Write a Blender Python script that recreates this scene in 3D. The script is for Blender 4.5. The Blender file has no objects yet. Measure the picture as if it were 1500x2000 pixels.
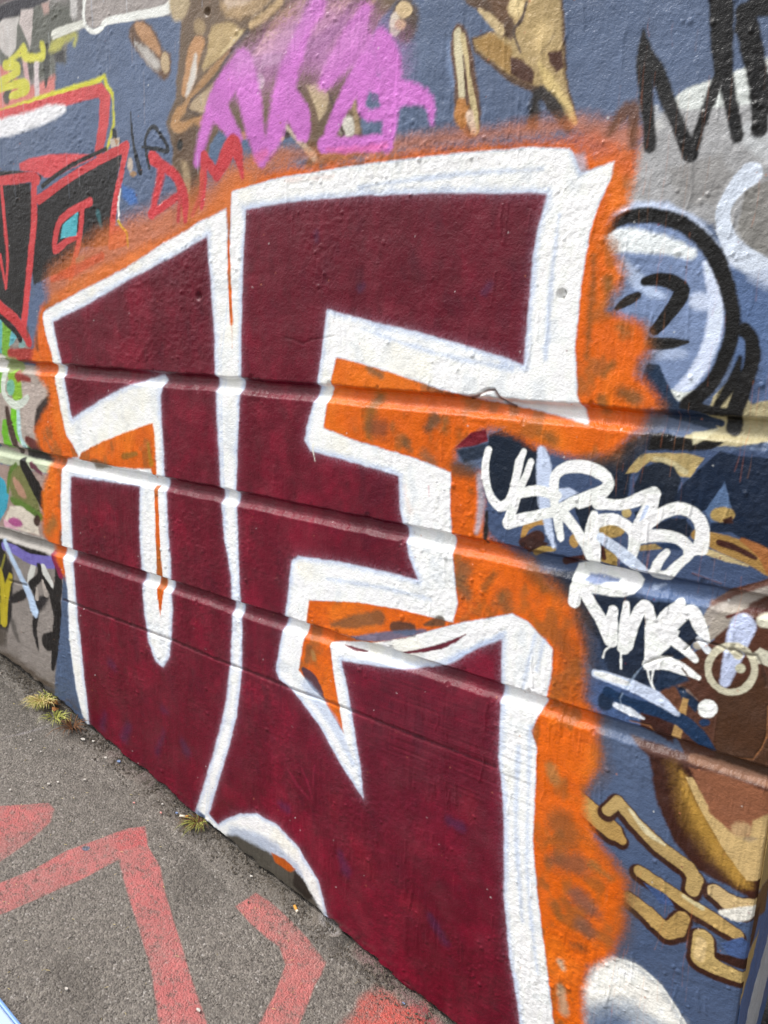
import bpy, bmesh, math, random
import numpy as np
random.seed(7); rng=np.random.default_rng(7)
scene=bpy.context.scene
# ------------------------------------------------------------------ camera
GS_X,GS_Y=-.2007,.015                       # fall of the street along and across the wall
ground=lambda x,y=0: GS_X*x+GS_Y*y
cam=bpy.data.cameras.new('camera'); camo=bpy.data.objects.new('camera',cam); scene.collection.objects.link(camo)
from mathutils import Matrix, Vector
camo.matrix_world=Matrix((((0.810279,-0.154449,0.565326),(0.585405,0.168272,-0.793086),(0.027363,0.973566,0.226762)))).to_4x4()
camo.location=(0,-1.2,1.57)
cam.sensor_fit='VERTICAL'; cam.sensor_height=36; cam.lens=36*1500/2000; cam.clip_start=.02; cam.clip_end=300
scene.camera=camo
# ------------------------------------------------------------------ sky, sun, exposure
world=bpy.data.worlds.new('World'); scene.world=world; world.use_nodes=True
nt=world.node_tree; nt.nodes.clear()
sdir=Vector((-.55,-.44,1.12)).normalized()
sky=nt.nodes.new('ShaderNodeTexSky'); sky.sky_type='NISHITA'; sky.sun_disc=False
sky.sun_elevation=math.asin(sdir.z); sky.sun_rotation=math.atan2(sdir.x,sdir.y); sky.dust_density=4; sky.air_density=1.2
hs=nt.nodes.new('ShaderNodeHueSaturation'); hs.inputs['Saturation'].default_value=.22
bg=nt.nodes.new('ShaderNodeBackground'); bg.inputs[1].default_value=.12
wo=nt.nodes.new('ShaderNodeOutputWorld')
nt.links.new(sky.outputs[0],hs.inputs['Color']); nt.links.new(hs.outputs[0],bg.inputs[0]); nt.links.new(bg.outputs[0],wo.inputs[0])
sun=bpy.data.lights.new('sun','SUN'); sun.energy=1.5; sun.angle=math.radians(13); sun.color=(1,.975,.94)
suno=bpy.data.objects.new('sun',sun); scene.collection.objects.link(suno); suno.rotation_euler=sdir.to_track_quat('Z','Y').to_euler(); suno.location=(-3,-3,5)
vs=scene.view_settings; vs.view_transform='Standard'; vs.look='None'; vs.gamma=1; vs.exposure=.84
# ------------------------------------------------------------------ helpers
def lin(h):
    c=np.array([int(h[i:i+2],16) for i in (1,3,5)])/255.
    return np.where(c<=.04045,c/12.92,((c+.055)/1.055)**2.4)
def sstep(a,b,x):
    t=np.clip((x-a)/(b-a),0,1); return t*t*(3-2*t)
def link(o,parent=None):
    scene.collection.objects.link(o)
    if parent: o.parent=parent
    return o
def tag(o,label=None,cat=None,group=None,kind=None):
    for k,v in (('label',label),('category',cat),('group',group),('kind',kind)):
        if v: o[k]=v
    return o
def empty(name,loc,label,cat,group=None):
    o=bpy.data.objects.new(name,None); o.location=loc; o.empty_display_size=.05; link(o); return tag(o,label,cat,group)
def smooth(P,closed,k):
    n=len(P); o=[]
    for i in range(n if closed else n-1):
        g=lambda j:P[j%n] if closed else P[min(max(j,0),n-1)]
        a,b,c,d=g(i-1),g(i),g(i+1),g(i+2)
        for t in np.arange(k)/k: o.append(.5*(2*b+(c-a)*t+(2*a-5*b+4*c-d)*t*t+(3*b-a-3*c+d)*t**3))
    if not closed:o.append(P[-1])
    return np.array(o)
class Canvas:
    """a sheet of paint over a grid of points; a, b are the two axes in metres"""
    def __init__(s,a,b,base):
        s.a=a; s.b=b; s.n=(len(a),len(b))
        s.col=np.empty(s.n+(3,)); s.col[:]=lin(base); s.alpha=np.zeros(s.n)
        s.h=np.zeros(s.n); s.owner=np.zeros(s.n,np.int16); s.names=['']; s.cache={}
    def noise(s,la,lb,oc,seed):
        r=np.random.default_rng(seed); out=np.zeros(s.n); amp=1; tot=0
        for o in range(oc):
            u=(s.a-s.a[0])/la*2**o; v=(s.b-s.b[0])/lb*2**o
            u=np.minimum(u,3000); v=np.minimum(v,3000)
            iu=u.astype(int); iv=v.astype(int); T=r.random((iu.max()+2,iv.max()+2))*2-1
            fu=u-iu; fv=v-iv; fu=(fu*fu*(3-2*fu))[:,None]; fv=(fv*fv*(3-2*fv))[None]
            A=T[iu]*(1-fu)+T[iu+1]*fu
            out+=amp*(A[:,iv]*(1-fv)+A[:,iv+1]*fv); tot+=amp; amp*=.55
        return out/tot*1.5
    def N(s,key,*p):
        if key not in s.cache: s.cache[key]=s.noise(*p)
        return s.cache[key]
    def win(s,q,m):
        i0=np.searchsorted(s.a,q[:,0].min()-m); i1=np.searchsorted(s.a,q[:,0].max()+m)
        j0=np.searchsorted(s.b,q[:,1].min()-m); j1=np.searchsorted(s.b,q[:,1].max()+m)
        return slice(i0,i1),slice(j0,j1)
    def poly(s,q,si,sj):
        A=s.a[si][:,None]; B=s.b[sj][None]; st=1
        if A.size*B.size*len(q)>6e6: st=2
        A2,B2=A[::st],B[:,::st]
        if st>1: A2=np.vstack([A2,A[-1:]]); B2=np.hstack([B2,B[:,-1:]])
        d=np.full((A2.shape[0],B2.shape[1]),1e9); inside=np.zeros(d.shape,bool)
        for k in range(len(q)):
            x0,y0=q[k-1]; x1,y1=q[k]; ex,ey=x1-x0,y1-y0; L=ex*ex+ey*ey+1e-14
            wx=A2-x0; wy=B2-y0
            t=np.clip((wx*ex+wy*ey)/L,0,1)
            d=np.minimum(d,(wx-ex*t)**2+(wy-ey*t)**2)
            c=(B2>=y0)!=(B2>=y1)
            inside^=c&((wx<(wy*ex/(ey if abs(ey)>1e-12 else 1e-12))))
        d=np.sqrt(d); d[inside]*=-1
        if st>1:
            aa=A2[:,0]; bb=B2[0]
            ia=np.clip(np.searchsorted(aa,A[:,0],'right')-1,0,len(aa)-2); ib=np.clip(np.searchsorted(bb,B[0],'right')-1,0,len(bb)-2)
            fa=((A[:,0]-aa[ia])/np.maximum(aa[ia+1]-aa[ia],1e-9))[:,None]; fb=((B[0]-bb[ib])/np.maximum(bb[ib+1]-bb[ib],1e-9))[None]
            D=d[ia]*(1-fa)+d[ia+1]*fa; d=D[:,ib]*(1-fb)+D[:,ib+1]*fb
        return d
    def stroke(s,q,si,sj):
        A=s.a[si][:,None]; B=s.b[sj][None]; d=np.full((A.shape[0],B.shape[1]),1e9)
        for k in range(1,len(q)):
            x0,y0,r0=q[k-1]; x1,y1,r1=q[k]; ex,ey=x1-x0,y1-y0; L=ex*ex+ey*ey+1e-14
            wx=A-x0; wy=B-y0; t=np.clip((wx*ex+wy*ey)/L,0,1)
            d=np.minimum(d,np.sqrt((wx-ex*t)**2+(wy-ey*t)**2)-(r0+(r1-r0)*t))
        return d
    def put(s,part,col,soft,mot,op,sd,si,sj):
        if sd.size==0: return
        e=s.N('edge',.012,.012,2,11)[si,sj]; e2=s.N('edge2',.045,.045,2,12)[si,sj]; sp=s.N('speck',.0026,.0026,1,13)[si,sj]
        raw=sd.copy(); sd=sd+e*min(.10*soft+.0003,.0022)+e2*min(.12*soft,.004)
        if mot=='rim': sd=sd-.008; raw=raw-.008
        cov=1-sstep(-.5*soft,.5*soft,sd)
        cov=np.clip(cov+sp*.6*cov*(1-cov)*min(1,soft/.006),0,1)*op
        c=np.empty(sd.shape+(3,)); c[:]=lin(col)
        n1=s.N('m1',.09,.11,3,21)[si,sj]; n2=s.N('m2',.035,.05,3,22)[si,sj]; n3=s.N('m3',.012,.02,2,23)[si,sj]; nl=s.N('m4',.3,.3,2,24)[si,sj]
        mix=lambda c,k,t: c+(lin(k)-c)*t[...,None]
        if mot=='maroon':
            c=mix(c,'#931538',sstep(.0,1.,n1+.5*n2)*.45); c=mix(c,'#45142a',sstep(.3,1.,n2-.3*n1)*.3); c=mix(c,'#7d1f36',sstep(-.2,.5,s.N('roll',.035,.5,2,30)[si,sj])*.25);
            c*=(1+.10*n3)[...,None]; c=mix(c,'#b7a3b2',np.exp(np.minimum(raw,0)/.0065)*.42*(.75+.5*sp))
        elif mot=='orange':
            c=mix(c,'#e08024',sstep(0,.8,n1)*.6); c=mix(c,'#cc6210',sstep(.1,.8,-n1)*.6); c=mix(c,'#8c6030',sstep(.1,.75,n2-.35*n1)*.6); c*=(1+.08*n3)[...,None]
        elif mot=='white':
            c=mix(c,'#d3d8de',sstep(.1,.9,n2)*.55); c=mix(c,'#c3d0e6',sstep(-.006,.002,raw)*.8); c=mix(c,'#ece4cc',sstep(.2,.9,n1)*.3); c*=(1+.03*n3)[...,None]
        else: c*=(1+.07*n2+.05*n3+.06*n1)[...,None]
        if mot=='rim': cov=cov*(cov<2)
        C=s.col[si,sj]; s.col[si,sj]=C+(c-C)*cov[...,None]
        s.alpha[si,sj]=np.maximum(s.alpha[si,sj],cov)
        if part and mot!='rim' and op>.7:
            if part not in s.names: s.names.append(part)
            o=s.owner[si,sj]; o[raw<0]=s.names.index(part); s.owner[si,sj]=o
    def P(s,part,col,soft,mot,op,sm,q):
        q=np.array(q); q=smooth(q,True,sm) if sm else q; w=s.win(q,soft+.014); s.put(part,col,soft,mot,op,s.poly(q,*w),*w)
    def S(s,part,col,soft,mot,op,sm,q):
        q=np.array(q); q=smooth(q,False,sm) if sm else q; w=s.win(q,soft+.008+q[:,2].max()); s.put(part,col,soft,mot,op,s.stroke(q,*w),*w)
    def K(s,w,depth,q):
        q=np.array([(a,b,0) for a,b in q]); si,sj=s.win(q,w*4+.004); d=s.stroke(q,si,sj)+s.N('edge',.012,.012,2,11)[si,sj]*.0012
        s.h[si,sj]-=depth*(1-sstep(w*.6,w*1.6+.002,d))
    def hole(s,a,b,r,d):
        si,sj=s.win(np.array([(a,b)]),r*1.6); D=np.hypot(s.a[si][:,None]-a,s.b[sj][None]-b); s.h[si,sj]-=d*(1-sstep(r*.35,r,D))
def grid_meshes(cv,pos,cellmask,parent,mat,info,origin):
    """one mesh per painted part: every cell of the grid belongs to exactly one part"""
    na,nb=cv.n; own=cv.owner[:-1,:-1].copy()
    I,J=np.meshgrid(np.arange(na-1),np.arange(nb-1),indexing='ij'); made={}
    P=(pos-np.array(origin)).reshape(-1,3); C=np.concatenate([cv.col,cv.alpha[...,None]],-1).reshape(-1,4)
    for k,nm in enumerate(cv.names):
        m=(own==k)&cellmask
        if m.sum()<6: continue
        i=I[m];j=J[m]; Q=np.stack([i*nb+j,(i+1)*nb+j,(i+1)*nb+j+1,i*nb+j+1],1)
        u,inv=np.unique(Q.ravel(),return_inverse=True)
        me=bpy.data.meshes.new(info.get(nm,(nm.split('/')[-1].rstrip('.0123456789'),))[0] or 'wall_face'); n=len(Q)
        me.vertices.add(len(u)); me.vertices.foreach_set('co',P[u].astype(np.float32).ravel())
        me.loops.add(4*n); me.loops.foreach_set('vertex_index',inv.astype(np.int32).ravel())
        me.polygons.add(n); me.polygons.foreach_set('loop_start',np.arange(n,dtype=np.int32)*4)
        me.polygons.foreach_set('use_smooth',np.ones(n,bool))
        at=me.color_attributes.new('paint','FLOAT_COLOR','POINT'); at.data.foreach_set('color',C[u].astype(np.float32).ravel())
        me.update(calc_edges=True); me.materials.append(mat)
        name,label=info.get(nm,(nm.split('/')[-1].rstrip('.0123456789'),None))
        o=bpy.data.objects.new(name,me); made[nm]=(o,label)
    return made
# ------------------------------------------------------------------ materials
class NB:
    def __init__(s,name):
        s.m=bpy.data.materials.new(name); s.m.use_nodes=True; s.t=s.m.node_tree; s.b=s.t.nodes['Principled BSDF']
    def n(s,typ,**kw):
        x=s.t.nodes.new('ShaderNode'+typ)
        for k,v in kw.items():
            if k in x.inputs: x.inputs[k].default_value=v
            else: setattr(x,k,v)
        return x
    def l(s,a,b): s.t.links.new(a,b)
    def math(s,op,a,b=None,c=None):
        x=s.n('Math',operation=op)
        for i,v in enumerate((a,b,c)):
            if v is None: continue
            if hasattr(v,'is_linked'): s.l(v,x.inputs[i])
            else: x.inputs[i].default_value=v
        return x.outputs[0]
    def ramp(s,fac,stops):
        r=s.n('ValToRGB'); e=r.color_ramp.elements
        while len(e)<len(stops): e.new(.5)
        for x,(p,c) in zip(e,stops): x.position=p; x.color=(*c,1) if len(c)==3 else c
        s.l(fac,r.inputs[0]); return r.outputs[0]
    def mix(s,fac,a,b,blend='MIX'):
        x=s.n('Mix',data_type='RGBA',blend_type=blend)
        for i,v in ((0,fac),(6,a),(7,b)):
            if hasattr(v,'is_linked'): s.l(v,x.inputs[i])
            else: x.inputs[i].default_value=v
        return x.outputs[2]
def wall_material():
    k=NB('sprayed_masonry_paint'); g=k.n('NewGeometry').outputs['Position']; at=k.n('Attribute',attribute_name='paint')
    def nz(scale,detail=2,rough=.5,v=None):
        x=k.n('TexNoise',Scale=scale,Detail=detail,Roughness=rough); k.l(v or g,x.inputs['Vector']); return x.outputs['Fac']
    mp=k.n('Mapping'); mp.inputs['Scale'].default_value=(1,1,.22); k.l(g,mp.inputs[0])
    fine=nz(520,2); mid=nz(230,3,.6); streak=nz(120,2,.6,mp.outputs[0])
    v=k.math('ADD',k.math('MULTIPLY',fine,.16),k.math('ADD',k.math('MULTIPLY',mid,.16),.84))
    col=k.mix(1.,at.outputs['Color'],k.ramp(v,[(0,(0,0,0)),(1,(1,1,1))]),'MULTIPLY')
    dust=k.ramp(nz(14,4,.65),[(.45,(0,0,0)),(.75,(1,1,1))])
    col=k.mix(k.math('MULTIPLY',dust,.025),col,(.45,.43,.41,1)); k.l(col,k.b.inputs['Base Color'])
    k.l(k.math('ADD',k.math('MULTIPLY',mid,.28),.18),k.b.inputs['Roughness']); k.b.inputs['Specular IOR Level'].default_value=.28
    h=k.math('ADD',k.math('MULTIPLY',mid,1.),k.math('ADD',k.math('MULTIPLY',fine,.35),k.math('MULTIPLY',streak,.5)))
    b=k.n('Bump',Strength=.5,Distance=.0026); k.l(h,b.inputs['Height']); k.l(b.outputs[0],k.b.inputs['Normal'])
    return k.m
def asphalt_material():
    k=NB('worn_tarmac'); g=k.n('NewGeometry').outputs['Position']; at=k.n('Attribute',attribute_name='paint')
    def nz(scale,detail=2,rough=.5):
        x=k.n('TexNoise',Scale=scale,Detail=detail,Roughness=rough); k.l(g,x.inputs['Vector']); return x.outputs['Fac']
    vo=k.n('TexVoronoi',Scale=230); k.l(g,vo.inputs['Vector']); vd=vo.outputs['Distance']
    vo2=k.n('TexVoronoi',Scale=75); k.l(g,vo2.inputs['Vector'])
    n1=nz(260,3,.65); n2=nz(9,4,.6); n3=nz(60,3)
    sepc=k.n('SeparateColor'); k.l(vo.outputs['Color'],sepc.inputs[0])
    stone=k.ramp(sepc.outputs[0],[(0,lin('#625d58')),(.45,lin('#7b756e')),(.8,lin('#888279')),(.96,lin('#968f87')),(1,lin('#aaa59f'))])
    pits=k.ramp(k.math('ADD',k.math('MULTIPLY',n1,.75),k.math('MULTIPLY',n3,.35)),[(.40,(0,0,0)),(.50,(1,1,1))])
    col=k.mix(pits,(*lin('#38332e'),1),stone)
    col=k.mix(k.math('MULTIPLY',k.ramp(n2,[(.35,(0,0,0)),(.7,(1,1,1))]),.30),col,(*lin('#6e6963'),1))
    # thin road paint: worn off the pits and off single stones
    wear=k.math('SUBTRACT',1.,k.math('MULTIPLY',k.ramp(k.math('ADD',k.math('MULTIPLY',n1,.5),k.math('MULTIPLY',n3,.5)),[(.40,(1,1,1)),(.52,(0,0,0))]),.68))
    f=k.math('MULTIPLY',k.math('MULTIPLY',at.outputs['Alpha'],wear),.88)
    col=k.mix(f,col,at.outputs['Color']); k.l(col,k.b.inputs['Base Color'])
    k.b.inputs['Roughness'].default_value=.82; k.b.inputs['Specular IOR Level'].default_value=.3
    h=k.math('ADD',k.math('MULTIPLY',n1,1.),k.math('SUBTRACT',k.math('MULTIPLY',n3,.6),k.math('MULTIPLY',vd,.5)))
    b=k.n('Bump',Strength=.9,Distance=.005); k.l(h,b.inputs['Height']); k.l(b.outputs[0],k.b.inputs['Normal'])
    return k.m
def plain(name,c,rough=.7,var=.25,scale=120,bump=.0006,spec=.4):
    k=NB(name); g=k.n('NewGeometry').outputs['Position']; x=k.n('TexNoise',Scale=scale,Detail=3); k.l(g,x.inputs['Vector'])
    a=lin(c); k.l(k.ramp(x.outputs['Fac'],[(.3,a*(1-var)),(.7,np.minimum(a*(1+var),.95))]),k.b.inputs['Base Color'])
    k.b.inputs['Roughness'].default_value=rough; k.b.inputs['Specular IOR Level'].default_value=spec
    if bump:
        b=k.n('Bump',Strength=.6,Distance=bump); k.l(x.outputs['Fac'],b.inputs['Height']); k.l(b.outputs[0],k.b.inputs['Normal'])
    return k.m
M_WALL=wall_material(); M_ASPH=asphalt_material()
# ------------------------------------------------------------------ the pavement
def stretch(a,b,n,far):
    d=b-a; t=np.linspace(0,1,n+1)[1:]; return b+(far-b)*t**3
gx=np.arange(-2.52,-.54,.0026); gx=np.concatenate([stretch(0,-2.52,24,-40)[::-1],gx,stretch(0,gx[-1],24,40)])
gy=np.arange(-.72,.03,.0026); gy=np.concatenate([stretch(0,-.72,24,-40)[::-1],gy,stretch(0,gy[-1],20,40)])
G=Canvas(gx,gy,'#857a6f')
GP,GS=G.P,G.S
# ------------------------------------------------------------------ the wall sheet
TOP=2.7; XR=-.114; DEPTH=.575
px=np.arange(1640.,-30,-1.9); phi=np.arctan((750-px)/1500)+math.radians(35.5); wx=-1.2*np.tan(phi)
wx=np.sort(wx[(wx<XR-.004)&(wx>-2.5)]); wx=np.concatenate([stretch(0,wx[0],40,-5.2)[::-1],wx,[XR-.003,XR-.0015,XR-.0006,XR]])
wz=np.concatenate([np.arange(-.03,2.42,.00185),np.linspace(2.43,TOP,14)])
Wc=Canvas(wx,wz,'#616f88'); P,S,K,HOLE=Wc.P,Wc.S,Wc.K,Wc.hole
n1=Wc.noise(.25,.3,3,31); n2=Wc.noise(.02,.035,3,32)
Wc.col*=(1+.10*n1+.07*n2)[...,None]; Wc.col+=(lin('#5c7093')-Wc.col)*(sstep(.2,.9,Wc.noise(.16,.1,2,33))*.35)[...,None]
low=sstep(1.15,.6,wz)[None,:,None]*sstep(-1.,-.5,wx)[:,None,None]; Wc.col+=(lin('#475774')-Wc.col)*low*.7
# ---- painted shapes on the wall and the pavement, back to front: part, colour, softness, kind, opacity, smoothing, outline in metres
P('grey_drip_patch','#8b8682',0.0123,'flat',1,0,[(-2.1251,2.3865),(-1.3923,2.2393),(-1.4256,2.2174),(-1.4505,2.2144),(-1.7504,2.2456),(-1.8131,2.2374),(-1.8337,2.1879),(-1.8765,2.1926),(-1.8861,2.1142),(-2.1724,2.1035)])
P('grey_drip_patch','#67685f',0.0301,'flat',1,0,[(-2.0373,2.3231),(-1.9658,2.3321),(-1.7952,2.3043),(-1.779,2.2637),(-1.8264,2.2507),(-1.8337,2.1879),(-1.8765,2.1926),(-1.8819,2.148),(-1.9877,2.1754),(-2.1272,2.2206),(-2.1261,2.3044)])
P('grey_drip_patch','#a49c98',0.0084,'flat',1,0,[(-1.7443,2.3048),(-1.3925,2.2347),(-1.4334,2.2237),(-1.4503,2.2164),(-1.6529,2.2404),(-1.7118,2.2323),(-1.7442,2.2466)])
S('grey_drip_patch','#c4c1be',0.0124,'flat',1,0,[(-1.784,2.3127,0.0136),(-1.7874,2.2814,0.0137)])
P('grey_drip_patch','#c5c0bc',0.009,'flat',1,0,[(-2.0954,2.3247),(-2.0193,2.3163),(-2.0345,2.2938),(-2.046,2.2492),(-2.0802,2.2335),(-2.1074,2.2499),(-2.1309,2.2754),(-2.1242,2.3159)])
P('grey_drip_patch','#c4b9b5',0.0086,'flat',1,0,[(-2.008,2.329),(-1.953,2.3252),(-1.9667,2.2758),(-1.9835,2.2386),(-1.9945,2.2601),(-2.0213,2.3029)])
P('grey_drip_patch','#c9a59c',0.0131,'flat',0.7,0,[(-1.9171,2.3249),(-1.8819,2.3246),(-1.8854,2.2967),(-1.9072,2.2986)])
P('grey_drip_patch','#cf837c',0.0141,'flat',1,0,[(-2.1381,2.232),(-2.1079,2.2152),(-2.036,2.1707),(-1.9906,2.1546),(-1.9326,2.1555),(-1.8803,2.1615),(-1.8855,2.1187),(-1.9955,2.1198),(-2.1571,2.1166)])
S('grey_drip_patch','#c9a6a6',0.0088,'flat',1,3,[(-2.0097,2.2197,0.0096),(-2.0092,2.1904,0.0097),(-2.0017,2.1598,0.0097)])
S('grey_drip_patch','#d0c4c4',0.0086,'flat',1,3,[(-1.9549,2.2109,0.0103),(-1.9626,2.1716,0.0104),(-1.9665,2.1253,0.0105)])
S('grey_drip_patch','#4c4a45',0.0087,'flat',1,0,[(-1.9813,2.221,0.0133),(-1.9854,2.175,0.0077)])
S('grey_drip_patch','#454540',0.0084,'flat',1,3,[(-1.9084,2.2204,0.0165),(-1.9149,2.1873,0.0129),(-1.9226,2.1448,0.0047)])
S('grey_drip_patch','#5a5750',0.0109,'flat',1,3,[(-2.0409,2.2189,0.0117),(-2.07,2.1877,0.008),(-2.1091,2.1449,0.0163)])
P('grey_drip_patch','#454343',0.013,'flat',1,0,[(-1.891,2.2175),(-1.8332,2.2101),(-1.8363,2.1839),(-1.8722,2.1919)])
P('grey_drip_patch','#27212c',0.0086,'flat',1,0,[(-2.1171,2.3593),(-2.0324,2.3554),(-1.9633,2.3496),(-1.8766,2.3322),(-1.8884,2.3248),(-1.937,2.3265),(-1.9556,2.3234),(-2.0078,2.3301),(-2.0142,2.3188),(-2.0902,2.3261),(-2.1233,2.3216)])
P('grey_drip_patch','#6a5a5a',0.0089,'flat',1,0,[(-2.1139,2.3785),(-2.0199,2.3597),(-2.1173,2.3581)])
S('yellow_scribble','#cbc750',0.0104,'flat',1,3,[(-2.1072,2.2199,0.0091),(-2.0459,2.2339,0.0078),(-2.0138,2.2403,0.0144),(-2.0043,2.2247,0.0115),(-1.959,2.215,0.0094),(-1.9268,2.2166,0.0129),(-1.9289,2.2352,0.0111)])
S('yellow_scribble','#bdb95a',0.016,'flat',0.8,3,[(-1.895,2.2204,0.0091),(-1.8633,2.2285,0.0143),(-1.8328,2.2321,0.0088),(-1.7863,2.2349,0.0069),(-1.7922,2.2185,0.0052)])
S('yellow_scribble','#cbc750',0.0073,'flat',1,3,[(-2.1023,2.2191,0.0121),(-2.0542,2.2115,0.0118),(-2.0464,2.1985,0.0118),(-2.0869,2.1903,0.01),(-2.1459,2.1845,0.0103)])
S('yellow_scribble','#cbc750',0.0072,'flat',1,3,[(-2.1485,2.1689,0.0083),(-2.0729,2.1689,0.01),(-2.0224,2.1652,0.0127),(-2.0098,2.1527,0.0136),(-2.0394,2.1473,0.0118),(-2.089,2.1446,0.0081)])
S('white_bracket','#d9d9cf',0.0063,'flat',1,3,[(-1.8737,2.2503,0.0108),(-1.8326,2.2518,0.0097),(-1.7497,2.2519,0.0076)])
S('white_bracket','#e4e5e0',0.0043,'flat',1,3,[(-1.7423,2.3044,0.0067),(-1.7489,2.2794,0.0059),(-1.7493,2.2561,0.0051),(-1.737,2.2389,0.005),(-1.7141,2.2285,0.0058),(-1.6865,2.2298,0.0065),(-1.6625,2.24,0.0081),(-1.5703,2.2331,0.0092),(-1.4834,2.2265,0.0103),(-1.4496,2.2297,0.0108),(-1.4389,2.2439,0.01)])
S('red_box_outline','#d0cc3e',0.0095,'flat',1,2,[(-2.1579,2.1117,0.0084),(-1.9956,2.1186,0.0078),(-1.8807,2.1215,0.0083),(-1.7529,2.1224,0.0077),(-1.7021,2.1269,0.0067),(-1.6821,2.1294,0.005),(-1.6781,2.1094,0.0058),(-1.6565,2.0891,0.0049),(-1.6556,2.0555,0.0041),(-1.6559,2.0283,0.0042),(-1.6723,1.9972,0.0042),(-1.6882,1.9744,0.0043)])
S('red_box_outline','#cb5557',0.0064,'flat',1,0,[(-2.16,2.0995,0.0189),(-1.9511,2.102,0.0162),(-1.7963,2.1041,0.015),(-1.7003,2.1039,0.0143),(-1.6915,2.0918,0.0168),(-1.6846,2.081,0.0201),(-1.6949,2.033,0.0186),(-1.7206,1.9733,0.0156)])
S('red_box_outline/highlight','#e4e4e6',0.0141,'flat',1,3,[(-2.1641,2.0748,0.0232),(-2.0257,2.0755,0.0218),(-1.9194,2.0814,0.0188),(-1.8523,2.0832,0.0091)])
P('red_box_outline','#cd5459',0.0069,'flat',1,0,[(-2.0643,1.9785),(-2.0142,1.9861),(-1.8973,1.9854),(-1.7476,1.9703),(-1.7361,1.9612),(-1.8132,1.9489),(-1.9038,1.932),(-1.9497,1.9347),(-1.9809,1.9485),(-2.062,1.9607)])
P('black_red_letters','#222021',0.0078,'flat',1,0,[(-2.1871,1.9354),(-2.0221,1.9296),(-2.02,1.874),(-2.0477,1.7463),(-2.1081,1.5739),(-2.2364,1.6363)])
P('black_red_letters','#222021',0.0068,'flat',1,0,[(-1.9953,1.8774),(-1.8382,1.9192),(-1.6982,1.9529),(-1.6288,1.9594),(-1.6478,1.9168),(-1.6741,1.8392),(-1.6973,1.7586),(-1.8118,1.7583),(-1.8366,1.7332),(-1.8638,1.69),(-1.9689,1.6919),(-2.048,1.672),(-2.0564,1.7201)])
S('black_red_letters','#23211f',0.0056,'flat',1,3,[(-2.1824,1.9637,0.0065),(-2.0678,1.9549,0.0062),(-1.973,1.9367,0.0059)])
S('black_red_letters','#23211f',0.005,'flat',1,3,[(-1.9664,1.9152,0.0059),(-1.8802,1.9408,0.0057),(-1.7905,1.9608,0.0054),(-1.6901,1.9757,0.0051)])
S('black_red_letters','#c8494d',0.0056,'flat',1,3,[(-2.1853,1.9457,0.0119),(-2.0947,1.9433,0.0125),(-2.006,1.9408,0.013),(-1.9879,1.9318,0.0139)])
S('black_red_letters','#c8494d',0.0057,'flat',1,3,[(-2.0012,1.9404,0.013),(-2.0187,1.8485,0.0133),(-2.0441,1.7723,0.0136),(-2.0792,1.667,0.014),(-2.1132,1.5572,0.0145)])
S('black_red_letters','#c8494d',0.0049,'flat',1,3,[(-1.9895,1.8845,0.012),(-1.8602,1.9199,0.0103),(-1.708,1.9562,0.0104),(-1.6124,1.9731,0.0115)])
S('black_red_letters','#c8494d',0.0046,'flat',1,3,[(-1.6123,1.9742,0.0115),(-1.6314,1.9265,0.01),(-1.6652,1.8501,0.0103),(-1.6912,1.7584,0.0106)])
S('black_red_letters','#c8494d',0.006,'flat',1,3,[(-2.1643,1.9283,0.0075),(-2.1667,1.8308,0.0077),(-2.1688,1.7502,0.0078),(-2.1904,1.6654,0.0045)])
S('black_red_letters','#c8494d',0.0062,'flat',1,0,[(-2.2092,1.7515,0.009),(-2.1904,1.6654,0.0045)])
S('black_red_letters/window','#c8494d',0.0052,'flat',1,3,[(-1.7623,1.8637,0.0099),(-1.8578,1.8436,0.0095),(-1.9109,1.8172,0.0107),(-1.9345,1.7579,0.0109),(-1.8673,1.7803,0.0086),(-1.8263,1.787,0.0085)])
S('black_red_letters/window','#c8494d',0.0052,'flat',1,3,[(-1.7979,1.8495,0.0092),(-1.8181,1.7818,0.0094),(-1.8403,1.7395,0.0105),(-1.8706,1.6901,0.0117)])
S('black_red_letters','#c8494d',0.0062,'flat',1,3,[(-2.239,1.6207,0.0117),(-2.1494,1.5818,0.0124),(-2.0936,1.5297,0.0111)])
P('black_red_letters/window','#57b3bf',0.0035,'flat',1,0,[(-1.8902,1.8173),(-1.818,1.8436),(-1.8306,1.7885),(-1.9056,1.7844)])
P('black_red_letters/window','#80988f',0.0069,'flat',1,0,[(-1.8407,1.7358),(-1.7962,1.7406),(-1.8211,1.7117),(-1.8431,1.7147)])
S('black_red_letters','#3f7f86',0.0081,'flat',0.6,0,[(-1.7335,1.8371,0.0071),(-1.7259,1.8073,0.0054)])
P('black_red_letters','#bd4a50',0.0063,'flat',1,0,[(-1.6771,1.8046),(-1.6302,1.7953),(-1.6233,1.758),(-1.6923,1.7466)])
S('black_red_letters','#dad9d6',0.0034,'flat',1,3,[(-1.6408,1.8825,0.0025),(-1.6514,1.8492,0.0043),(-1.6524,1.8126,0.0043)])
S('black_red_letters','#d3cb2f',0.0034,'flat',1,3,[(-1.6544,1.8127,0.0043),(-1.6436,1.7994,0.0034),(-1.6252,1.7835,0.0034),(-1.6237,1.7534,0.0026)])
S('wall_face','#33383f',0.0061,'flat',1,3,[(-1.6593,2.0123,0.005),(-1.6534,1.9896,0.0084),(-1.6362,1.9866,0.0041)])
P('wall_face','#c8bdb0',0.0061,'flat',1,0,[(-1.6745,1.9952),(-1.6355,1.9953),(-1.6408,1.9772),(-1.6702,1.977)])
P('wall_face','#b08d6d',0.0045,'flat',1,0,[(-1.6605,1.9981),(-1.6381,1.9868),(-1.6504,1.9793)])
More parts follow.
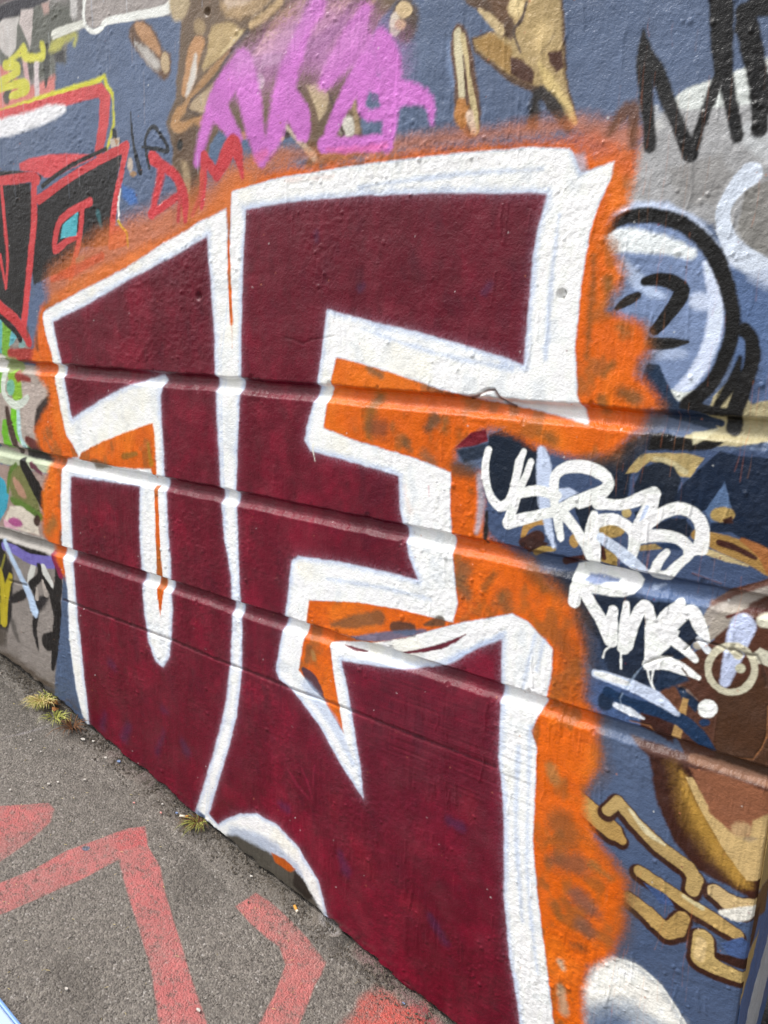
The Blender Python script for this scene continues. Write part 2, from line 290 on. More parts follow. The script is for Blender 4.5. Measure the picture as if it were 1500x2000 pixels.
P('wall_face','#c2b3a4',0.006,'flat',1,2,[(-1.5891,1.9314),(-1.5942,1.9198),(-1.604,1.9177),(-1.6111,1.9267),(-1.61,1.94),(-1.6017,1.9475),(-1.5924,1.9437)])
P('wall_face','#a98b6c',0.006,'flat',1,2,[(-1.5775,1.9106),(-1.5827,1.9059),(-1.5939,1.9056),(-1.6026,1.9099),(-1.6022,1.9156),(-1.593,1.9184),(-1.582,1.9161)])
P('wall_face','#4d74ad',0.0121,'flat',1,0,[(-1.6341,1.8932),(-1.5931,1.8765),(-1.5799,1.85),(-1.6088,1.8463),(-1.6364,1.8652)])
P('green_scribble','#9a8f88',0.0083,'flat',1,0,[(-2.2439,1.5907),(-2.1543,1.5494),(-2.092,1.5228),(-2.0838,1.4881),(-2.2656,1.4592)])
P('green_scribble','#7fae3f',0.0064,'flat',1,0,[(-2.2204,1.581),(-2.1891,1.57),(-2.1766,1.5447),(-2.2053,1.4662),(-2.2392,1.4648)])
P('green_scribble','#6bb3b4',0.0064,'flat',1,0,[(-2.2451,1.5835),(-2.2204,1.581),(-2.2391,1.4823),(-2.262,1.4815)])
P('green_scribble','#6fb4bd',0.0063,'flat',1,0,[(-2.1758,1.5504),(-2.1454,1.5369),(-2.1705,1.5135),(-2.1966,1.5041)])
P('green_scribble','#8aa9a6',0.0062,'flat',1,0,[(-2.1355,1.5315),(-2.1,1.5212),(-2.1249,1.495),(-2.1478,1.5028)])
S('green_scribble','#24201f',0.0062,'flat',1,3,[(-2.2428,1.5979,0.0111),(-2.1524,1.5438,0.0107),(-2.1364,1.5258,0.0107)])
S('green_scribble','#bf4043',0.0062,'flat',1,3,[(-2.239,1.6207,0.0165),(-2.1432,1.5693,0.016),(-2.0925,1.5186,0.0157)])
S('green_scribble','#a8413a',0.0101,'flat',1,3,[(-2.1919,1.4812,0.0165),(-2.085,1.4796,0.0211),(-1.9842,1.4739,0.0176)])
P('green_scribble','#b0a49b',0.0084,'flat',1,0,[(-2.2656,1.4592),(-2.0888,1.4526),(-2.0042,1.4148),(-2.02,1.3504),(-2.0894,1.2575),(-2.0206,1.184),(-2.3156,1.1565)])
S('green_scribble','#dddbd5',0.0109,'flat',1,0,[(-2.2674,1.4488,0.0315),(-2.2057,1.4457,0.0251)])
S('green_scribble','#8f9a62',0.0128,'flat',1,0,[(-2.2057,1.4457,0.0279),(-2.1706,1.4416,0.0275)])
P('green_scribble','#8fb83c',0.0064,'flat',1,0,[(-2.1761,1.4413),(-2.1251,1.3833),(-2.1465,1.3468),(-2.1994,1.3429),(-2.2181,1.4202)])
P('green_scribble','#79b33c',0.0066,'flat',1,0,[(-2.2706,1.4293),(-2.2425,1.4263),(-2.2573,1.3703),(-2.2818,1.3611)])
P('green_scribble','#7eb5a0',0.0087,'flat',1,2,[(-2.1844,1.3868),(-2.1956,1.3676),(-2.2155,1.3617),(-2.2289,1.3737),(-2.2256,1.3946),(-2.2082,1.4084),(-2.1899,1.4049)])
S('green_scribble','#96463f',0.0125,'flat',1,0,[(-2.1629,1.4202,0.0165),(-2.1075,1.4132,0.0081)])
S('green_scribble','#98433f',0.0042,'flat',1,3,[(-2.0929,1.3853,0.004),(-2.0873,1.3308,0.004),(-2.093,1.3085,0.0027)])
P('green_scribble','#b9aca4',0.0125,'flat',1,0,[(-2.1486,1.4065),(-2.034,1.399),(-2.0312,1.3623),(-2.0833,1.3021),(-2.1072,1.2439),(-2.14,1.26),(-2.1539,1.3152)])
P('green_scribble','#7cc22d',0.0044,'flat',1,0,[(-2.2161,1.3252),(-2.1855,1.3246),(-2.1874,1.275),(-2.1792,1.2366),(-2.1224,1.2124),(-2.1377,1.2002),(-2.1938,1.232),(-2.2309,1.2665)])
P('green_scribble','#74b52f',0.0068,'flat',1,0,[(-2.268,1.2861),(-2.2384,1.2917),(-2.2449,1.2499),(-2.2229,1.2076),(-2.2698,1.2025),(-2.2802,1.2465)])
S('green_scribble','#4f3b33',0.0089,'flat',1,3,[(-2.2398,1.3188,0.0115),(-2.2263,1.2593,0.0174),(-2.1985,1.201,0.0145)])
S('green_scribble','#b7d3d3',0.0065,'flat',1,3,[(-2.1773,1.3237,0.0084),(-2.1807,1.2636,0.0099),(-2.1667,1.2273,0.0099),(-2.137,1.2048,0.0084)])
S('green_scribble','#cfd6cb',0.0065,'flat',1,3,[(-2.2278,1.43,0.0113),(-2.249,1.3858,0.0115),(-2.2397,1.355,0.0115),(-2.1921,1.336,0.0141),(-2.1522,1.3449,0.0125),(-2.1226,1.3631,0.0082)])
S('green_scribble','#3f3532',0.0123,'flat',1,3,[(-2.0156,1.3649,0.0104),(-2.0599,1.32,0.024),(-2.0931,1.2689,0.0068)])
S('green_scribble','#6a3430',0.0085,'flat',1,3,[(-2.1429,1.2402,0.0112),(-2.1047,1.2233,0.0194),(-2.0432,1.2093,0.0135)])
S('green_scribble','#1f1a17',0.0106,'flat',1,3,[(-2.1516,1.1986,0.017),(-2.0844,1.1957,0.0221),(-2.0191,1.1959,0.0161)])
S('green_scribble','#b7bfa6',0.0089,'flat',1,3,[(-2.3124,1.1758,0.0244),(-2.1836,1.169,0.0202),(-2.0356,1.1673,0.0163)])
P('green_scribble','#a08c84',0.009,'flat',1,0,[(-2.317,1.1484),(-2.0508,1.1505),(-2.0441,1.0383),(-2.0919,0.9371),(-2.3542,0.9226)])
P('green_scribble','#3f9fb5',0.0071,'flat',1,0,[(-2.3223,1.1158),(-2.2812,1.094),(-2.2636,1.0565),(-2.2794,1.0123),(-2.3508,0.9432)])
P('green_scribble','#787a4b',0.009,'flat',1,0,[(-2.249,1.1503),(-2.1682,1.1601),(-2.115,1.0889),(-2.0986,1.0297),(-2.1743,1.0208),(-2.2487,1.0587),(-2.2642,1.109)])
S('green_scribble','#b08b76',0.0114,'flat',1,3,[(-2.2268,1.1076,0.0089),(-2.2017,1.0844,0.0177),(-2.176,1.0677,0.0088)])
S('green_scribble','#5f7b33',0.0092,'flat',1,3,[(-2.2678,1.0671,0.0076),(-2.253,1.1246,0.0075),(-2.2137,1.1561,0.0073)])
S('green_scribble','#5f7b33',0.0113,'flat',1,3,[(-2.245,1.0449,0.0121),(-2.1758,1.03,0.0162),(-2.0952,1.0147,0.0114)])
P('green_scribble','#d2c9bb',0.0093,'flat',1,0,[(-2.263,1.0229),(-2.2009,1.0325),(-2.1204,1.009),(-2.1112,0.9557),(-2.2417,0.952),(-2.3082,0.962)])
P('green_scribble','#a9598a',0.0117,'flat',1,2,[(-2.1978,0.9738),(-2.2216,0.9623),(-2.2584,0.9604),(-2.2802,0.9699),(-2.2702,0.9835),(-2.2362,0.9908),(-2.2042,0.9864)])
P('green_scribble','#d3a6b6',0.0095,'flat',1,0,[(-2.3058,0.9772),(-2.2662,0.9641),(-2.2016,0.9493),(-2.3045,0.9478)])
P('green_scribble','#473027',0.0089,'flat',1,2,[(-2.1022,1.0027),(-2.1103,0.9879),(-2.125,0.9821),(-2.1352,0.9897),(-2.1331,1.0051),(-2.1204,1.0164),(-2.1067,1.0153)])
S('green_scribble','#15110f',0.0065,'flat',1,3,[(-2.1732,1.1641,0.0187),(-2.1084,1.0975,0.0241),(-2.0522,1.037,0.0238)])
S('green_scribble','#6a3a4a',0.0086,'flat',1,0,[(-2.1288,1.1664,0.0113),(-2.0776,1.1471,0.0055)])
P('grey_wall_patch','#8f8883',0.0071,'flat',1,0,[(-2.3531,0.9295),(-1.9989,0.9388),(-1.9976,0.8615),(-2.0348,0.7257),(-2.0937,0.4669),(-2.4328,0.4462)])
S('grey_wall_patch','#a7a29c',0.0093,'flat',1,3,[(-2.3551,0.9174,0.0313),(-2.1767,0.9248,0.0291),(-2.0667,0.923,0.0278)])
P('grey_wall_patch','#1c191b',0.0096,'flat',1,0,[(-2.3576,0.9018),(-2.3136,0.9098),(-2.2518,0.9045),(-2.0822,0.9074),(-2.0575,0.8901),(-2.1701,0.8711),(-2.2787,0.883),(-2.3163,0.8926),(-2.373,0.8088)])
P('grey_wall_patch','#242122',0.0152,'flat',1,0,[(-2.3599,0.8879),(-2.3119,0.8633),(-2.2813,0.8274),(-2.2812,0.7887),(-2.3038,0.7207),(-2.3163,0.6396),(-2.3457,0.5899),(-2.4101,0.584)])
P('grey_wall_patch','#5a534c',0.032,'flat',1,0,[(-2.4092,0.5897),(-2.3446,0.5973),(-2.3632,0.5388),(-2.4207,0.5196)])
S('grey_wall_patch','#b3a42a',0.0077,'flat',1,3,[(-2.3598,0.7944,0.0142),(-2.3567,0.7173,0.0216),(-2.3654,0.6239,0.022)])
S('grey_wall_patch','#b3a42a',0.0076,'flat',1,3,[(-2.2994,0.7882,0.0122),(-2.3359,0.7306,0.016),(-2.3542,0.6742,0.0163)])
S('grey_wall_patch','#8f8a3a',0.0075,'flat',1,0,[(-2.3195,0.8534,0.0052),(-2.3487,0.8052,0.0053)])
S('grey_wall_patch','#7d74b8',0.007,'flat',1,3,[(-2.3205,0.8851,0.0138),(-2.2548,0.8842,0.0168),(-2.1926,0.8732,0.0181),(-2.1278,0.873,0.0192),(-2.0475,0.8842,0.0201)])
P('grey_wall_patch','#cfcfc9',0.0047,'flat',1,0,[(-2.1724,0.8544),(-2.1444,0.8535),(-2.1634,0.817),(-2.2084,0.7826),(-2.1914,0.821)])
S('grey_wall_patch','#d3d3ce',0.0045,'flat',1,0,[(-2.1056,0.8534,0.0159),(-2.0638,0.7964,0.0158)])
S('grey_wall_patch','#1d1a1c',0.007,'flat',1,3,[(-2.1272,0.857,0.0112),(-2.1288,0.8243,0.0129),(-2.1821,0.785,0.0149)])
S('grey_wall_patch','#1d1a1c',0.0068,'flat',1,3,[(-2.1226,0.8289,0.0113),(-2.0953,0.8056,0.0128),(-2.0706,0.7852,0.0159)])
P('grey_wall_patch','#2a272a',0.0141,'flat',1,0,[(-2.1838,0.773),(-2.1533,0.788),(-2.1521,0.7553),(-2.1139,0.769),(-2.0868,0.7654),(-2.1287,0.7194),(-2.1661,0.6937),(-2.1875,0.7053),(-2.1708,0.7427)])
S('grey_wall_patch','#b3aaa2',0.0046,'flat',1,0,[(-2.1165,0.8124,0.0048),(-2.1049,0.7743,0.0129)])
S('grey_wall_patch','#b3aaa2',0.0047,'flat',1,0,[(-2.1515,0.7802,0.0049),(-2.1586,0.7489,0.0099)])
S('grey_wall_patch','#252224',0.0099,'flat',1,3,[(-2.2154,0.7543,0.0118),(-2.257,0.7314,0.0173),(-2.3089,0.7074,0.0124)])
S('grey_wall_patch','#242122',0.0073,'flat',1,3,[(-2.1649,0.7024,0.0151),(-2.184,0.647,0.0136),(-2.1776,0.6095,0.0103),(-2.1684,0.5708,0.0017)])
S('grey_wall_patch','#1f1c1d',0.0068,'flat',1,3,[(-2.0283,0.8677,0.0169),(-2.0315,0.8195,0.0202),(-2.0513,0.7671,0.0237),(-2.0507,0.7055,0.0224),(-2.0685,0.6267,0.0212),(-2.0936,0.5355,0.0101)])
S('grey_wall_patch','#1f1c1d',0.0068,'flat',1,0,[(-2.0721,0.7736,0.0143),(-2.0616,0.7273,0.0144)])
S('grey_wall_patch','#1f1c1d',0.0094,'flat',1,0,[(-2.117,0.6154,0.0284),(-2.0735,0.6304,0.0278)])
S('grey_wall_patch','#57534f',0.0154,'flat',0.8,3,[(-2.3113,0.6321,0.0108),(-2.2977,0.6005,0.0144),(-2.2802,0.5753,0.0054)])
S('grey_wall_patch','#8c1f4c',0.0066,'flat',1,3,[(-2.047,0.9095,0.0123),(-2.0314,0.8859,0.0184),(-2.0141,0.8549,0.0153)])
S('grey_wall_patch','#bccfe6',0.0121,'flat',1,3,[(-2.3095,0.8972,0.012),(-2.2454,0.8097,0.0136),(-2.2036,0.7553,0.0168),(-2.1766,0.7012,0.0202)])
P('grey_wall_patch','#5d5348',0.026,'flat',0.75,0,[(-2.4226,0.5081),(-2.3413,0.5178),(-2.2223,0.4981),(-2.0821,0.4705),(-2.0942,0.3709),(-2.4426,0.3874)])
P('wall_face','#55657f',0.0045,'flat',1,0,[(-1.9929,0.9014),(-1.9253,0.9148),(-1.9293,0.3923),(-2.0992,0.4218),(-2.0645,0.5692),(-2.0246,0.7443)])
P('tan_creature','#73604d',0.0108,'flat',1,0,[(-1.4066,2.2403),(-0.8429,2.1275),(-0.8871,2.1024),(-0.9226,2.0562),(-0.9385,2.0007),(-0.9215,1.8878),(-1.0445,1.8729),(-1.1342,1.8811),(-1.1977,1.9062),(-1.3525,1.9314),(-1.3662,1.83),(-1.4129,1.7582),(-1.439,1.8562),(-1.4569,1.9105),(-1.4478,1.9515),(-1.4689,2.0056),(-1.4358,2.0522),(-1.4204,2.1586)])
P('tan_creature','#60748f',0.0087,'flat',1,0,[(-1.3296,1.9471),(-1.3008,1.9696),(-1.2796,1.9613),(-1.2408,1.9511),(-1.2174,1.9446),(-1.1977,1.9042),(-1.1409,1.9268),(-1.1135,1.9488),(-1.0499,1.899),(-1.0733,1.8709),(-1.3426,1.895)])
P('tan_creature','#b3a283',0.0139,'flat',1,2,[(-1.4487,2.2459),(-1.3909,2.2344),(-1.3935,2.2132),(-1.4135,2.1979),(-1.441,2.2049)])
P('tan_creature','#af9674',0.0168,'flat',1,2,[(-1.2936,2.2067),(-1.2129,2.1989),(-1.15,2.1863),(-1.1911,2.1689),(-1.2391,2.1654),(-1.2766,2.1797)])
P('tan_creature','#c9b5a2',0.017,'flat',1,0,[(-1.2846,2.2104),(-1.2073,2.1951),(-1.2286,2.1886),(-1.2718,2.1934)])
S('tan_creature','#c3a983',0.0102,'flat',1,3,[(-1.2081,2.1507,0.0077),(-1.1665,2.159,0.0093),(-1.1302,2.1746,0.0085)])
P('tan_creature','#b39d74',0.011,'flat',1,0,[(-1.3188,2.171),(-1.2652,2.1666),(-1.2366,2.1487),(-1.2223,2.1461),(-1.2427,2.1316),(-1.2784,2.1136),(-1.3182,2.0975),(-1.3449,2.0892),(-1.3525,2.0971),(-1.3359,2.1213),(-1.3317,2.1527)])
S('tan_creature','#c8b68c',0.0065,'flat',1,3,[(-1.2367,2.1414,0.0052),(-1.2813,2.1178,0.004),(-1.2934,2.1124,0.002)])
P('tan_creature','#a99371',0.0136,'flat',1,2,[(-1.3403,2.1711),(-1.3477,2.1592),(-1.3636,2.1587),(-1.376,2.1702),(-1.3754,2.1849),(-1.3623,2.1917),(-1.3467,2.1855)])
P('tan_creature','#b98f66',0.0093,'flat',1,2,[(-1.372,2.1598),(-1.3502,2.1559),(-1.3414,2.1412),(-1.3548,2.1167),(-1.3655,2.0875),(-1.3829,2.0548),(-1.3996,2.0453),(-1.4156,2.0555),(-1.4038,2.0973),(-1.3953,2.1388)])
S('tan_creature','#d0cac2',0.0116,'flat',1,3,[(-1.3704,2.1231,0.0056),(-1.3785,2.0836,0.0107),(-1.3978,2.05,0.0058)])
S('tan_creature','#ad8961',0.0115,'flat',1,3,[(-1.2666,2.1098,0.008),(-1.3282,2.0761,0.0104),(-1.3867,2.0435,0.0093),(-1.4242,2.0164,0.0103)])
S('tan_creature','#b48d62',0.0096,'flat',1,3,[(-1.4238,2.0244,0.0103),(-1.4401,2.0021,0.0134),(-1.4155,1.989,0.0118),(-1.3501,1.9952,0.0099)])
P('tan_creature','#b8a488',0.0115,'flat',1,0,[(-1.3164,2.0609),(-1.3145,2.0259),(-1.3401,2.0077),(-1.3943,2.0186),(-1.3837,2.0372)])
S('tan_creature','#5f5048',0.0094,'flat',1,3,[(-1.3836,2.0391,0.0029),(-1.3974,2.023,0.0029),(-1.3623,2.0086,0.0029)])
S('tan_creature','#5d524c',0.0111,'flat',1,3,[(-1.2196,2.1402,0.0064),(-1.2727,2.1034,0.0053),(-1.3129,2.0719,0.0034),(-1.3836,2.0391,0.0029)])
P('tan_creature','#a58a68',0.0139,'flat',1,0,[(-1.1531,2.1424),(-1.1263,2.1601),(-1.062,2.1688),(-1.0719,2.1292),(-1.1264,2.1271),(-1.164,2.1321)])
P('tan_creature','#c9b48f',0.0122,'flat',1,0,[(-1.164,2.1338),(-1.0898,2.1213),(-1.1027,2.1002),(-1.1535,2.0911),(-1.209,2.0966),(-1.1919,2.1065)])
P('tan_creature','#b5a9a2',0.0102,'flat',1,0,[(-1.1727,2.0907),(-1.1239,2.0862),(-1.132,2.0733),(-1.1869,2.0676)])
P('tan_creature','#c4aa8a',0.0172,'flat',1,0,[(-1.037,2.1471),(-0.9536,2.1472),(-0.9881,2.1171),(-1.0615,2.0966),(-1.1133,2.0792),(-1.1332,2.0957)])
P('tan_creature','#b59a76',0.0163,'flat',1,0,[(-0.9531,2.1269),(-0.9026,2.137),(-0.9129,2.1112),(-0.9522,2.0859),(-0.9992,2.0605),(-1.0115,2.071)])
S('tan_creature','#62503f',0.0073,'flat',1,3,[(-0.8945,2.1252,0.0037),(-0.9413,2.1149,0.0033),(-0.9997,2.0943,0.0028),(-1.0424,2.0633,0.0023)])
P('tan_creature','#cbc6bb',0.0063,'flat',1,2,[(-1.1718,2.0434),(-1.1767,2.0327),(-1.1874,2.0314),(-1.1959,2.0406),(-1.1957,2.0533),(-1.187,2.0599),(-1.1764,2.0555)])
P('tan_creature','#bda98a',0.0097,'flat',1,0,[(-1.0636,2.0204),(-0.9985,2.0179),(-1.0101,1.9719),(-1.0287,1.9567),(-1.0481,1.9945)])
S('tan_creature','#77614e',0.0098,'flat',1,3,[(-1.0636,2.0134,0.0036),(-1.0428,1.9673,0.0072),(-1.0448,1.9093,0.0085)])
P('tan_creature','#4a3b3c',0.0082,'flat',1,2,[(-1.1001,1.9408),(-1.1041,1.9334),(-1.1132,1.9324),(-1.1206,1.9387),(-1.1206,1.9475),(-1.1132,1.9522),(-1.1041,1.9491)])
S('tan_creature','#c9baa6',0.0081,'flat',1,3,[(-1.1162,1.9592,0.0044),(-1.0801,1.9267,0.0049),(-1.0421,1.8945,0.0085)])
P('tan_creature','#c7a676',0.0062,'flat',1,2,[(-1.1176,1.9345),(-1.1207,1.9305),(-1.1276,1.9302),(-1.1332,1.9338),(-1.1331,1.9387),(-1.1276,1.941),(-1.1207,1.9392)])
P('tan_creature','#b58a55',0.0066,'flat',1,2,[(-1.2187,1.9515),(-1.2226,1.9467),(-1.2313,1.9463),(-1.2383,1.9508),(-1.2381,1.9566),(-1.2311,1.9594),(-1.2225,1.9571)])
P('tan_creature','#cfcabf',0.0094,'flat',1,2,[(-0.9416,1.9357),(-0.9484,1.9216),(-0.9646,1.9198),(-0.978,1.9317),(-0.9783,1.9483),(-0.9654,1.957),(-0.9491,1.9513)])
S('tan_creature','#a08a6c',0.0092,'flat',1,0,[(-0.9501,1.9981,0.0045),(-0.9367,1.9282,0.0056)])
S('tan_creature','#57473c',0.0076,'flat',1,0,[(-1.0107,2.0111,0.0029),(-0.9701,1.926,0.0035)])
S('tan_creature','#ab9678',0.0147,'flat',1,3,[(-1.4182,1.9329,0.0075),(-1.407,1.8852,0.012),(-1.4065,1.8221,0.0106)])
P('tan_creature','#6d5846',0.0144,'flat',1,0,[(-1.44,1.9713),(-1.3792,1.9907),(-1.3507,1.9793),(-1.3718,1.9334),(-1.389,1.9167),(-1.4421,1.9301)])
P('tan_creature','#33312f',0.0073,'flat',1,2,[(-1.4155,1.9543),(-1.4197,1.9459),(-1.4283,1.9446),(-1.4349,1.9514),(-1.4344,1.9612),(-1.4272,1.9665),(-1.4188,1.9634)])
S('tan_creature','#64503f',0.0122,'flat',1,3,[(-1.3759,1.9134,0.0102),(-1.3917,1.8527,0.0075),(-1.4037,1.8113,0.0045)])
P('painted_bone','#6b5240',0.0123,'flat',1,2,[(-1.5749,2.2198),(-1.5426,2.2219),(-1.5088,2.2037),(-1.4804,2.163),(-1.4711,2.1476),(-1.4513,2.1383),(-1.4531,2.1049),(-1.4743,2.092),(-1.5075,2.1153),(-1.5614,2.1585),(-1.5877,2.1957)])
P('painted_bone','#b8906b',0.0099,'flat',1,2,[(-1.5679,2.2165),(-1.5429,2.2179),(-1.5159,2.2011),(-1.4841,2.1577),(-1.4853,2.1379),(-1.5051,2.1532),(-1.5454,2.1822)])
P('painted_bone','#bcb7b1',0.0149,'flat',1,2,[(-1.5706,2.1805),(-1.5322,2.1678),(-1.4859,2.128),(-1.4937,2.1131),(-1.5308,2.1352)])
P('painted_bone','#bda888',0.0097,'flat',1,2,[(-1.4555,2.1239),(-1.4591,2.1087),(-1.4702,2.1059),(-1.4804,2.1178),(-1.4819,2.1354),(-1.4737,2.1453),(-1.462,2.1401)])
P('painted_bone.','#5b4c44',0.0168,'flat',1,2,[(-0.812,2.086),(-0.8217,2.0574),(-0.8466,2.0541),(-0.868,2.0793),(-0.8693,2.1137),(-0.8497,2.1309),(-0.8243,2.1184)])
P('painted_bone.','#cbb58f',0.005,'flat',1,2,[(-0.8241,2.1022),(-0.8304,2.0931),(-0.8456,2.0934),(-0.8582,2.1029),(-0.8587,2.1146),(-0.8466,2.1193),(-0.8313,2.1138)])
P('painted_bone.','#d3cab8',0.0068,'flat',1,2,[(-0.8697,2.1015),(-0.8569,2.1038),(-0.8453,2.0813),(-0.8555,2.0673),(-0.8709,2.0748)])
P('painted_bone.','#c6a787',0.0085,'flat',1,2,[(-0.8369,2.0821),(-0.841,2.0761),(-0.8509,2.0762),(-0.8592,2.0824),(-0.8595,2.0899),(-0.8516,2.0932),(-0.8416,2.0896)])
S('painted_bone..','#8fa3c4',0.0192,'flat',0.7,3,[(-0.7432,2.0378,0.0039),(-0.7413,2.0031,0.0069),(-0.7358,1.9753,0.0029)])
P('painted_bone..','#6b4f3c',0.0079,'flat',1,2,[(-0.7413,2.0563),(-0.7291,2.0631),(-0.7159,2.0503),(-0.7012,2.0119),(-0.6883,1.957),(-0.6813,1.9062),(-0.6917,1.8896),(-0.7148,1.9),(-0.7323,1.9304),(-0.734,1.9789),(-0.7441,2.0189)])
S('painted_bone..','#cdc4a6',0.0048,'flat',1,3,[(-0.7322,2.0502,0.0072),(-0.7286,2.0201,0.0092),(-0.7217,1.9848,0.0083),(-0.719,1.9551,0.0059)])
S('painted_bone..','#c5b58c',0.0047,'flat',1,3,[(-0.7233,2.0456,0.0048),(-0.7135,2.0101,0.0038),(-0.7042,1.9669,0.0039),(-0.6943,1.931,0.0048),(-0.6904,1.8988,0.0068)])
P('painted_bone..','#b5814a',0.008,'flat',1,2,[(-0.7047,1.9277),(-0.7088,1.91),(-0.7202,1.9068),(-0.7304,1.9208),(-0.7315,1.9413),(-0.7228,1.9528),(-0.7109,1.9467)])
S('painted_bone..','#d3bca8',0.0064,'flat',1,0,[(-0.7035,1.9245,0.0068),(-0.6943,1.8992,0.0063)])
S('painted_bone..','#5a4030',0.0034,'flat',1,3,[(-0.7205,2.015,0.0014),(-0.7131,1.972,0.0024),(-0.7084,1.9406,0.0015)])
P('painted_arm','#5f4937',0.0059,'flat',1,0,[(-0.7364,2.1061),(-0.5524,2.0693),(-0.5451,2.0212),(-0.5371,1.957),(-0.5141,1.8913),(-0.5262,1.8783),(-0.5481,1.8998),(-0.5689,1.9257),(-0.5928,1.9435),(-0.6294,1.9598),(-0.6622,1.987),(-0.6996,2.0161),(-0.7066,2.0382),(-0.6761,2.0432),(-0.6601,2.0374),(-0.6764,2.0623),(-0.7113,2.085)])
P('painted_arm','#b59f74',0.0073,'flat',1,0,[(-0.6475,2.0883),(-0.5566,2.0701),(-0.5507,2.0291),(-0.5448,1.9793),(-0.5344,1.9353),(-0.5175,1.8931),(-0.5423,1.9113),(-0.574,1.9467),(-0.5936,1.9546),(-0.6302,1.971),(-0.6609,1.9949),(-0.696,2.02),(-0.7007,2.0342),(-0.6713,2.0409),(-0.6339,2.0227),(-0.626,2.0357)])
P('painted_arm','#a5854f',0.0091,'flat',1,0,[(-0.7007,2.0342),(-0.6713,2.0409),(-0.6331,2.0117),(-0.6303,1.9725),(-0.6628,1.9967),(-0.6941,2.0197)])
S('painted_arm','#c4b089',0.006,'flat',1,3,[(-0.694,2.0773,0.0028),(-0.6744,2.0604,0.0065),(-0.659,2.0474,0.0069),(-0.6529,2.0376,0.0064)])
P('painted_arm','#6b5039',0.009,'flat',1,0,[(-0.6841,2.0956),(-0.6385,2.0865),(-0.6365,2.0591),(-0.6537,2.0494),(-0.6715,2.0715)])
P('painted_arm','#d6c294',0.0088,'flat',1,2,[(-0.6142,2.0655),(-0.6187,2.0553),(-0.6305,2.0548),(-0.6408,2.0644),(-0.6417,2.077),(-0.6326,2.0829),(-0.6204,2.0777)])
S('painted_arm','#5f5147',0.0044,'flat',1,3,[(-0.6113,2.072,0.0018),(-0.6182,2.0485,0.0031),(-0.6313,2.0352,0.0023),(-0.6166,2.0038,0.0018)])
P('painted_arm','#c9b283',0.0171,'flat',1,0,[(-0.5995,2.031),(-0.5816,2.0418),(-0.5568,2.0233),(-0.5631,1.9999),(-0.5828,1.9925)])
S('painted_arm','#6b5a3e',0.0114,'flat',0.6,3,[(-0.5814,1.9959,0.0013),(-0.5688,2.0079,0.0035),(-0.561,2.024,0.0009)])
P('painted_arm','#57392b',0.0059,'flat',1,0,[(-0.634,1.9994),(-0.614,1.9926),(-0.5915,1.9724),(-0.5927,1.9545),(-0.6116,1.9609),(-0.6322,1.9742)])
P('painted_arm','#57392b',0.0057,'flat',1,0,[(-0.5712,1.9963),(-0.5478,1.9952),(-0.5424,1.9705),(-0.5544,1.9653),(-0.5674,1.9801)])
S('painted_arm','#d3bd86',0.0071,'flat',1,3,[(-0.5837,1.982,0.0018),(-0.5604,1.9462,0.0105),(-0.5393,1.9145,0.0104),(-0.5191,1.8919,0.0043)])
P('painted_arm','#393533',0.0132,'flat',1,0,[(-0.5912,1.9462),(-0.5776,1.9487),(-0.5647,1.9367),(-0.5776,1.9269),(-0.5815,1.8891),(-0.5976,1.8925),(-0.5966,1.9257)])
S('painted_arm','#3b3532',0.01,'flat',1,3,[(-0.5755,1.944,0.0053),(-0.5548,1.9202,0.0097),(-0.5283,1.8843,0.0069)])
P('grey_white_bubble','#a2a2a3',0.0113,'flat',1,0,[(-0.4201,1.83),(-0.3988,1.8758),(-0.3761,1.8998),(-0.3429,1.9148),(-0.2478,1.9318),(-0.2108,1.6466),(-0.2619,1.6884),(-0.3009,1.731),(-0.3684,1.7628),(-0.4276,1.7523),(-0.4608,1.769),(-0.449,1.8115)])
P('grey_white_bubble','#ccd0cd',0.006,'flat',1,0,[(-0.3765,1.9032),(-0.3568,1.9155),(-0.3266,1.9202),(-0.249,1.9411),(-0.2413,1.8817),(-0.286,1.8845),(-0.3259,1.8853),(-0.3679,1.8894)])
P('grey_white_bubble','#d2d2d0',0.0072,'flat',0.6,0,[(-0.42,1.9023),(-0.3939,1.8988),(-0.3797,1.8668),(-0.4085,1.8634)])
P('grey_white_bubble','#ccd0d2',0.0104,'flat',0.5,0,[(-0.2957,1.8569),(-0.2397,1.869),(-0.2305,1.7987),(-0.2587,1.8206)])
P('grey_white_bubble','#8e8c8a',0.0138,'flat',0.7,0,[(-0.3737,1.8117),(-0.2985,1.8246),(-0.2818,1.7968),(-0.2973,1.758),(-0.3465,1.7613)])
P('grey_white_bubble','#c2cde2',0.0099,'flat',1,0,[(-0.4514,1.7538),(-0.4139,1.7694),(-0.3687,1.7663),(-0.3157,1.7387),(-0.2916,1.71),(-0.2552,1.6882),(-0.2207,1.6737),(-0.2172,1.6466),(-0.2568,1.6471),(-0.296,1.6895),(-0.3434,1.7333),(-0.4044,1.7509)])
P('grey_white_bubble','#8a8884',0.0053,'flat',1,0,[(-0.2627,1.7755),(-0.2288,1.7857),(-0.216,1.6869),(-0.2428,1.6945),(-0.2661,1.7224)])
S('grey_white_bubble','#ced6e2',0.004,'flat',1,3,[(-0.258,1.7947,0.0159),(-0.273,1.7789,0.0125),(-0.2857,1.7572,0.0097),(-0.2844,1.7302,0.0105),(-0.2686,1.6995,0.0128),(-0.2433,1.6776,0.0163),(-0.2153,1.6568,0.0204)])
P('ringed_ball','#7d8eae',0.0044,'flat',1,2,[(-0.4525,1.7244),(-0.4113,1.7442),(-0.3506,1.7337),(-0.296,1.6895),(-0.2635,1.6192),(-0.2627,1.5552),(-0.295,1.4984),(-0.3306,1.4846),(-0.3643,1.5132),(-0.4303,1.6186)])
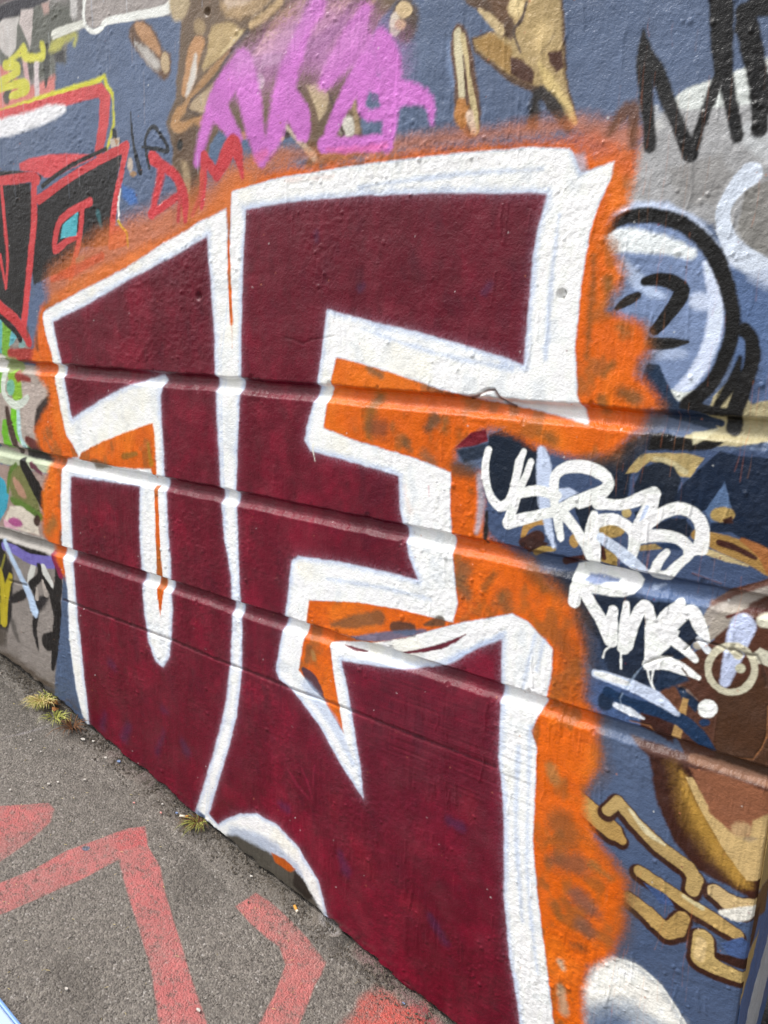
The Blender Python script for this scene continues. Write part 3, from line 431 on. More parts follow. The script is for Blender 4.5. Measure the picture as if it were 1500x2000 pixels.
P('ringed_ball','#5d7296',0.0082,'flat',1,0,[(-0.2703,1.6749),(-0.2108,1.6466),(-0.1902,1.4874),(-0.2496,1.4756),(-0.2499,1.5912)])
S('ringed_ball','#dce1e2',0.0089,'flat',1,3,[(-0.4475,1.7138,0.0188),(-0.4122,1.7152,0.0175),(-0.3699,1.7091,0.0137),(-0.3246,1.6939,0.0078)])
S('ringed_ball','#d0d9ec',0.0072,'flat',1,3,[(-0.3018,1.6792,0.0046),(-0.2883,1.6474,0.01),(-0.2806,1.6121,0.0109),(-0.283,1.5675,0.0102),(-0.2969,1.5274,0.0113),(-0.3172,1.4992,0.0091)])
P('ringed_ball','#ccd6ea',0.0114,'flat',1,2,[(-0.2873,1.6276),(-0.2919,1.6176),(-0.3048,1.6151),(-0.3163,1.622),(-0.3176,1.6333),(-0.3077,1.6402),(-0.2943,1.6376)])
S('ringed_ball','#bccae2',0.0106,'flat',0.8,3,[(-0.4242,1.6788,0.0127),(-0.3819,1.6448,0.0091),(-0.3543,1.6336,0.0041)])
P('ringed_ball','#aebbd4',0.012,'flat',0.8,2,[(-0.3115,1.5534),(-0.3205,1.5449),(-0.3429,1.542),(-0.362,1.5469),(-0.363,1.5561),(-0.3451,1.5624),(-0.3223,1.5611)])
S('ringed_ball','#d5d9d4',0.0045,'flat',1,3,[(-0.3302,1.4953,0.0042),(-0.3123,1.4889,0.0074),(-0.2935,1.4977,0.004)])
S('ringed_ball','#aab4c8',0.0094,'flat',0.6,0,[(-0.2185,1.6568,0.0146),(-0.2385,1.6605,0.0074)])
P('ringed_ball','#243850',0.0045,'flat',1,0,[(-0.3727,1.5343),(-0.3528,1.5352),(-0.3376,1.5071),(-0.319,1.4816),(-0.254,1.4544),(-0.2669,1.4427),(-0.3352,1.4572),(-0.3602,1.4747),(-0.3759,1.5126)])
P('ringed_ball','#b3a987',0.0043,'flat',1,0,[(-0.2692,1.4927),(-0.248,1.5197),(-0.2165,1.4855),(-0.1911,1.4945),(-0.1835,1.4361),(-0.2293,1.4239),(-0.3082,1.4186),(-0.3023,1.4331),(-0.26,1.4448),(-0.2768,1.4659)])
S('ringed_ball/ring','#171616',0.0058,'flat',1,2,[(-0.4539,1.7304,0.006),(-0.434,1.7454,0.0092),(-0.4082,1.7504,0.0111),(-0.3747,1.7463,0.0108),(-0.3429,1.7354,0.011),(-0.3151,1.7159,0.0116),(-0.2921,1.6914,0.0119),(-0.2761,1.6605,0.0111),(-0.2636,1.6311,0.0107),(-0.2571,1.6003,0.0103),(-0.2565,1.5726,0.0104),(-0.2621,1.5444,0.0105),(-0.2733,1.5153,0.0107),(-0.2894,1.4935,0.0117),(-0.3045,1.4789,0.0127)])
S('ringed_ball/ring','#161515',0.0049,'flat',1,3,[(-0.2408,1.5886,0.0098),(-0.2301,1.5776,0.009),(-0.2241,1.5517,0.0106),(-0.2276,1.5258,0.0107),(-0.2331,1.4988,0.0116),(-0.2378,1.4758,0.0117),(-0.2386,1.4483,0.011)])
S('ringed_ball/ring','#161515',0.0057,'flat',1,3,[(-0.2406,1.5489,0.0038),(-0.2463,1.5169,0.0078),(-0.2639,1.4774,0.0056)])
S('ringed_ball/ring','#181717',0.0036,'flat',1,3,[(-0.3047,1.4804,0.0074),(-0.2718,1.4723,0.0072),(-0.2353,1.4723,0.0055)])
S('ringed_ball/ring','#2a2828',0.0237,'flat',0.35,3,[(-0.2331,1.4548,0.0078),(-0.2192,1.5069,0.0114),(-0.2179,1.5498,0.0038)])
S('ringed_ball/figure','#181717',0.0034,'flat',1,3,[(-0.3869,1.6559,0.0066),(-0.369,1.6585,0.0094),(-0.3492,1.6546,0.0109),(-0.3336,1.6458,0.0112),(-0.3337,1.6335,0.0124),(-0.3415,1.6182,0.0113),(-0.3517,1.6027,0.0098),(-0.3642,1.5854,0.0079)])
S('ringed_ball/figure','#181717',0.0034,'flat',1,3,[(-0.3667,1.5657,0.0092),(-0.3396,1.5666,0.0086),(-0.3148,1.5695,0.0024)])
S('ringed_ball/figure','#2a2420',0.0034,'flat',1,3,[(-0.4261,1.6171,0.0043),(-0.4112,1.6277,0.0081),(-0.3956,1.6359,0.0059)])
P('ringed_ball','#161515',0.0038,'flat',1,0,[(-0.3694,1.4265),(-0.3402,1.4326),(-0.2981,1.4289),(-0.2616,1.428),(-0.244,1.4299),(-0.2705,1.4118),(-0.3015,1.399),(-0.3365,1.3982),(-0.3592,1.4052)])
P('ringed_ball','#c3bd9f',0.0044,'flat',1,0,[(-0.2953,1.4369),(-0.2602,1.4463),(-0.2728,1.4315),(-0.2898,1.4205)])
S('ringed_ball','#22354f',0.0037,'flat',1,3,[(-0.3209,1.4654,0.0058),(-0.2908,1.4617,0.0073),(-0.2582,1.454,0.0048)])
P('navy_letters','#4a5a78',0.005,'flat',1,0,[(-0.5903,1.4181),(-0.476,1.3822),(-0.3685,1.4026),(-0.1818,1.4231),(-0.1568,1.2306),(-0.2579,1.1754),(-0.4743,1.1523),(-0.6262,1.2062),(-0.6428,1.3815)])
P('navy_letters','#1b2839',0.0047,'flat',1,0,[(-0.6338,1.4005),(-0.5907,1.4224),(-0.5602,1.4008),(-0.54,1.3837),(-0.5273,1.3413),(-0.5317,1.2782),(-0.5789,1.2597),(-0.6222,1.3013),(-0.6379,1.3546)])
P('navy_letters','#1b2839',0.0049,'flat',1,0,[(-0.4489,1.3727),(-0.3789,1.4256),(-0.36,1.4131),(-0.3787,1.3607),(-0.3799,1.3149),(-0.4171,1.3092),(-0.4131,1.3562)])
P('navy_letters','#b29f70',0.0034,'flat',1,0,[(-0.3872,1.3637),(-0.3681,1.3986),(-0.2956,1.4067),(-0.2729,1.4016),(-0.2878,1.3709),(-0.3028,1.3705),(-0.3276,1.3873),(-0.3511,1.3885),(-0.369,1.3685)])
S('navy_letters','#c3b892',0.0034,'flat',1,3,[(-0.3438,1.3933,0.0026),(-0.32,1.3882,0.006),(-0.2961,1.3777,0.0042)])
P('navy_letters','#1b2839',0.004,'flat',1,0,[(-0.3723,1.3451),(-0.3611,1.3776),(-0.3355,1.3887),(-0.3134,1.3835),(-0.3024,1.3666),(-0.3066,1.322),(-0.3349,1.3095),(-0.3646,1.3172)])
P('navy_letters','#1a2b42',0.0034,'flat',1,0,[(-0.2978,1.3593),(-0.2508,1.4155),(-0.2277,1.4106),(-0.1804,1.4123),(-0.1671,1.3096),(-0.2189,1.3045),(-0.2245,1.327),(-0.2379,1.3675),(-0.2603,1.3252),(-0.2883,1.3088),(-0.3131,1.3251)])
P('navy_letters','#5f7697',0.0034,'flat',1,0,[(-0.2615,1.3227),(-0.2396,1.3696),(-0.2268,1.3344),(-0.2268,1.3173),(-0.2509,1.307)])
P('navy_letters','#1a2b42',0.0034,'flat',1,0,[(-0.2507,1.3054),(-0.1695,1.3282),(-0.1608,1.2609),(-0.1904,1.2784),(-0.2207,1.2964),(-0.2526,1.2908)])
P('navy_letters','#ad9560',0.0037,'flat',1,2,[(-0.2198,1.3238),(-0.225,1.3139),(-0.239,1.3093),(-0.2514,1.3136),(-0.2526,1.3237),(-0.2417,1.3318),(-0.2272,1.3318)])
P('navy_letters','#44261f',0.0034,'flat',1,0,[(-0.2357,1.3135),(-0.2237,1.3209),(-0.221,1.3104),(-0.2329,1.3084)])
S('navy_letters','#a6854e',0.0037,'flat',1,3,[(-0.2704,1.2837,0.0085),(-0.2254,1.2758,0.0148),(-0.189,1.267,0.0161),(-0.1603,1.2571,0.0174)])
S('navy_letters','#47241d',0.0034,'flat',1,3,[(-0.2365,1.2778,0.005),(-0.2108,1.273,0.0053),(-0.1851,1.2638,0.0032)])
S('navy_letters','#c2b189',0.0034,'flat',1,3,[(-0.2513,1.2606,0.0051),(-0.2229,1.2548,0.0041),(-0.1939,1.2503,0.0016)])
S('navy_letters','#a36d40',0.0036,'flat',1,3,[(-0.2055,1.2874,0.004),(-0.176,1.2734,0.0095),(-0.1598,1.2533,0.0118)])
P('navy_letters','#1b2839',0.0037,'flat',1,0,[(-0.5748,1.2852),(-0.5319,1.3052),(-0.5283,1.2833),(-0.5771,1.2618)])
P('navy_letters','#1b2839',0.0035,'flat',1,0,[(-0.4689,1.3013),(-0.4345,1.3109),(-0.4247,1.2519),(-0.4463,1.2481)])
S('navy_letters','#b08a4f',0.0037,'flat',1,3,[(-0.5551,1.2304,0.0052),(-0.5505,1.2478,0.0062),(-0.5341,1.2597,0.0061),(-0.5209,1.2619,0.0051)])
S('navy_letters','#45261f',0.0047,'flat',1,0,[(-0.5542,1.2194,0.0094),(-0.5282,1.2334,0.0133)])
P('navy_letters','#3d2019',0.0038,'flat',1,0,[(-0.5612,1.22),(-0.5376,1.2317),(-0.5039,1.2268),(-0.5264,1.2107),(-0.5498,1.1998)])
S('navy_letters','#a58c52',0.0034,'flat',1,3,[(-0.5354,1.2025,0.0052),(-0.5152,1.2147,0.0061),(-0.4967,1.2191,0.004)])
P('navy_letters','#b08f58',0.0036,'flat',1,2,[(-0.4529,1.2416),(-0.4554,1.2314),(-0.4627,1.2276),(-0.4693,1.2332),(-0.4702,1.2438),(-0.4648,1.2515),(-0.4571,1.2505)])
S('navy_letters','#431f1b',0.0036,'flat',1,3,[(-0.4783,1.1991,0.007),(-0.4518,1.2097,0.0059),(-0.4303,1.2175,0.0039)])
P('navy_letters','#a58c58',0.0034,'flat',1,2,[(-0.3782,1.273),(-0.3852,1.2612),(-0.4032,1.2553),(-0.4188,1.26),(-0.42,1.2718),(-0.4058,1.2817),(-0.3872,1.2821)])
P('navy_letters','#a38a52',0.0034,'flat',1,0,[(-0.4103,1.2372),(-0.3872,1.2285),(-0.3869,1.2086),(-0.415,1.2135)])
S('navy_letters','#43231d',0.0035,'flat',1,0,[(-0.4137,1.2365,0.0038),(-0.4086,1.22,0.0038)])
P('navy_letters','#9f8a5e',0.0034,'flat',1,0,[(-0.3609,1.2498),(-0.3295,1.259),(-0.3169,1.253),(-0.352,1.243)])
P('navy_letters','#233a5a',0.0034,'flat',1,0,[(-0.3295,1.259),(-0.2949,1.2654),(-0.29,1.2556),(-0.3169,1.253)])
P('navy_letters','#1d2a3c',0.0039,'flat',1,0,[(-0.3401,1.2838),(-0.3107,1.3035),(-0.2881,1.3072),(-0.2757,1.2908),(-0.281,1.2777),(-0.3161,1.2813)])
P('navy_letters','#1d2a3c',0.0034,'flat',1,0,[(-0.3681,1.3042),(-0.3558,1.3111),(-0.3606,1.287)])
P('navy_letters','#b3a070',0.0034,'flat',1,2,[(-0.3712,1.302),(-0.3736,1.2951),(-0.3803,1.2924),(-0.3863,1.296),(-0.387,1.3032),(-0.3819,1.3085),(-0.3749,1.308)])
P('navy_letters','#212e42',0.0087,'flat',1,0,[(-0.5252,1.1711),(-0.4587,1.1849),(-0.4288,1.1534),(-0.3362,1.1691),(-0.2728,1.1719),(-0.2477,1.1527),(-0.2513,1.1179),(-0.2692,1.0698),(-0.2965,1.0262),(-0.3447,1.0069),(-0.4076,1.0205),(-0.4392,1.068),(-0.4629,1.1272)])
P('navy_letters','#3a4a64',0.0091,'flat',1,0,[(-0.4433,1.1134),(-0.4039,1.0774),(-0.3807,1.0191),(-0.4173,1.0271)])
P('navy_letters','#4d6288',0.0091,'flat',1,0,[(-0.4156,1.0087),(-0.336,1.005),(-0.2918,0.9825),(-0.3204,0.9359),(-0.3999,0.9372),(-0.4293,0.9566)])
P('navy_letters','#22344c',0.0055,'flat',1,2,[(-0.3686,0.9761),(-0.3725,0.9615),(-0.3839,0.9545),(-0.3943,0.9604),(-0.3956,0.9749),(-0.387,0.9868),(-0.375,0.9873)])
P('navy_letters','#5c6f90',0.0064,'flat',1,0,[(-0.3546,1.1876),(-0.2316,1.2062),(-0.2159,1.1975),(-0.2501,1.173),(-0.3357,1.1641)])
P('brown_shape','#59382a',0.004,'flat',1,0,[(-0.158,1.2397),(-0.2103,1.2109),(-0.2423,1.1707),(-0.2256,1.1248),(-0.2701,1.0783),(-0.2924,1.0631),(-0.2663,1.0443),(-0.2928,0.9913),(-0.2713,0.9438),(-0.2431,0.9082),(-0.1135,0.8965)])
P('brown_shape','#4f3524',0.0157,'flat',1,0,[(-0.2132,1.0518),(-0.1387,1.0911),(-0.1146,0.9048),(-0.2045,0.9138)])
P('brown_shape','#6a4634',0.0068,'flat',1,0,[(-0.2914,1.0545),(-0.2616,1.037),(-0.2537,0.9318),(-0.305,0.9505)])
P('brown_shape','#43241c',0.007,'flat',1,0,[(-0.3255,0.9853),(-0.2673,0.9816),(-0.2693,0.9261),(-0.3208,0.9404)])
S('brown_shape','#a79f97',0.0053,'flat',1,3,[(-0.2451,1.1433,0.0044),(-0.2228,1.1754,0.0144),(-0.1977,1.196,0.0124),(-0.159,1.2207,0.008)])
S('brown_shape','#a29a90',0.0046,'flat',1,3,[(-0.2342,1.1275,0.0069),(-0.2145,1.1618,0.011),(-0.1926,1.1834,0.0058)])
S('brown_shape','#7a5a50',0.006,'flat',1,3,[(-0.2359,1.1805,0.0043),(-0.2024,1.2046,0.0041),(-0.1635,1.2292,0.0024)])
S('brown_shape','#5a2f28',0.0045,'flat',1,3,[(-0.212,1.1649,0.0021),(-0.1851,1.1804,0.0025),(-0.1542,1.1839,0.0032)])
P('brown_shape','#cdcab8',0.0052,'flat',1,2,[(-0.1455,1.1749),(-0.1495,1.1657),(-0.1605,1.1609),(-0.1704,1.1641),(-0.1715,1.1729),(-0.1631,1.1806),(-0.1515,1.1815)])
P('brown_shape','#cbc8b6',0.0034,'flat',1,0,[(-0.1702,1.1182),(-0.1617,1.1287),(-0.143,1.1241),(-0.1402,1.1021),(-0.1614,1.1042)])
P('brown_shape','#b4ada0',0.0034,'flat',1,2,[(-0.2413,1.1104),(-0.2435,1.1045),(-0.2496,1.1015),(-0.2551,1.1037),(-0.2557,1.1095),(-0.2511,1.1144),(-0.2446,1.1148)])
P('brown_shape','#22354d',0.0059,'flat',1,0,[(-0.2933,1.0717),(-0.2692,1.0698),(-0.2549,1.0478),(-0.2956,1.0175),(-0.308,1.0182)])
P('brown_shape','#22354d',0.0041,'flat',1,0,[(-0.2746,1.033),(-0.253,1.0308),(-0.2298,1.0117),(-0.2391,0.9981),(-0.263,1.0144)])
S('brown_shape','#7b6a62',0.0034,'flat',1,3,[(-0.2684,1.0348,0.0009),(-0.2528,1.0291,0.0018),(-0.2384,1.0195,0.0009)])
P('brown_shape','#b08f5e',0.0034,'flat',1,0,[(-0.261,1.0177),(-0.2514,1.0171),(-0.2563,0.94),(-0.2722,0.938)])
S('brown_shape','#1b3858',0.0034,'flat',1,3,[(-0.3813,0.989,0.009),(-0.3421,0.9808,0.0098),(-0.3,0.9816,0.0105),(-0.2588,0.9772,0.0121),(-0.2317,0.9614,0.0128),(-0.2094,0.9425,0.0073)])
P('brown_shape','#1f3a5c',0.0034,'flat',1,2,[(-0.2155,0.9883),(-0.218,0.982),(-0.2247,0.9783),(-0.2307,0.9801),(-0.2314,0.986),(-0.2263,0.9916),(-0.2192,0.9926)])
P('brown_curl','#5f3d2c',0.0067,'flat',0.9,0,[(-0.3402,0.9195),(-0.2402,0.9185),(-0.1162,0.9172),(-0.1135,0.8965),(-0.2903,0.8904)])
P('brown_curl','#43241a',0.0077,'flat',1,0,[(-0.3023,0.901),(-0.2344,0.9023),(-0.1151,0.9089),(-0.0909,0.722),(-0.1191,0.7121),(-0.1481,0.7201),(-0.2007,0.7268),(-0.2453,0.7601),(-0.2835,0.8266)])
S('brown_curl','#7a5c2c',0.0293,'flat',1,3,[(-0.2611,0.8959,0.0076),(-0.2399,0.8445,0.0163),(-0.2012,0.7858,0.019),(-0.141,0.7369,0.0121)])
S('brown_curl','#ab8742',0.0188,'flat',1,3,[(-0.2488,0.8876,0.0038),(-0.2256,0.8391,0.0095),(-0.1824,0.7802,0.0122),(-0.1335,0.7369,0.0093)])
P('brown_curl','#c2a878',0.0034,'flat',1,0,[(-0.2418,0.8829),(-0.218,0.8423),(-0.1736,0.7843),(-0.132,0.7432),(-0.1094,0.7525),(-0.1037,0.8208),(-0.1108,0.8756),(-0.1401,0.8497),(-0.1649,0.839),(-0.201,0.8513),(-0.2309,0.8853)])
P('brown_curl','#8f6047',0.0066,'flat',1,0,[(-0.2383,0.9009),(-0.1959,0.9063),(-0.1146,0.9048),(-0.1105,0.8731),(-0.1348,0.8484),(-0.1383,0.8178),(-0.1603,0.8135),(-0.1974,0.8343)])
P('brown_curl','#b99f78',0.0115,'flat',0.8,2,[(-0.1356,0.8318),(-0.1397,0.82),(-0.1514,0.8123),(-0.162,0.8145),(-0.1632,0.8251),(-0.1543,0.836),(-0.1421,0.8388)])
P('brown_curl','#7d7064',0.0066,'flat',0.6,2,[(-0.1253,0.82),(-0.1286,0.815),(-0.1367,0.8104),(-0.1437,0.8097),(-0.1442,0.8135),(-0.1378,0.8189),(-0.1294,0.8217)])
S('brown_curl','#8d6a55',0.0049,'flat',1,3,[(-0.2359,0.9155,0.0065),(-0.1744,0.9164,0.0071),(-0.1196,0.9159,0.0069)])
S('painted_bone...','#412419',0.0049,'flat',1,1,[(-0.4164,0.7678,0.0231),(-0.3845,0.7505,0.0264),(-0.3495,0.7331,0.0248),(-0.3322,0.7227,0.015)])
S('painted_bone...','#b3935a',0.0034,'flat',1,1,[(-0.4149,0.7725,0.0162),(-0.383,0.7552,0.0196),(-0.3482,0.7378,0.0181),(-0.3308,0.7273,0.0084)])
S('painted_bone....','#412419',0.0046,'flat',1,1,[(-0.3619,0.7662,0.0163),(-0.3452,0.7913,0.0172),(-0.3134,0.7661,0.0181),(-0.2672,0.7374,0.0189),(-0.2195,0.7207,0.0185),(-0.2073,0.7071,0.0195),(-0.2095,0.6835,0.0175)])
S('painted_bone....','#b39a68',0.0034,'flat',1,1,[(-0.3605,0.7709,0.0096),(-0.3439,0.7958,0.0106),(-0.3121,0.7706,0.0117),(-0.2659,0.7419,0.0126),(-0.2183,0.7251,0.0123),(-0.2062,0.7115,0.0134),(-0.2084,0.688,0.0112)])
S('painted_bone....','#d6cba8',0.0046,'flat',1,3,[(-0.3227,0.7888,0.0023),(-0.2921,0.7626,0.0058),(-0.26,0.7495,0.0023)])
S('painted_bone.....','#412419',0.0046,'flat',1,1,[(-0.2955,0.677,0.0173),(-0.2597,0.6682,0.0181),(-0.2163,0.6563,0.0188),(-0.1664,0.645,0.0183),(-0.1342,0.638,0.0158)])
S('painted_bone.....','#b39864',0.0034,'flat',1,1,[(-0.2942,0.6817,0.0107),(-0.2585,0.6729,0.0117),(-0.2152,0.6608,0.0125),(-0.1653,0.6495,0.0122),(-0.1332,0.6424,0.0098)])
S('painted_bone.....','#d0c49c',0.0045,'flat',1,0,[(-0.2203,0.6701,0.0034),(-0.1909,0.6635,0.0045)])
S('painted_bone......','#412419',0.0048,'flat',1,1,[(-0.3092,0.6187,0.0178),(-0.2748,0.6054,0.0211),(-0.2406,0.5866,0.022),(-0.2268,0.6003,0.0229),(-0.2178,0.6254,0.0179)])
S('painted_bone......','#b39660',0.0034,'flat',1,1,[(-0.3079,0.6235,0.011),(-0.2736,0.6102,0.0144),(-0.2394,0.5914,0.0154),(-0.2256,0.605,0.0164),(-0.2167,0.63,0.0115)])
S('painted_bone.......','#412419',0.0043,'flat',1,1,[(-0.1742,0.6974,0.0192),(-0.156,0.6894,0.0212),(-0.1329,0.6898,0.0219),(-0.1117,0.7009,0.0184)])
S('painted_bone.......','#c4ac80',0.0034,'flat',1,1,[(-0.1731,0.7018,0.0131),(-0.1549,0.6937,0.0152),(-0.1319,0.6941,0.016),(-0.1108,0.7051,0.0126)])
S('painted_bone.......','#d8d5cc',0.0052,'flat',1,3,[(-0.1599,0.6699,0.0044),(-0.1375,0.6778,0.0118),(-0.1127,0.6966,0.0084)])
S('painted_bone........','#412419',0.0045,'flat',1,1,[(-0.1825,0.6044,0.0222),(-0.1796,0.5657,0.0248),(-0.1564,0.561,0.0199),(-0.1157,0.563,0.0161)])
S('painted_bone........','#b8a06c',0.0034,'flat',1,1,[(-0.1814,0.609,0.0159),(-0.1785,0.5704,0.0184),(-0.1553,0.5656,0.0136),(-0.1147,0.5676,0.0099)])
S('painted_bone........','#cdb586',0.0046,'flat',1,0,[(-0.1838,0.6017,0.008),(-0.1836,0.5715,0.0092)])
P('wall_face','#4a5f88',0.0038,'flat',1,0,[(-0.2871,0.6648),(-0.2487,0.6607),(-0.2317,0.6443),(-0.2548,0.6384)])
P('wall_face','#4a5f88',0.0035,'flat',1,0,[(-0.1547,0.6139),(-0.1254,0.6419),(-0.1104,0.6309),(-0.1112,0.6012),(-0.1436,0.6003)])
S('wall_face','#3c2018',0.0035,'flat',1,0,[(-0.1541,0.5884,0.0069),(-0.1103,0.5939,0.0106)])
P('white_ball','#a9b0b8',0.0052,'flat',1,0,[(-0.3751,0.4032),(-0.3557,0.4598),(-0.3252,0.4906),(-0.2889,0.4984),(-0.2425,0.4829),(-0.1988,0.4406),(-0.1779,0.406),(-0.3691,0.2792)])
P('white_ball','#efede6',0.035,'flat',1,0,[(-0.3694,0.3953),(-0.3503,0.454),(-0.3248,0.4865),(-0.2885,0.4944),(-0.242,0.4779),(-0.1932,0.4282),(-0.1858,0.4008),(-0.2214,0.4099),(-0.2762,0.4189),(-0.3213,0.402),(-0.3571,0.3685)])
P('white_ball','#6a7a94',0.0539,'flat',1,0,[(-0.3546,0.3413),(-0.3193,0.3808),(-0.2812,0.3769),(-0.2601,0.3515),(-0.3595,0.2855)])
S('white_ball','#dfe0dc',0.004,'flat',1,3,[(-0.3201,0.4869,0.0023),(-0.284,0.4948,0.0033),(-0.2377,0.4794,0.0032),(-0.1908,0.4297,0.0032)])
P('orange_halo','#d56a10',0.0269,'orange',1,0,[(-2.0209,1.6129),(-1.9627,1.6461),(-1.842,1.6833),(-1.647,1.7333),(-1.4747,1.7774),(-1.3537,1.8135),(-1.2887,1.8531),(-1.2425,1.8693),(-1.1412,1.8798),(-1.0088,1.8787),(-0.9354,1.8787),(-0.7587,1.8777),(-0.6231,1.8728),(-0.5696,1.87),(-0.5184,1.8651),(-0.4835,1.8398),(-0.4408,1.8461),(-0.417,1.8366),(-0.4172,1.8016),(-0.4252,1.7666),(-0.447,1.7498),(-0.4501,1.7243),(-0.4344,1.7014),(-0.4172,1.6638),(-0.4354,1.6301),(-0.438,1.6148),(-0.4047,1.6021),(-0.3784,1.5889),(-0.3675,1.5589),(-0.3826,1.5392),(-0.3845,1.5198),(-0.3499,1.4871),(-0.3396,1.47),(-0.3651,1.4618),(-0.3718,1.4343),(-0.4039,1.3905),(-0.4409,1.3795),(-0.4939,1.3819),(-0.5452,1.3901),(-0.5897,1.4093),(-0.6295,1.4118),(-0.6896,1.3784),(-0.7004,1.3425),(-0.6467,1.3304),(-0.6326,1.2242),(-0.5741,1.1922),(-0.5137,1.1716),(-0.4538,1.1293),(-0.4285,1.0708),(-0.4207,0.9642),(-0.3955,0.9387),(-0.3805,0.8466),(-0.4006,0.7936),(-0.4012,0.7475),(-0.374,0.7078),(-0.339,0.6807),(-0.3127,0.6542),(-0.3082,0.573),(-0.321,0.4962),(-0.364,0.4438),(-0.3694,0.3953),(-0.3567,0.2874),(-0.4804,0.2053),(-0.5655,0.7759),(-0.9162,1.1095),(-1.587,0.8632),(-1.9942,0.8466),(-2.042,0.9073),(-2.0904,0.9688),(-2.0793,1.0939),(-2.0249,1.1908),(-2.093,1.2305),(-2.0981,1.2714),(-2.02,1.3504),(-2.0196,1.3928),(-2.0888,1.4526),(-2.0786,1.4882),(-2.0484,1.5584)])
S('orange_halo','#d07f4a',0.0307,'flat',0.6,3,[(-1.227,1.9013,0.0108),(-1.141,1.9081,0.0141),(-0.9841,1.8941,0.0117),(-0.7596,1.894,0.0112),(-0.5711,1.8894,0.0089),(-0.512,1.886,0.0129),(-0.4539,1.8615,0.0207),(-0.4199,1.8647,0.0121)])
S('orange_halo','#cc6a3c',0.026,'flat',0.65,3,[(-0.5186,1.8673,0.0087),(-0.4683,1.8475,0.0151),(-0.4263,1.8165,0.0098)])
S('orange_halo','#6b4426',0.0134,'flat',0.85,3,[(-0.4624,1.8681,0.0042),(-0.4448,1.8939,0.0106),(-0.4296,1.8933,0.0105),(-0.4253,1.8514,0.0057)])
S('orange_halo','#d27a3c',0.0645,'flat',0.75,3,[(-1.9363,1.6655,0.0505),(-1.7292,1.7263,0.0634),(-1.4919,1.7892,0.0477),(-1.3047,1.8411,0.0427),(-1.2424,1.8762,0.0273)])
S('orange_halo','#d27a3c',0.0373,'flat',0.7,3,[(-1.3217,1.8064,0.0289),(-1.2889,1.845,0.031),(-1.2424,1.8762,0.0246),(-1.1136,1.8905,0.0101)])
S('orange_halo','#cf5a30',0.0105,'flat',0.7,3,[(-1.9577,1.6852,0.0081),(-1.8624,1.7026,0.0136),(-1.7284,1.7359,0.009)])
S('orange_halo','#d56a10',0.0086,'flat',1,0,[(-2.0008,0.9231,0.0189),(-2.0026,0.8636,0.0072)])
P('orange_halo','#7a1f2e',0.0039,'flat',1,0,[(-0.702,1.3705),(-0.6699,1.4016),(-0.6416,1.4106),(-0.6361,1.3895),(-0.6632,1.3775)])
P('orange_halo','#2e3a4c',0.0079,'flat',1,0,[(-0.7018,1.3677),(-0.6632,1.3775),(-0.638,1.3865),(-0.6413,1.3588),(-0.6823,1.3447)])
P('orange_halo','#2e3a4c',0.008,'flat',1,0,[(-0.3779,1.4161),(-0.3518,1.4322),(-0.3586,1.3997),(-0.3784,1.3812)])
S('orange_halo','#aebac9',0.0099,'flat',0.7,3,[(-0.6495,1.3254,0.0054),(-0.6432,1.2748,0.0065),(-0.6483,1.2215,0.0044)])
S('orange_halo','#241f1e',0.006,'flat',1,3,[(-0.6299,1.2627,0.0033),(-0.6295,1.2248,0.0049),(-0.6314,1.2053,0.0044)])
S('orange_halo','#8a5a2a',0.0123,'flat',0.75,3,[(-0.4701,1.6951,0.0035),(-0.4675,1.6494,0.0053),(-0.4685,1.5872,0.0045),(-0.4684,1.5396,0.0045)])
S('orange_halo','#86602f',0.0179,'flat',0.75,0,[(-0.4464,1.6605,0.0078),(-0.4429,1.6491,0.0069)])
S('orange_halo','#8a6538',0.0208,'flat',0.75,0,[(-0.4152,1.5882,0.0095),(-0.4121,1.5806,0.0086)])
S('orange_halo','#7d5a2c',0.0153,'flat',0.75,0,[(-0.4259,1.5319,0.0071),(-0.4369,1.5171,0.0062)])
S('orange_halo','#6f5a38',0.0181,'flat',0.75,0,[(-0.4056,1.4912,0.0088),(-0.3845,1.4808,0.0113)])
S('orange_halo','#7a5a30',0.014,'flat',0.75,0,[(-0.4372,1.477,0.0072),(-0.4332,1.4611,0.0063)])
S('orange_halo','#805a2c',0.0202,'flat',0.75,0,[(-0.5138,1.4038,0.0107),(-0.5282,1.4109,0.0088)])
S('orange_halo','#6e5b40',0.0145,'flat',0.75,0,[(-0.9011,1.5027,0.006),(-0.8703,1.4898,0.0048)])
S('orange_halo','#6b5a45',0.0172,'flat',0.75,0,[(-0.7712,1.4794,0.009),(-0.7159,1.4664,0.0044)])
S('orange_halo','#7b6232',0.0254,'flat',0.75,3,[(-0.8812,1.4504,0.0109),(-0.8961,1.4147,0.0123),(-0.8975,1.3746,0.0062)])
S('orange_halo','#7f4a30',0.0295,'flat',0.75,0,[(-0.8793,1.3914,0.0171),(-0.867,1.3895,0.0158)])
S('orange_halo','#5f5240',0.0176,'flat',0.75,0,[(-0.762,1.4022,0.0091),(-0.746,1.4178,0.0135)])
S('orange_halo','#7c6035',0.0173,'flat',0.75,0,[(-0.7241,1.4197,0.0077),(-0.7253,1.4009,0.0067)])
S('orange_halo','#705a3a',0.0184,'flat',0.75,0,[(-0.8122,1.3684,0.0106),(-0.7999,1.3551,0.0047)])
S('orange_halo','#86654a',0.0239,'flat',0.75,0,[(-0.7651,1.3493,0.0127),(-0.7475,1.3368,0.0092)])
S('orange_halo','#4c4232',0.0229,'flat',0.75,0,[(-0.6977,1.3334,0.0145),(-0.6709,1.332,0.0164)])
S('orange_halo','#7a5e42',0.024,'flat',0.75,3,[(-0.6708,1.1487,0.0172),(-0.68,1.1168,0.014),(-0.6625,1.1005,0.0104)])
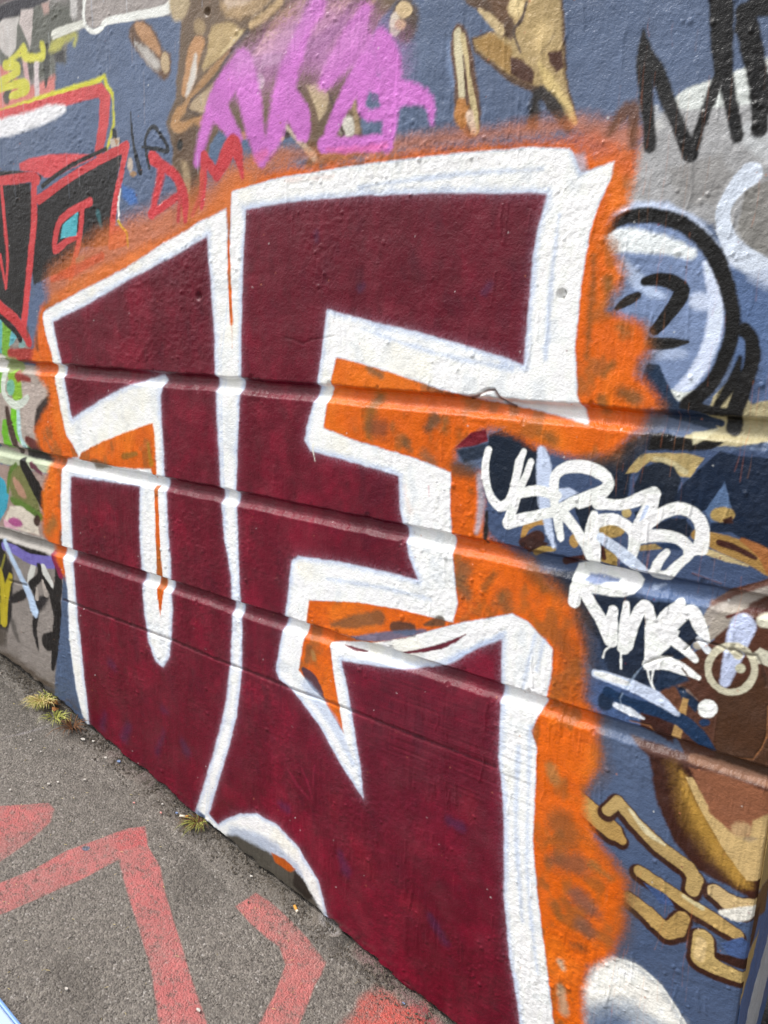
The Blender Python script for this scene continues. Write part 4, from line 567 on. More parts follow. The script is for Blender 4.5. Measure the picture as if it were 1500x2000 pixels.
S('orange_halo','#8a5a28',0.0154,'flat',0.75,0,[(-0.6259,1.1187,0.0079),(-0.607,1.1521,0.0055)])
S('orange_halo','#7d5a33',0.0228,'flat',0.75,0,[(-0.5885,1.1075,0.0143),(-0.577,1.0907,0.011)])
S('orange_halo','#9c5a22',0.0325,'flat',0.75,3,[(-0.4673,1.07,0.0134),(-0.4533,1.0167,0.0156),(-0.4531,0.9588,0.0127)])
S('orange_halo','#8c5523',0.0252,'flat',0.75,0,[(-0.5327,1.1676,0.0157),(-0.5115,1.1441,0.0104)])
S('orange_halo','#805a38',0.0216,'flat',0.75,3,[(-0.8608,1.0062,0.016),(-0.9401,0.9752,0.0126),(-0.9817,0.9613,0.0058)])
S('orange_halo','#4a3f35',0.0156,'flat',0.75,0,[(-0.8221,0.9938,0.0118),(-0.785,1,0.0153)])
S('orange_halo','#5f4c38',0.0128,'flat',0.75,0,[(-0.7495,1.0176,0.0037),(-0.7152,1.0347,0.0109)])
S('orange_halo','#8c5a30',0.0158,'flat',0.75,0,[(-1.0465,0.8885,0.0091),(-1.0538,0.856,0.0061)])
S('orange_halo','#a8814f',0.0157,'flat',0.75,0,[(-1.036,0.8792,0.0061),(-1.0329,0.868,0.0061)])
S('orange_halo','#22344c',0.008,'flat',0.75,3,[(-1.0597,0.8272,0.0062),(-1.0309,0.8135,0.0169),(-0.9994,0.7839,0.003)])
S('orange_halo','#a8814f',0.0174,'flat',0.75,0,[(-0.4699,0.8124,0.0112),(-0.4616,0.795,0.0145)])
S('orange_halo','#8a5a30',0.0313,'flat',0.75,0,[(-0.4415,0.7092,0.0284),(-0.4255,0.6952,0.0248)])
S('orange_halo','#7f5a44',0.0317,'flat',0.75,0,[(-0.4451,0.6327,0.0151),(-0.4014,0.6427,0.0204)])
S('orange_halo','#7a5a50',0.0277,'flat',0.75,0,[(-0.3959,0.5809,0.0196),(-0.3704,0.5669,0.0148)])
S('orange_halo','#74584c',0.024,'flat',0.75,0,[(-0.381,0.5232,0.0174),(-0.3707,0.5177,0.0139)])
S('orange_halo','#8a5f30',0.0207,'flat',0.75,0,[(-0.4372,0.5377,0.012),(-0.4305,0.5189,0.0084)])
S('orange_halo','#c4b49c',0.0106,'flat',0.75,0,[(-0.4174,0.4241,0.0074),(-0.4135,0.4149,0.0061)])
S('orange_halo','#b8a58c',0.0129,'flat',0.75,0,[(-0.4118,0.3696,0.0062),(-0.4016,0.3231,0.01)])
S('orange_halo','#7a5230',0.0184,'flat',0.75,0,[(-0.3818,0.4783,0.0083),(-0.3962,0.4725,0.006)])
S('orange_halo','#8a6a3e',0.0171,'flat',0.75,0,[(-0.3738,0.6558,0.0089),(-0.3446,0.6437,0.0055)])
S('orange_halo','#6f5a3a',0.0213,'flat',0.75,0,[(-1.8229,1.2077,0.0145),(-1.7881,1.2119,0.0102)])
S('orange_halo','#8a6a2c',0.0165,'flat',0.75,0,[(-1.6756,1.2454,0.0077),(-1.6391,1.2561,0.0075)])
S('orange_halo','#7b6030',0.019,'flat',0.75,0,[(-1.5895,1.2938,0.0055),(-1.5788,1.2435,0.0073)])
S('orange_halo','#7a4f2c',0.0145,'flat',0.75,0,[(-1.9735,1.5597,0.0052),(-1.972,1.5328,0.0052)])
S('orange_halo','#5b3a26',0.0151,'flat',0.75,0,[(-2.0503,1.5446,0.0065),(-2.0534,1.5031,0.0087)])
S('orange_halo','#5b3a26',0.0153,'flat',0.75,0,[(-2.0948,1.5575,0.0055),(-2.0952,1.5367,0.0055)])
S('orange_halo','#8d6f3c',0.0369,'flat',0.75,0,[(-2.0619,0.9815,0.0144),(-2.0293,1.0102,0.0188)])
S('orange_halo','#5c4433',0.0162,'flat',0.75,0,[(-1.9986,0.9849,0.0058),(-1.9997,0.9541,0.0094)])
S('orange_halo','#9e6a4a',0.0117,'flat',0.75,0,[(-2.0478,1.2543,0.0034),(-2.016,1.2211,0.0045)])
S('orange_halo','#6a5138',0.0274,'flat',0.45,3,[(-0.3399,1.4724,0.0084),(-0.3627,1.4391,0.0112),(-0.4037,1.3888,0.0135),(-0.458,1.3775,0.0075)])
S('orange_halo','#6a5138',0.0317,'flat',0.45,3,[(-0.5639,1.1895,0.0074),(-0.5035,1.1645,0.0113),(-0.4459,1.122,0.0151),(-0.4242,1.0627,0.0151),(-0.4189,0.9648,0.0103)])
S('orange_halo','#6a5138',0.0324,'flat',0.45,3,[(-0.3942,0.9344,0.0103),(-0.3769,0.8479,0.0146),(-0.3961,0.7955,0.0086)])
S('orange_halo','#6a5138',0.0338,'flat',0.45,3,[(-0.3875,0.7017,0.0066),(-0.3382,0.6728,0.0108),(-0.31,0.6452,0.0139),(-0.3065,0.5739,0.0142),(-0.3171,0.5039,0.009)])
S('orange_halo','#6a5138',0.0264,'flat',0.45,3,[(-0.4391,1.709,0.0051),(-0.4156,1.6638,0.0076),(-0.4342,1.6262,0.0069)])
S('orange_halo','#6a5138',0.0261,'flat',0.45,3,[(-0.3784,1.5889,0.0067),(-0.3645,1.559,0.0084),(-0.3814,1.5277,0.0068)])
P('white_outline','#eeefec',0.0087,'white',1,0,[(-1.2866,1.8165),(-1.3542,1.8),(-1.4755,1.7631),(-1.6292,1.7069),(-1.7999,1.6615),(-1.9791,1.6118),(-2.0102,1.5996),(-2.0148,1.5833),(-2.0057,1.5388),(-1.9823,1.4891),(-1.9761,1.4206),(-1.9611,1.3408),(-1.9397,1.2722),(-1.9131,1.2494),(-1.8878,1.2169),(-1.9679,1.2004),(-1.984,1.1075),(-1.9981,0.9236),(-1.9872,0.8166),(-1.9953,0.6545),(-1.9752,0.5035),(-1.9518,0.427),(-1.9149,0.3804),(-1.6201,0.3414),(-1.3904,0.3107),(-1.2714,0.5064),(-1.2456,0.9179),(-1.2445,1.3972),(-1.2488,1.573),(-1.247,1.6579),(-1.2688,1.6581),(-1.2869,1.5723),(-1.2846,1.6583)])
P('white_outline','#eeefec',0.0053,'white',1,0,[(-1.2703,1.8497),(-1.1413,1.8647),(-0.9352,1.87),(-0.7179,1.8687),(-0.5866,1.8636),(-0.5241,1.8548),(-0.5168,1.8467),(-0.5026,1.8176),(-0.4898,1.8209),(-0.4507,1.8287),(-0.4519,1.8081),(-0.469,1.771),(-0.4798,1.7294),(-0.4867,1.6496),(-0.4886,1.5549),(-0.4778,1.4824),(-0.4561,1.433),(-0.508,1.4426),(-0.593,1.4546),(-0.6788,1.4635),(-0.7489,1.4761),(-0.8527,1.4993),(-0.9263,1.5132),(-0.9827,1.5207),(-0.9952,1.478),(-1.0026,1.4368),(-1.0127,1.378),(-0.9224,1.36),(-0.7995,1.3434),(-0.7082,1.3254),(-0.7052,1.2507),(-0.6932,1.1542),(-0.6799,1.0762),(-0.6878,1.0363),(-0.7268,1.0339),(-0.811,1.0325),(-0.914,1.0224),(-1.037,0.9994),(-1.0499,0.9478),(-1.0601,0.903),(-1.072,0.831),(-1.0083,0.786),(-0.9517,0.7184),(-0.9612,0.7619),(-0.977,0.8419),(-0.9911,0.9166),(-0.8853,0.9472),(-0.7965,0.9807),(-0.6701,1.0418),(-0.5663,1.0844),(-0.5357,1.0784),(-0.4837,1.0389),(-0.4823,0.9987),(-0.4922,0.9285),(-0.5137,0.8706),(-0.4994,0.8427),(-0.4944,0.7398),(-0.4919,0.6546),(-0.4737,0.5414),(-0.449,0.4291),(-0.4142,0.2492),(-0.666,0.0822),(-0.9853,0.1967),(-1.4107,0.302),(-1.3155,0.9009),(-1.3149,1.5052),(-1.2846,1.6583)])
P('white_outline','#b9c6da',0.011,'flat',0.6,0,[(-0.5235,1.8474),(-0.5055,1.8127),(-0.4912,1.8181),(-0.5002,1.8451)])
P('orange_halo','#d56a10',0.007,'orange',1,0,[(-1.8743,1.2311),(-1.7711,1.2739),(-1.5626,1.3396),(-1.5566,1.3098),(-1.5547,1.2141),(-1.5696,1.2005),(-1.5761,1.2231),(-1.6675,1.213),(-1.7772,1.2077),(-1.8464,1.2049),(-1.8884,1.2112)])
P('orange_halo','#d56a10',0.0035,'orange',1,0,[(-1.5669,1.18),(-1.5528,1.1819),(-1.5512,1.0094),(-1.5447,0.9148),(-1.566,0.8314),(-1.5746,0.8942),(-1.5684,1.0603)])
S('orange_halo','#d56a10',0.0034,'orange',1,3,[(-1.2821,1.7526,0.0021),(-1.2815,1.6583,0.0051),(-1.2787,1.5811,0.0044)])
S('orange_halo','#d8a58a',0.0034,'flat',1,0,[(-1.2787,1.5811,0.0015),(-1.2784,1.5287,0.0007)])
P('orange_halo','#d56a10',0.005,'orange',1,0,[(-1.0488,0.999),(-0.9141,1.0257),(-0.8111,1.0346),(-0.7269,1.036),(-0.6811,1.037),(-0.7144,1.0202),(-0.7964,0.9775),(-0.8851,0.9427),(-0.9882,0.915),(-0.974,0.8367),(-0.9459,0.7155),(-1.0082,0.7811),(-1.0781,0.8267),(-1.0631,0.9022)])
S('orange_halo','#805a38',0.0114,'flat',0.85,3,[(-0.8608,1.0062,0.016),(-0.94,0.9741,0.0126),(-0.9817,0.959,0.0058)])
S('orange_halo','#4a3f35',0.0082,'flat',0.85,0,[(-0.8221,0.9938,0.0118),(-0.7849,0.9989,0.0153)])
S('orange_halo','#5f4c38',0.0067,'flat',0.85,0,[(-0.7495,1.0166,0.0037),(-0.7151,1.0336,0.0109)])
S('orange_halo','#8c5a30',0.0083,'flat',0.85,0,[(-1.0465,0.8885,0.0091),(-1.0538,0.856,0.0061)])
S('orange_halo','#a8814f',0.0083,'flat',0.85,0,[(-1.036,0.8792,0.0061),(-1.0329,0.868,0.0061)])
S('orange_halo','#22344c',0.0042,'flat',0.85,3,[(-1.0628,0.8312,0.0062),(-1.0354,0.8122,0.0169),(-1.0053,0.782,0.003)])
S('orange_halo','#5f708c',0.0072,'flat',0.85,3,[(-0.9256,0.9411,0.0056),(-0.8339,0.972,0.0093),(-0.7489,1.005,0.0037)])
S('orange_halo','#6f5a3a',0.0112,'flat',0.8,0,[(-1.8232,1.2049,0.0145),(-1.7657,1.2104,0.0081)])
S('orange_halo','#7a6a2c',0.0087,'flat',0.7,0,[(-1.6866,1.2414,0.0087),(-1.6329,1.2555,0.0066)])
S('orange_halo','#a08226',0.01,'flat',0.7,0,[(-1.5841,1.2841,0.0055),(-1.5752,1.2374,0.0083)])
P('white_outline','#b9c7e2',0.0273,'rim',0.75,0,[(-1.9666,1.5759),(-1.7815,1.6263),(-1.6316,1.6763),(-1.4777,1.7222),(-1.349,1.7639),(-1.3413,1.6589),(-1.3347,1.5603),(-1.3334,1.4478),(-1.3287,1.3323),(-1.3254,1.2194),(-1.3153,1.0922),(-1.2936,0.996),(-1.2907,0.907),(-1.3008,0.7859),(-1.3242,0.6562),(-1.3762,0.4957),(-1.4512,0.3001),(-1.9113,0.3647),(-1.9258,0.527),(-1.9434,0.748),(-1.9467,0.9029),(-1.9398,1.0549),(-1.9306,1.1587),(-1.6245,1.172),(-1.6333,1.0489),(-1.6325,0.9095),(-1.6298,0.8244),(-1.6159,0.7436),(-1.5887,0.7013),(-1.5597,0.6935),(-1.5305,0.7322),(-1.5159,0.8521),(-1.5149,1.0163),(-1.5193,1.1477),(-1.5272,1.3127),(-1.5294,1.4056),(-1.5155,1.4466),(-1.5281,1.458),(-1.5893,1.4424),(-1.6939,1.4109),(-1.8072,1.3663),(-1.91,1.3198),(-1.9283,1.4123),(-1.942,1.4798),(-1.9541,1.5199)])
P('white_outline','#b9c7e2',0.0197,'rim',0.75,0,[(-1.2287,1.8107),(-1.1138,1.8178),(-0.9339,1.8169),(-0.7656,1.8087),(-0.6177,1.7983),(-0.5564,1.7922),(-0.5679,1.7375),(-0.5738,1.6985),(-0.5758,1.6181),(-0.5772,1.5251),(-0.6381,1.5413),(-0.8093,1.5764),(-0.9283,1.596),(-1.009,1.6126),(-1.0138,1.5772),(-1.0225,1.5171),(-1.038,1.4343),(-1.0571,1.3803),(-1.064,1.3454),(-1.0483,1.3277),(-0.9213,1.3149),(-0.8239,1.3027),(-0.8164,1.2331),(-0.8012,1.1844),(-0.7911,1.1449),(-0.769,1.1047),(-0.8387,1.1058),(-0.9428,1.1041),(-1.0819,1.0925),(-1.1014,1.077),(-1.1122,0.9868),(-1.1296,0.8969),(-1.1493,0.806),(-1.1381,0.7863),(-1.0967,0.7709),(-1.0194,0.7151),(-0.9591,0.6459),(-0.8873,0.5758),(-0.8962,0.6496),(-0.9133,0.7171),(-0.9306,0.7961),(-0.9564,0.8848),(-0.8573,0.898),(-0.7813,0.9123),(-0.7217,0.9329),(-0.6878,0.9524),(-0.6344,0.9977),(-0.5831,1.0307),(-0.5796,0.9497),(-0.5732,0.7945),(-0.5539,0.6713),(-0.5413,0.507),(-0.5228,0.3872),(-0.4972,0.2812),(-0.4825,0.2039),(-0.6534,0.0905),(-0.8046,0.1453),(-0.984,0.2117),(-1.0151,0.3055),(-1.08,0.3683),(-1.1484,0.401),(-1.2196,0.4002),(-1.2779,0.3739),(-1.3314,0.3362),(-1.3612,0.3051),(-1.3939,0.3245),(-1.3245,0.5149),(-1.2847,0.6415),(-1.2644,0.7564),(-1.2584,0.8762),(-1.2649,0.9769),(-1.2706,1.1002),(-1.2728,1.2206),(-1.2614,1.3618),(-1.2514,1.4527),(-1.2488,1.573),(-1.238,1.72)])
S('white_outline','#b4c3de',0.011,'flat',0.6,3,[(-0.9343,1.832,0.0023),(-0.7159,1.8349,0.004),(-0.5663,1.8293,0.0018)])
S('white_outline','#b4c3de',0.0101,'flat',0.6,3,[(-0.5328,1.7587,0.0018),(-0.5386,1.6502,0.0042),(-0.5384,1.5368,0.0057)])
S('white_outline','#b4c3de',0.012,'flat',0.6,3,[(-0.5191,1.0565,0.0027),(-0.5293,0.9948,0.0044),(-0.5355,0.9429,0.0022)])
S('white_outline','#b4c3de',0.0117,'flat',0.6,0,[(-0.5021,1.0513,0.0021),(-0.511,0.9903,0.0033)])
S('white_outline','#b4c3de',0.0127,'flat',0.6,3,[(-0.6882,0.9597,0.0049),(-0.624,1.0066,0.007),(-0.579,1.0458,0.0033)])
S('white_outline','#b4c3de',0.0167,'flat',0.6,3,[(-1.0534,0.7943,0.0156),(-0.9781,0.7316,0.0152),(-0.9189,0.6534,0.006)])
S('white_outline','#b4c3de',0.0119,'flat',0.6,3,[(-0.9279,1.5788,0.0018),(-0.752,1.5371,0.0044),(-0.5975,1.5173,0.005)])
S('white_outline','#b4c3de',0.0132,'flat',0.6,3,[(-0.5354,0.8297,0.0035),(-0.5272,0.6608,0.0048),(-0.5002,0.4704,0.0038)])
S('white_outline','#b4c3de',0.0143,'flat',0.6,3,[(-0.9974,1.0591,0.0028),(-0.8375,1.0717,0.0039),(-0.7403,1.0725,0.0018)])
S('white_outline','#b4c3de',0.0131,'flat',0.6,3,[(-0.5153,0.8782,0.0023),(-0.4982,0.5854,0.0037),(-0.4606,0.3756,0.0032)])
S('white_outline','#e6b8a8',0.0154,'flat',0.25,0,[(-0.8088,1.2847,0.0024),(-0.795,1.2365,0.006)])
S('white_outline','#d98f80',0.0156,'flat',0.25,0,[(-0.9959,1.855,0.0048),(-1.1137,1.8585,0.0025)])
S('white_outline','#c98fa0',0.0034,'flat',0.6,0,[(-0.7556,1.2921,0.0017),(-0.7524,1.2729,0.0012)])
P('maroon_letter','#670e28',0.0085,'maroon',1,0,[(-1.9666,1.5759),(-1.7815,1.6263),(-1.6316,1.6763),(-1.4777,1.7222),(-1.349,1.7639),(-1.3413,1.6589),(-1.3347,1.5603),(-1.3334,1.4478),(-1.3287,1.3323),(-1.3254,1.2194),(-1.3153,1.0922),(-1.2936,0.996),(-1.2907,0.907),(-1.3008,0.7859),(-1.3242,0.6562),(-1.3762,0.4957),(-1.4512,0.3001),(-1.9113,0.3647),(-1.9258,0.527),(-1.9434,0.748),(-1.9467,0.9029),(-1.9398,1.0549),(-1.9306,1.1587),(-1.6245,1.172),(-1.6333,1.0489),(-1.6325,0.9095),(-1.6298,0.8244),(-1.6159,0.7436),(-1.5887,0.7013),(-1.5597,0.6935),(-1.5305,0.7322),(-1.5159,0.8521),(-1.5149,1.0163),(-1.5193,1.1477),(-1.5272,1.3127),(-1.5294,1.4056),(-1.5155,1.4466),(-1.5281,1.458),(-1.5893,1.4424),(-1.6939,1.4109),(-1.8072,1.3663),(-1.91,1.3198),(-1.9283,1.4123),(-1.942,1.4798),(-1.9541,1.5199)])
P('maroon_letter.','#670e28',0.0062,'maroon',1,0,[(-1.2287,1.8107),(-1.1138,1.8178),(-0.9339,1.8169),(-0.7656,1.8087),(-0.6177,1.7983),(-0.5564,1.7922),(-0.5679,1.7375),(-0.5738,1.6985),(-0.5758,1.6181),(-0.5772,1.5251),(-0.6381,1.5413),(-0.8093,1.5764),(-0.9283,1.596),(-1.009,1.6126),(-1.0138,1.5772),(-1.0225,1.5171),(-1.038,1.4343),(-1.0571,1.3803),(-1.064,1.3454),(-1.0483,1.3277),(-0.9213,1.3149),(-0.8239,1.3027),(-0.8164,1.2331),(-0.8012,1.1844),(-0.7911,1.1449),(-0.769,1.1047),(-0.8387,1.1058),(-0.9428,1.1041),(-1.0819,1.0925),(-1.1014,1.077),(-1.1122,0.9868),(-1.1296,0.8969),(-1.1493,0.806),(-1.1381,0.7863),(-1.0967,0.7709),(-1.0194,0.7151),(-0.9591,0.6459),(-0.8873,0.5758),(-0.8962,0.6496),(-0.9133,0.7171),(-0.9306,0.7961),(-0.9564,0.8848),(-0.8573,0.898),(-0.7813,0.9123),(-0.7217,0.9329),(-0.6878,0.9524),(-0.6344,0.9977),(-0.5831,1.0307),(-0.5796,0.9497),(-0.5732,0.7945),(-0.5539,0.6713),(-0.5413,0.507),(-0.5228,0.3872),(-0.4972,0.2812),(-0.4825,0.2039),(-0.6534,0.0905),(-0.8046,0.1453),(-0.984,0.2117),(-1.0151,0.3055),(-1.08,0.3683),(-1.1484,0.401),(-1.2196,0.4002),(-1.2779,0.3739),(-1.3314,0.3362),(-1.3612,0.3051),(-1.3939,0.3245),(-1.3245,0.5149),(-1.2847,0.6415),(-1.2644,0.7564),(-1.2584,0.8762),(-1.2649,0.9769),(-1.2706,1.1002),(-1.2728,1.2206),(-1.2614,1.3618),(-1.2514,1.4527),(-1.2488,1.573),(-1.238,1.72)])
S('maroon_letter.','#6a2233',0.0039,'flat',1,3,[(-0.9556,0.9168,0.0014),(-0.925,0.9158,0.0035),(-0.8952,0.9182,0.0014)])
S('maroon_letter.','#6a2233',0.0045,'flat',1,3,[(-0.8074,0.9403,0.0013),(-0.7471,0.9647,0.0038),(-0.7012,0.9878,0.0043),(-0.6599,1.0197,0.0012)])
P('maroon_letter.','#772436',0.0083,'flat',0.7,0,[(-0.8807,1.6263),(-0.811,1.6173),(-0.8161,1.6036),(-0.8741,1.6059)])
S('maroon_letter.','#8a2440',0.0061,'flat',0.7,3,[(-1.1161,0.5657,0.0026),(-1.0756,0.5278,0.0042),(-1.0438,0.5113,0.0017)])
S('maroon_letter.','#8a2440',0.006,'flat',0.7,3,[(-1.0679,0.5841,0.0025),(-1.0472,0.5458,0.0041),(-1.036,0.5171,0.0017)])
S('maroon_letter.','#8a2440',0.0059,'flat',0.7,0,[(-1.029,0.6054,0.0024),(-1.0332,0.558,0.0016)])
S('maroon_letter.','#86182f',0.0372,'flat',0.5,3,[(-0.9145,0.4639,0.0158),(-0.8846,0.4254,0.0236),(-0.8551,0.3872,0.011)])
S('maroon_letter.','#86182f',0.0354,'flat',0.5,0,[(-0.7721,0.3769,0.0226),(-0.7453,0.3715,0.0193)])
S('maroon_letter.','#86182f',0.0304,'flat',0.5,0,[(-0.632,0.6833,0.0192),(-0.6357,0.6475,0.022)])
S('maroon_letter.','#86182f',0.0378,'flat',0.5,0,[(-0.9677,0.5452,0.0143),(-0.9745,0.5032,0.0081)])
S('maroon_letter.','#46325a',0.0208,'flat',0.4,0,[(-0.9503,0.4078,0.0098),(-0.9347,0.375,0.0163)])
S('maroon_letter.','#46325a',0.0185,'flat',0.4,0,[(-0.7064,0.3728,0.0073),(-0.6663,0.3312,0.0101)])
S('maroon_letter.','#46325a',0.0168,'flat',0.4,0,[(-0.6693,0.6157,0.0106),(-0.6455,0.6145,0.0131)])
S('maroon_letter.','#46325a',0.0223,'flat',0.4,0,[(-1.1329,0.4565,0.0088),(-1.1163,0.4566,0.0105)])
S('maroon_letter.','#46325a',0.0151,'flat',0.4,0,[(-0.9297,1.6498,0.006),(-0.92,1.6543,0.0059)])
S('maroon_letter.','#46325a',0.0158,'flat',0.4,0,[(-1.0356,1.7562,0.005),(-1.0355,1.742,0.005)])
S('maroon_letter.','#46325a',0.0127,'flat',0.4,0,[(-0.6506,1.6555,0.006),(-0.6596,1.6431,0.008)])
S('maroon_letter.','#46325a',0.0316,'flat',0.4,0,[(-1.7691,0.2157,0.0123),(-1.7846,0.1752,0.01)])
S('maroon_letter.','#46325a',0.029,'flat',0.4,0,[(-1.7938,0.6382,0.0114),(-1.7779,0.6303,0.0114)])
S('maroon_letter.','#46325a',0.0266,'flat',0.4,0,[(-1.5669,0.5698,0.0105),(-1.5523,0.5671,0.0063)])
S('maroon_letter.','#46325a',0.0308,'flat',0.4,0,[(-1.8334,0.4663,0.0096),(-1.8501,0.4195,0.0147)])
S('maroon_letter.','#46325a',0.0296,'flat',0.4,0,[(-1.7258,0.4623,0.0115),(-1.7526,0.4208,0.0164)])
S('maroon_letter.','#46325a',0.0274,'flat',0.4,0,[(-1.4722,0.2911,0.0086),(-1.4943,0.266,0.0087)])
S('maroon_letter.','#46325a',0.0275,'flat',0.4,0,[(-1.5666,0.5017,0.0043),(-1.6037,0.4267,0.0066)])
S('maroon_letter.','#46325a',0.0262,'flat',0.4,0,[(-1.4935,0.4973,0.0103),(-1.48,0.4796,0.0165)])
S('white_outline','#e6e4da',0.0034,'flat',1,3,[(-1.0399,1.3415,0.0027),(-1.0412,1.3285,0.002),(-1.0354,1.3077,0.0014)])
P('white_outline','#8fa2c2',0.0236,'flat',0.6,0,[(-1.2115,0.3474),(-1.1504,0.3504),(-1.0832,0.3176),(-1.0501,0.2627),(-0.9855,0.2108),(-1.0497,0.1911),(-1.1511,0.2267),(-1.3331,0.2751),(-1.3127,0.3263)])
P('white_outline','#5a564e',0.0152,'flat',1,0,[(-1.2906,0.3062),(-1.1854,0.3098),(-1.1132,0.3033),(-1.0666,0.2858),(-1.0209,0.242),(-0.9854,0.2038),(-1.1167,0.2146),(-1.3522,0.2817)])
P('white_outline','#35302b',0.0098,'flat',1,0,[(-1.0914,0.2994),(-1.0633,0.2818),(-1.0338,0.2539),(-1.0499,0.2342),(-1.0997,0.2522)])
P('white_outline','#b8601f',0.0067,'flat',1,0,[(-1.1714,0.3134),(-1.1233,0.3157),(-1.0898,0.303),(-1.1065,0.2864),(-1.1576,0.2908)])
P('purple_tag','#b878b4',0.0733,'flat',0.55,0,[(-1.2376,2.0995),(-1.1667,2.1325),(-1.0619,2.1562),(-1.0127,2.159),(-0.919,2.1284),(-0.8402,2.0583),(-0.8357,2.0019),(-0.8925,1.994),(-0.9625,2.021),(-1.0107,2.0111),(-1.0612,2.0359),(-1.1133,2.0437),(-1.196,2.0192),(-1.2837,2.0313)])
P('purple_tag','#b07aae',0.0606,'flat',0.45,0,[(-1.1669,2.1148),(-1.0872,2.1355),(-1.0125,2.1466),(-0.9302,2.1265),(-0.9401,2.0674),(-1.0113,2.054),(-1.1133,2.0615)])
S('purple_tag','#c878c4',0.016,'flat',1,3,[(-1.2378,2.0921,0.0204),(-1.2895,2.0417,0.0294),(-1.3244,2.0077,0.0205),(-1.3583,1.9472,0.0137),(-1.3726,1.9151,0.0101)])
S('purple_tag','#c878c4',0.0129,'flat',1,3,[(-1.3085,2.0202,0.0263),(-1.2731,1.977,0.02),(-1.2498,1.9482,0.0164)])
S('purple_tag','#c878c4',0.0151,'flat',1,3,[(-1.2322,2.0802,0.0283),(-1.2158,2.0313,0.0305),(-1.1968,1.9632,0.026),(-1.1831,1.9181,0.0181),(-1.1776,1.9023,0.0113)])
S('purple_tag','#c878c4',0.0192,'flat',1,3,[(-1.1776,1.9023,0.0113),(-1.1436,1.9458,0.0231),(-1.1187,2.0176,0.0278),(-1.0975,2.0678,0.0241),(-1.0642,2.1227,0.0203),(-1.0394,2.1476,0.0199)])
S('purple_tag','#c878c4',0.0115,'flat',1,3,[(-1.1188,2.0086,0.0268),(-1.0816,1.9722,0.0275),(-1.071,1.9438,0.02),(-1.0644,1.9295,0.0074)])
S('purple_tag','#c878c4',0.0176,'flat',1,3,[(-0.9277,2.118,0.0168),(-0.9522,2.0859,0.0239),(-0.9868,2.0459,0.0256),(-1.0157,2.0204,0.0161)])
S('purple_tag','#c878c4',0.0108,'flat',1,3,[(-0.922,2.0315,0.0218),(-0.9664,1.9834,0.0187),(-0.9948,1.9437,0.0151),(-1.013,1.9104,0.0123)])
S('purple_tag','#c878c4',0.0107,'flat',1,3,[(-1.0193,1.9129,0.0134),(-0.948,1.9053,0.0128),(-0.8703,1.902,0.0132)])
S('purple_tag','#c878c4',0.0123,'flat',1,3,[(-0.8702,1.8978,0.0132),(-0.8638,1.938,0.0167),(-0.8613,1.992,0.0211),(-0.874,2.0401,0.0247),(-0.8929,2.0755,0.0138)])
S('purple_tag','#c878c4',0.0104,'flat',1,3,[(-0.9137,2.0219,0.0189),(-0.9244,1.9944,0.0143),(-0.9282,1.9655,0.0096),(-0.9116,1.9499,0.0096),(-0.882,1.9495,0.0122)])
S('purple_tag','#c878c4',0.0119,'flat',1,3,[(-0.863,1.9767,0.0258),(-0.8099,1.9693,0.0169),(-0.7808,1.9494,0.0105),(-0.7753,1.9215,0.0035)])
S('purple_tag','#c878c4',0.0068,'flat',1,0,[(-0.8983,1.999,0.0141),(-0.8752,1.9792,0.0139)])
S('purple_tag','#c878c4',0.0159,'flat',0.8,0,[(-0.9401,2.0674,0.0333),(-0.8938,2.0352,0.0232)])
P('purple_tag','#76688f',0.0057,'flat',1,2,[(-0.8897,1.9771),(-0.8925,1.9723),(-0.8992,1.9719),(-0.9047,1.9763),(-0.9049,1.9821),(-0.8996,1.9849),(-0.8928,1.9827)])
S('purple_tag','#c59ac0',0.0776,'flat',0.45,3,[(-1.2378,2.0903,0.0227),(-1.1672,2.088,0.0217),(-1.1132,2.1142,0.0231),(-1.0618,2.1477,0.0202)])
S('purple_tag','#c88fc0',0.0705,'flat',0.4,0,[(-1.0113,2.054,0.0249),(-0.9408,2.0921,0.0284)])
S('purple_tag','#d9668f',0.0119,'flat',0.5,3,[(-1.0092,1.9038,0.0031),(-0.9478,1.8974,0.0049),(-0.8723,1.8946,0.0047)])
S('purple_tag','#dd709a',0.0164,'flat',0.6,0,[(-1.1904,1.9074,0.008),(-1.169,1.9128,0.0079)])
S('red_tag','#c8444b',0.007,'flat',1,3,[(-1.5186,1.9397,0.0157),(-1.4844,1.9184,0.0124),(-1.4423,1.8935,0.0122),(-1.4188,1.8494,0.0136),(-1.4177,1.8015,0.0076)])
S('red_tag','#c8444b',0.0115,'flat',1,3,[(-1.4923,1.9031,0.014),(-1.5127,1.8617,0.0111),(-1.53,1.819,0.0097)])
S('red_tag','#c8444b',0.0071,'flat',1,3,[(-1.5335,1.8214,0.0113),(-1.4802,1.8377,0.0094),(-1.4218,1.8591,0.0091)])
S('red_tag','#c04a4a',0.0084,'flat',1,0,[(-1.4417,1.8029,0.0062),(-1.4327,1.8451,0.0076)])
S('red_tag','#c8444b',0.0079,'flat',1,3,[(-1.3495,1.9251,0.0101),(-1.3548,1.8705,0.0102),(-1.3631,1.8246,0.0059)])
S('red_tag','#c8444b',0.0065,'flat',1,3,[(-1.3495,1.9271,0.0086),(-1.3265,1.8987,0.0114),(-1.3112,1.8852,0.0113)])
S('red_tag','#c8444b',0.0075,'flat',1,3,[(-1.3113,1.8822,0.0113),(-1.287,1.9149,0.0181),(-1.2619,1.9398,0.0191),(-1.2474,1.9208,0.015),(-1.2364,1.8757,0.0054)])
S('red_tag','#c8584b',0.0094,'flat',0.8,3,[(-1.3952,1.8108,0.006),(-1.3654,1.8507,0.0059),(-1.3573,1.8912,0.0073)])
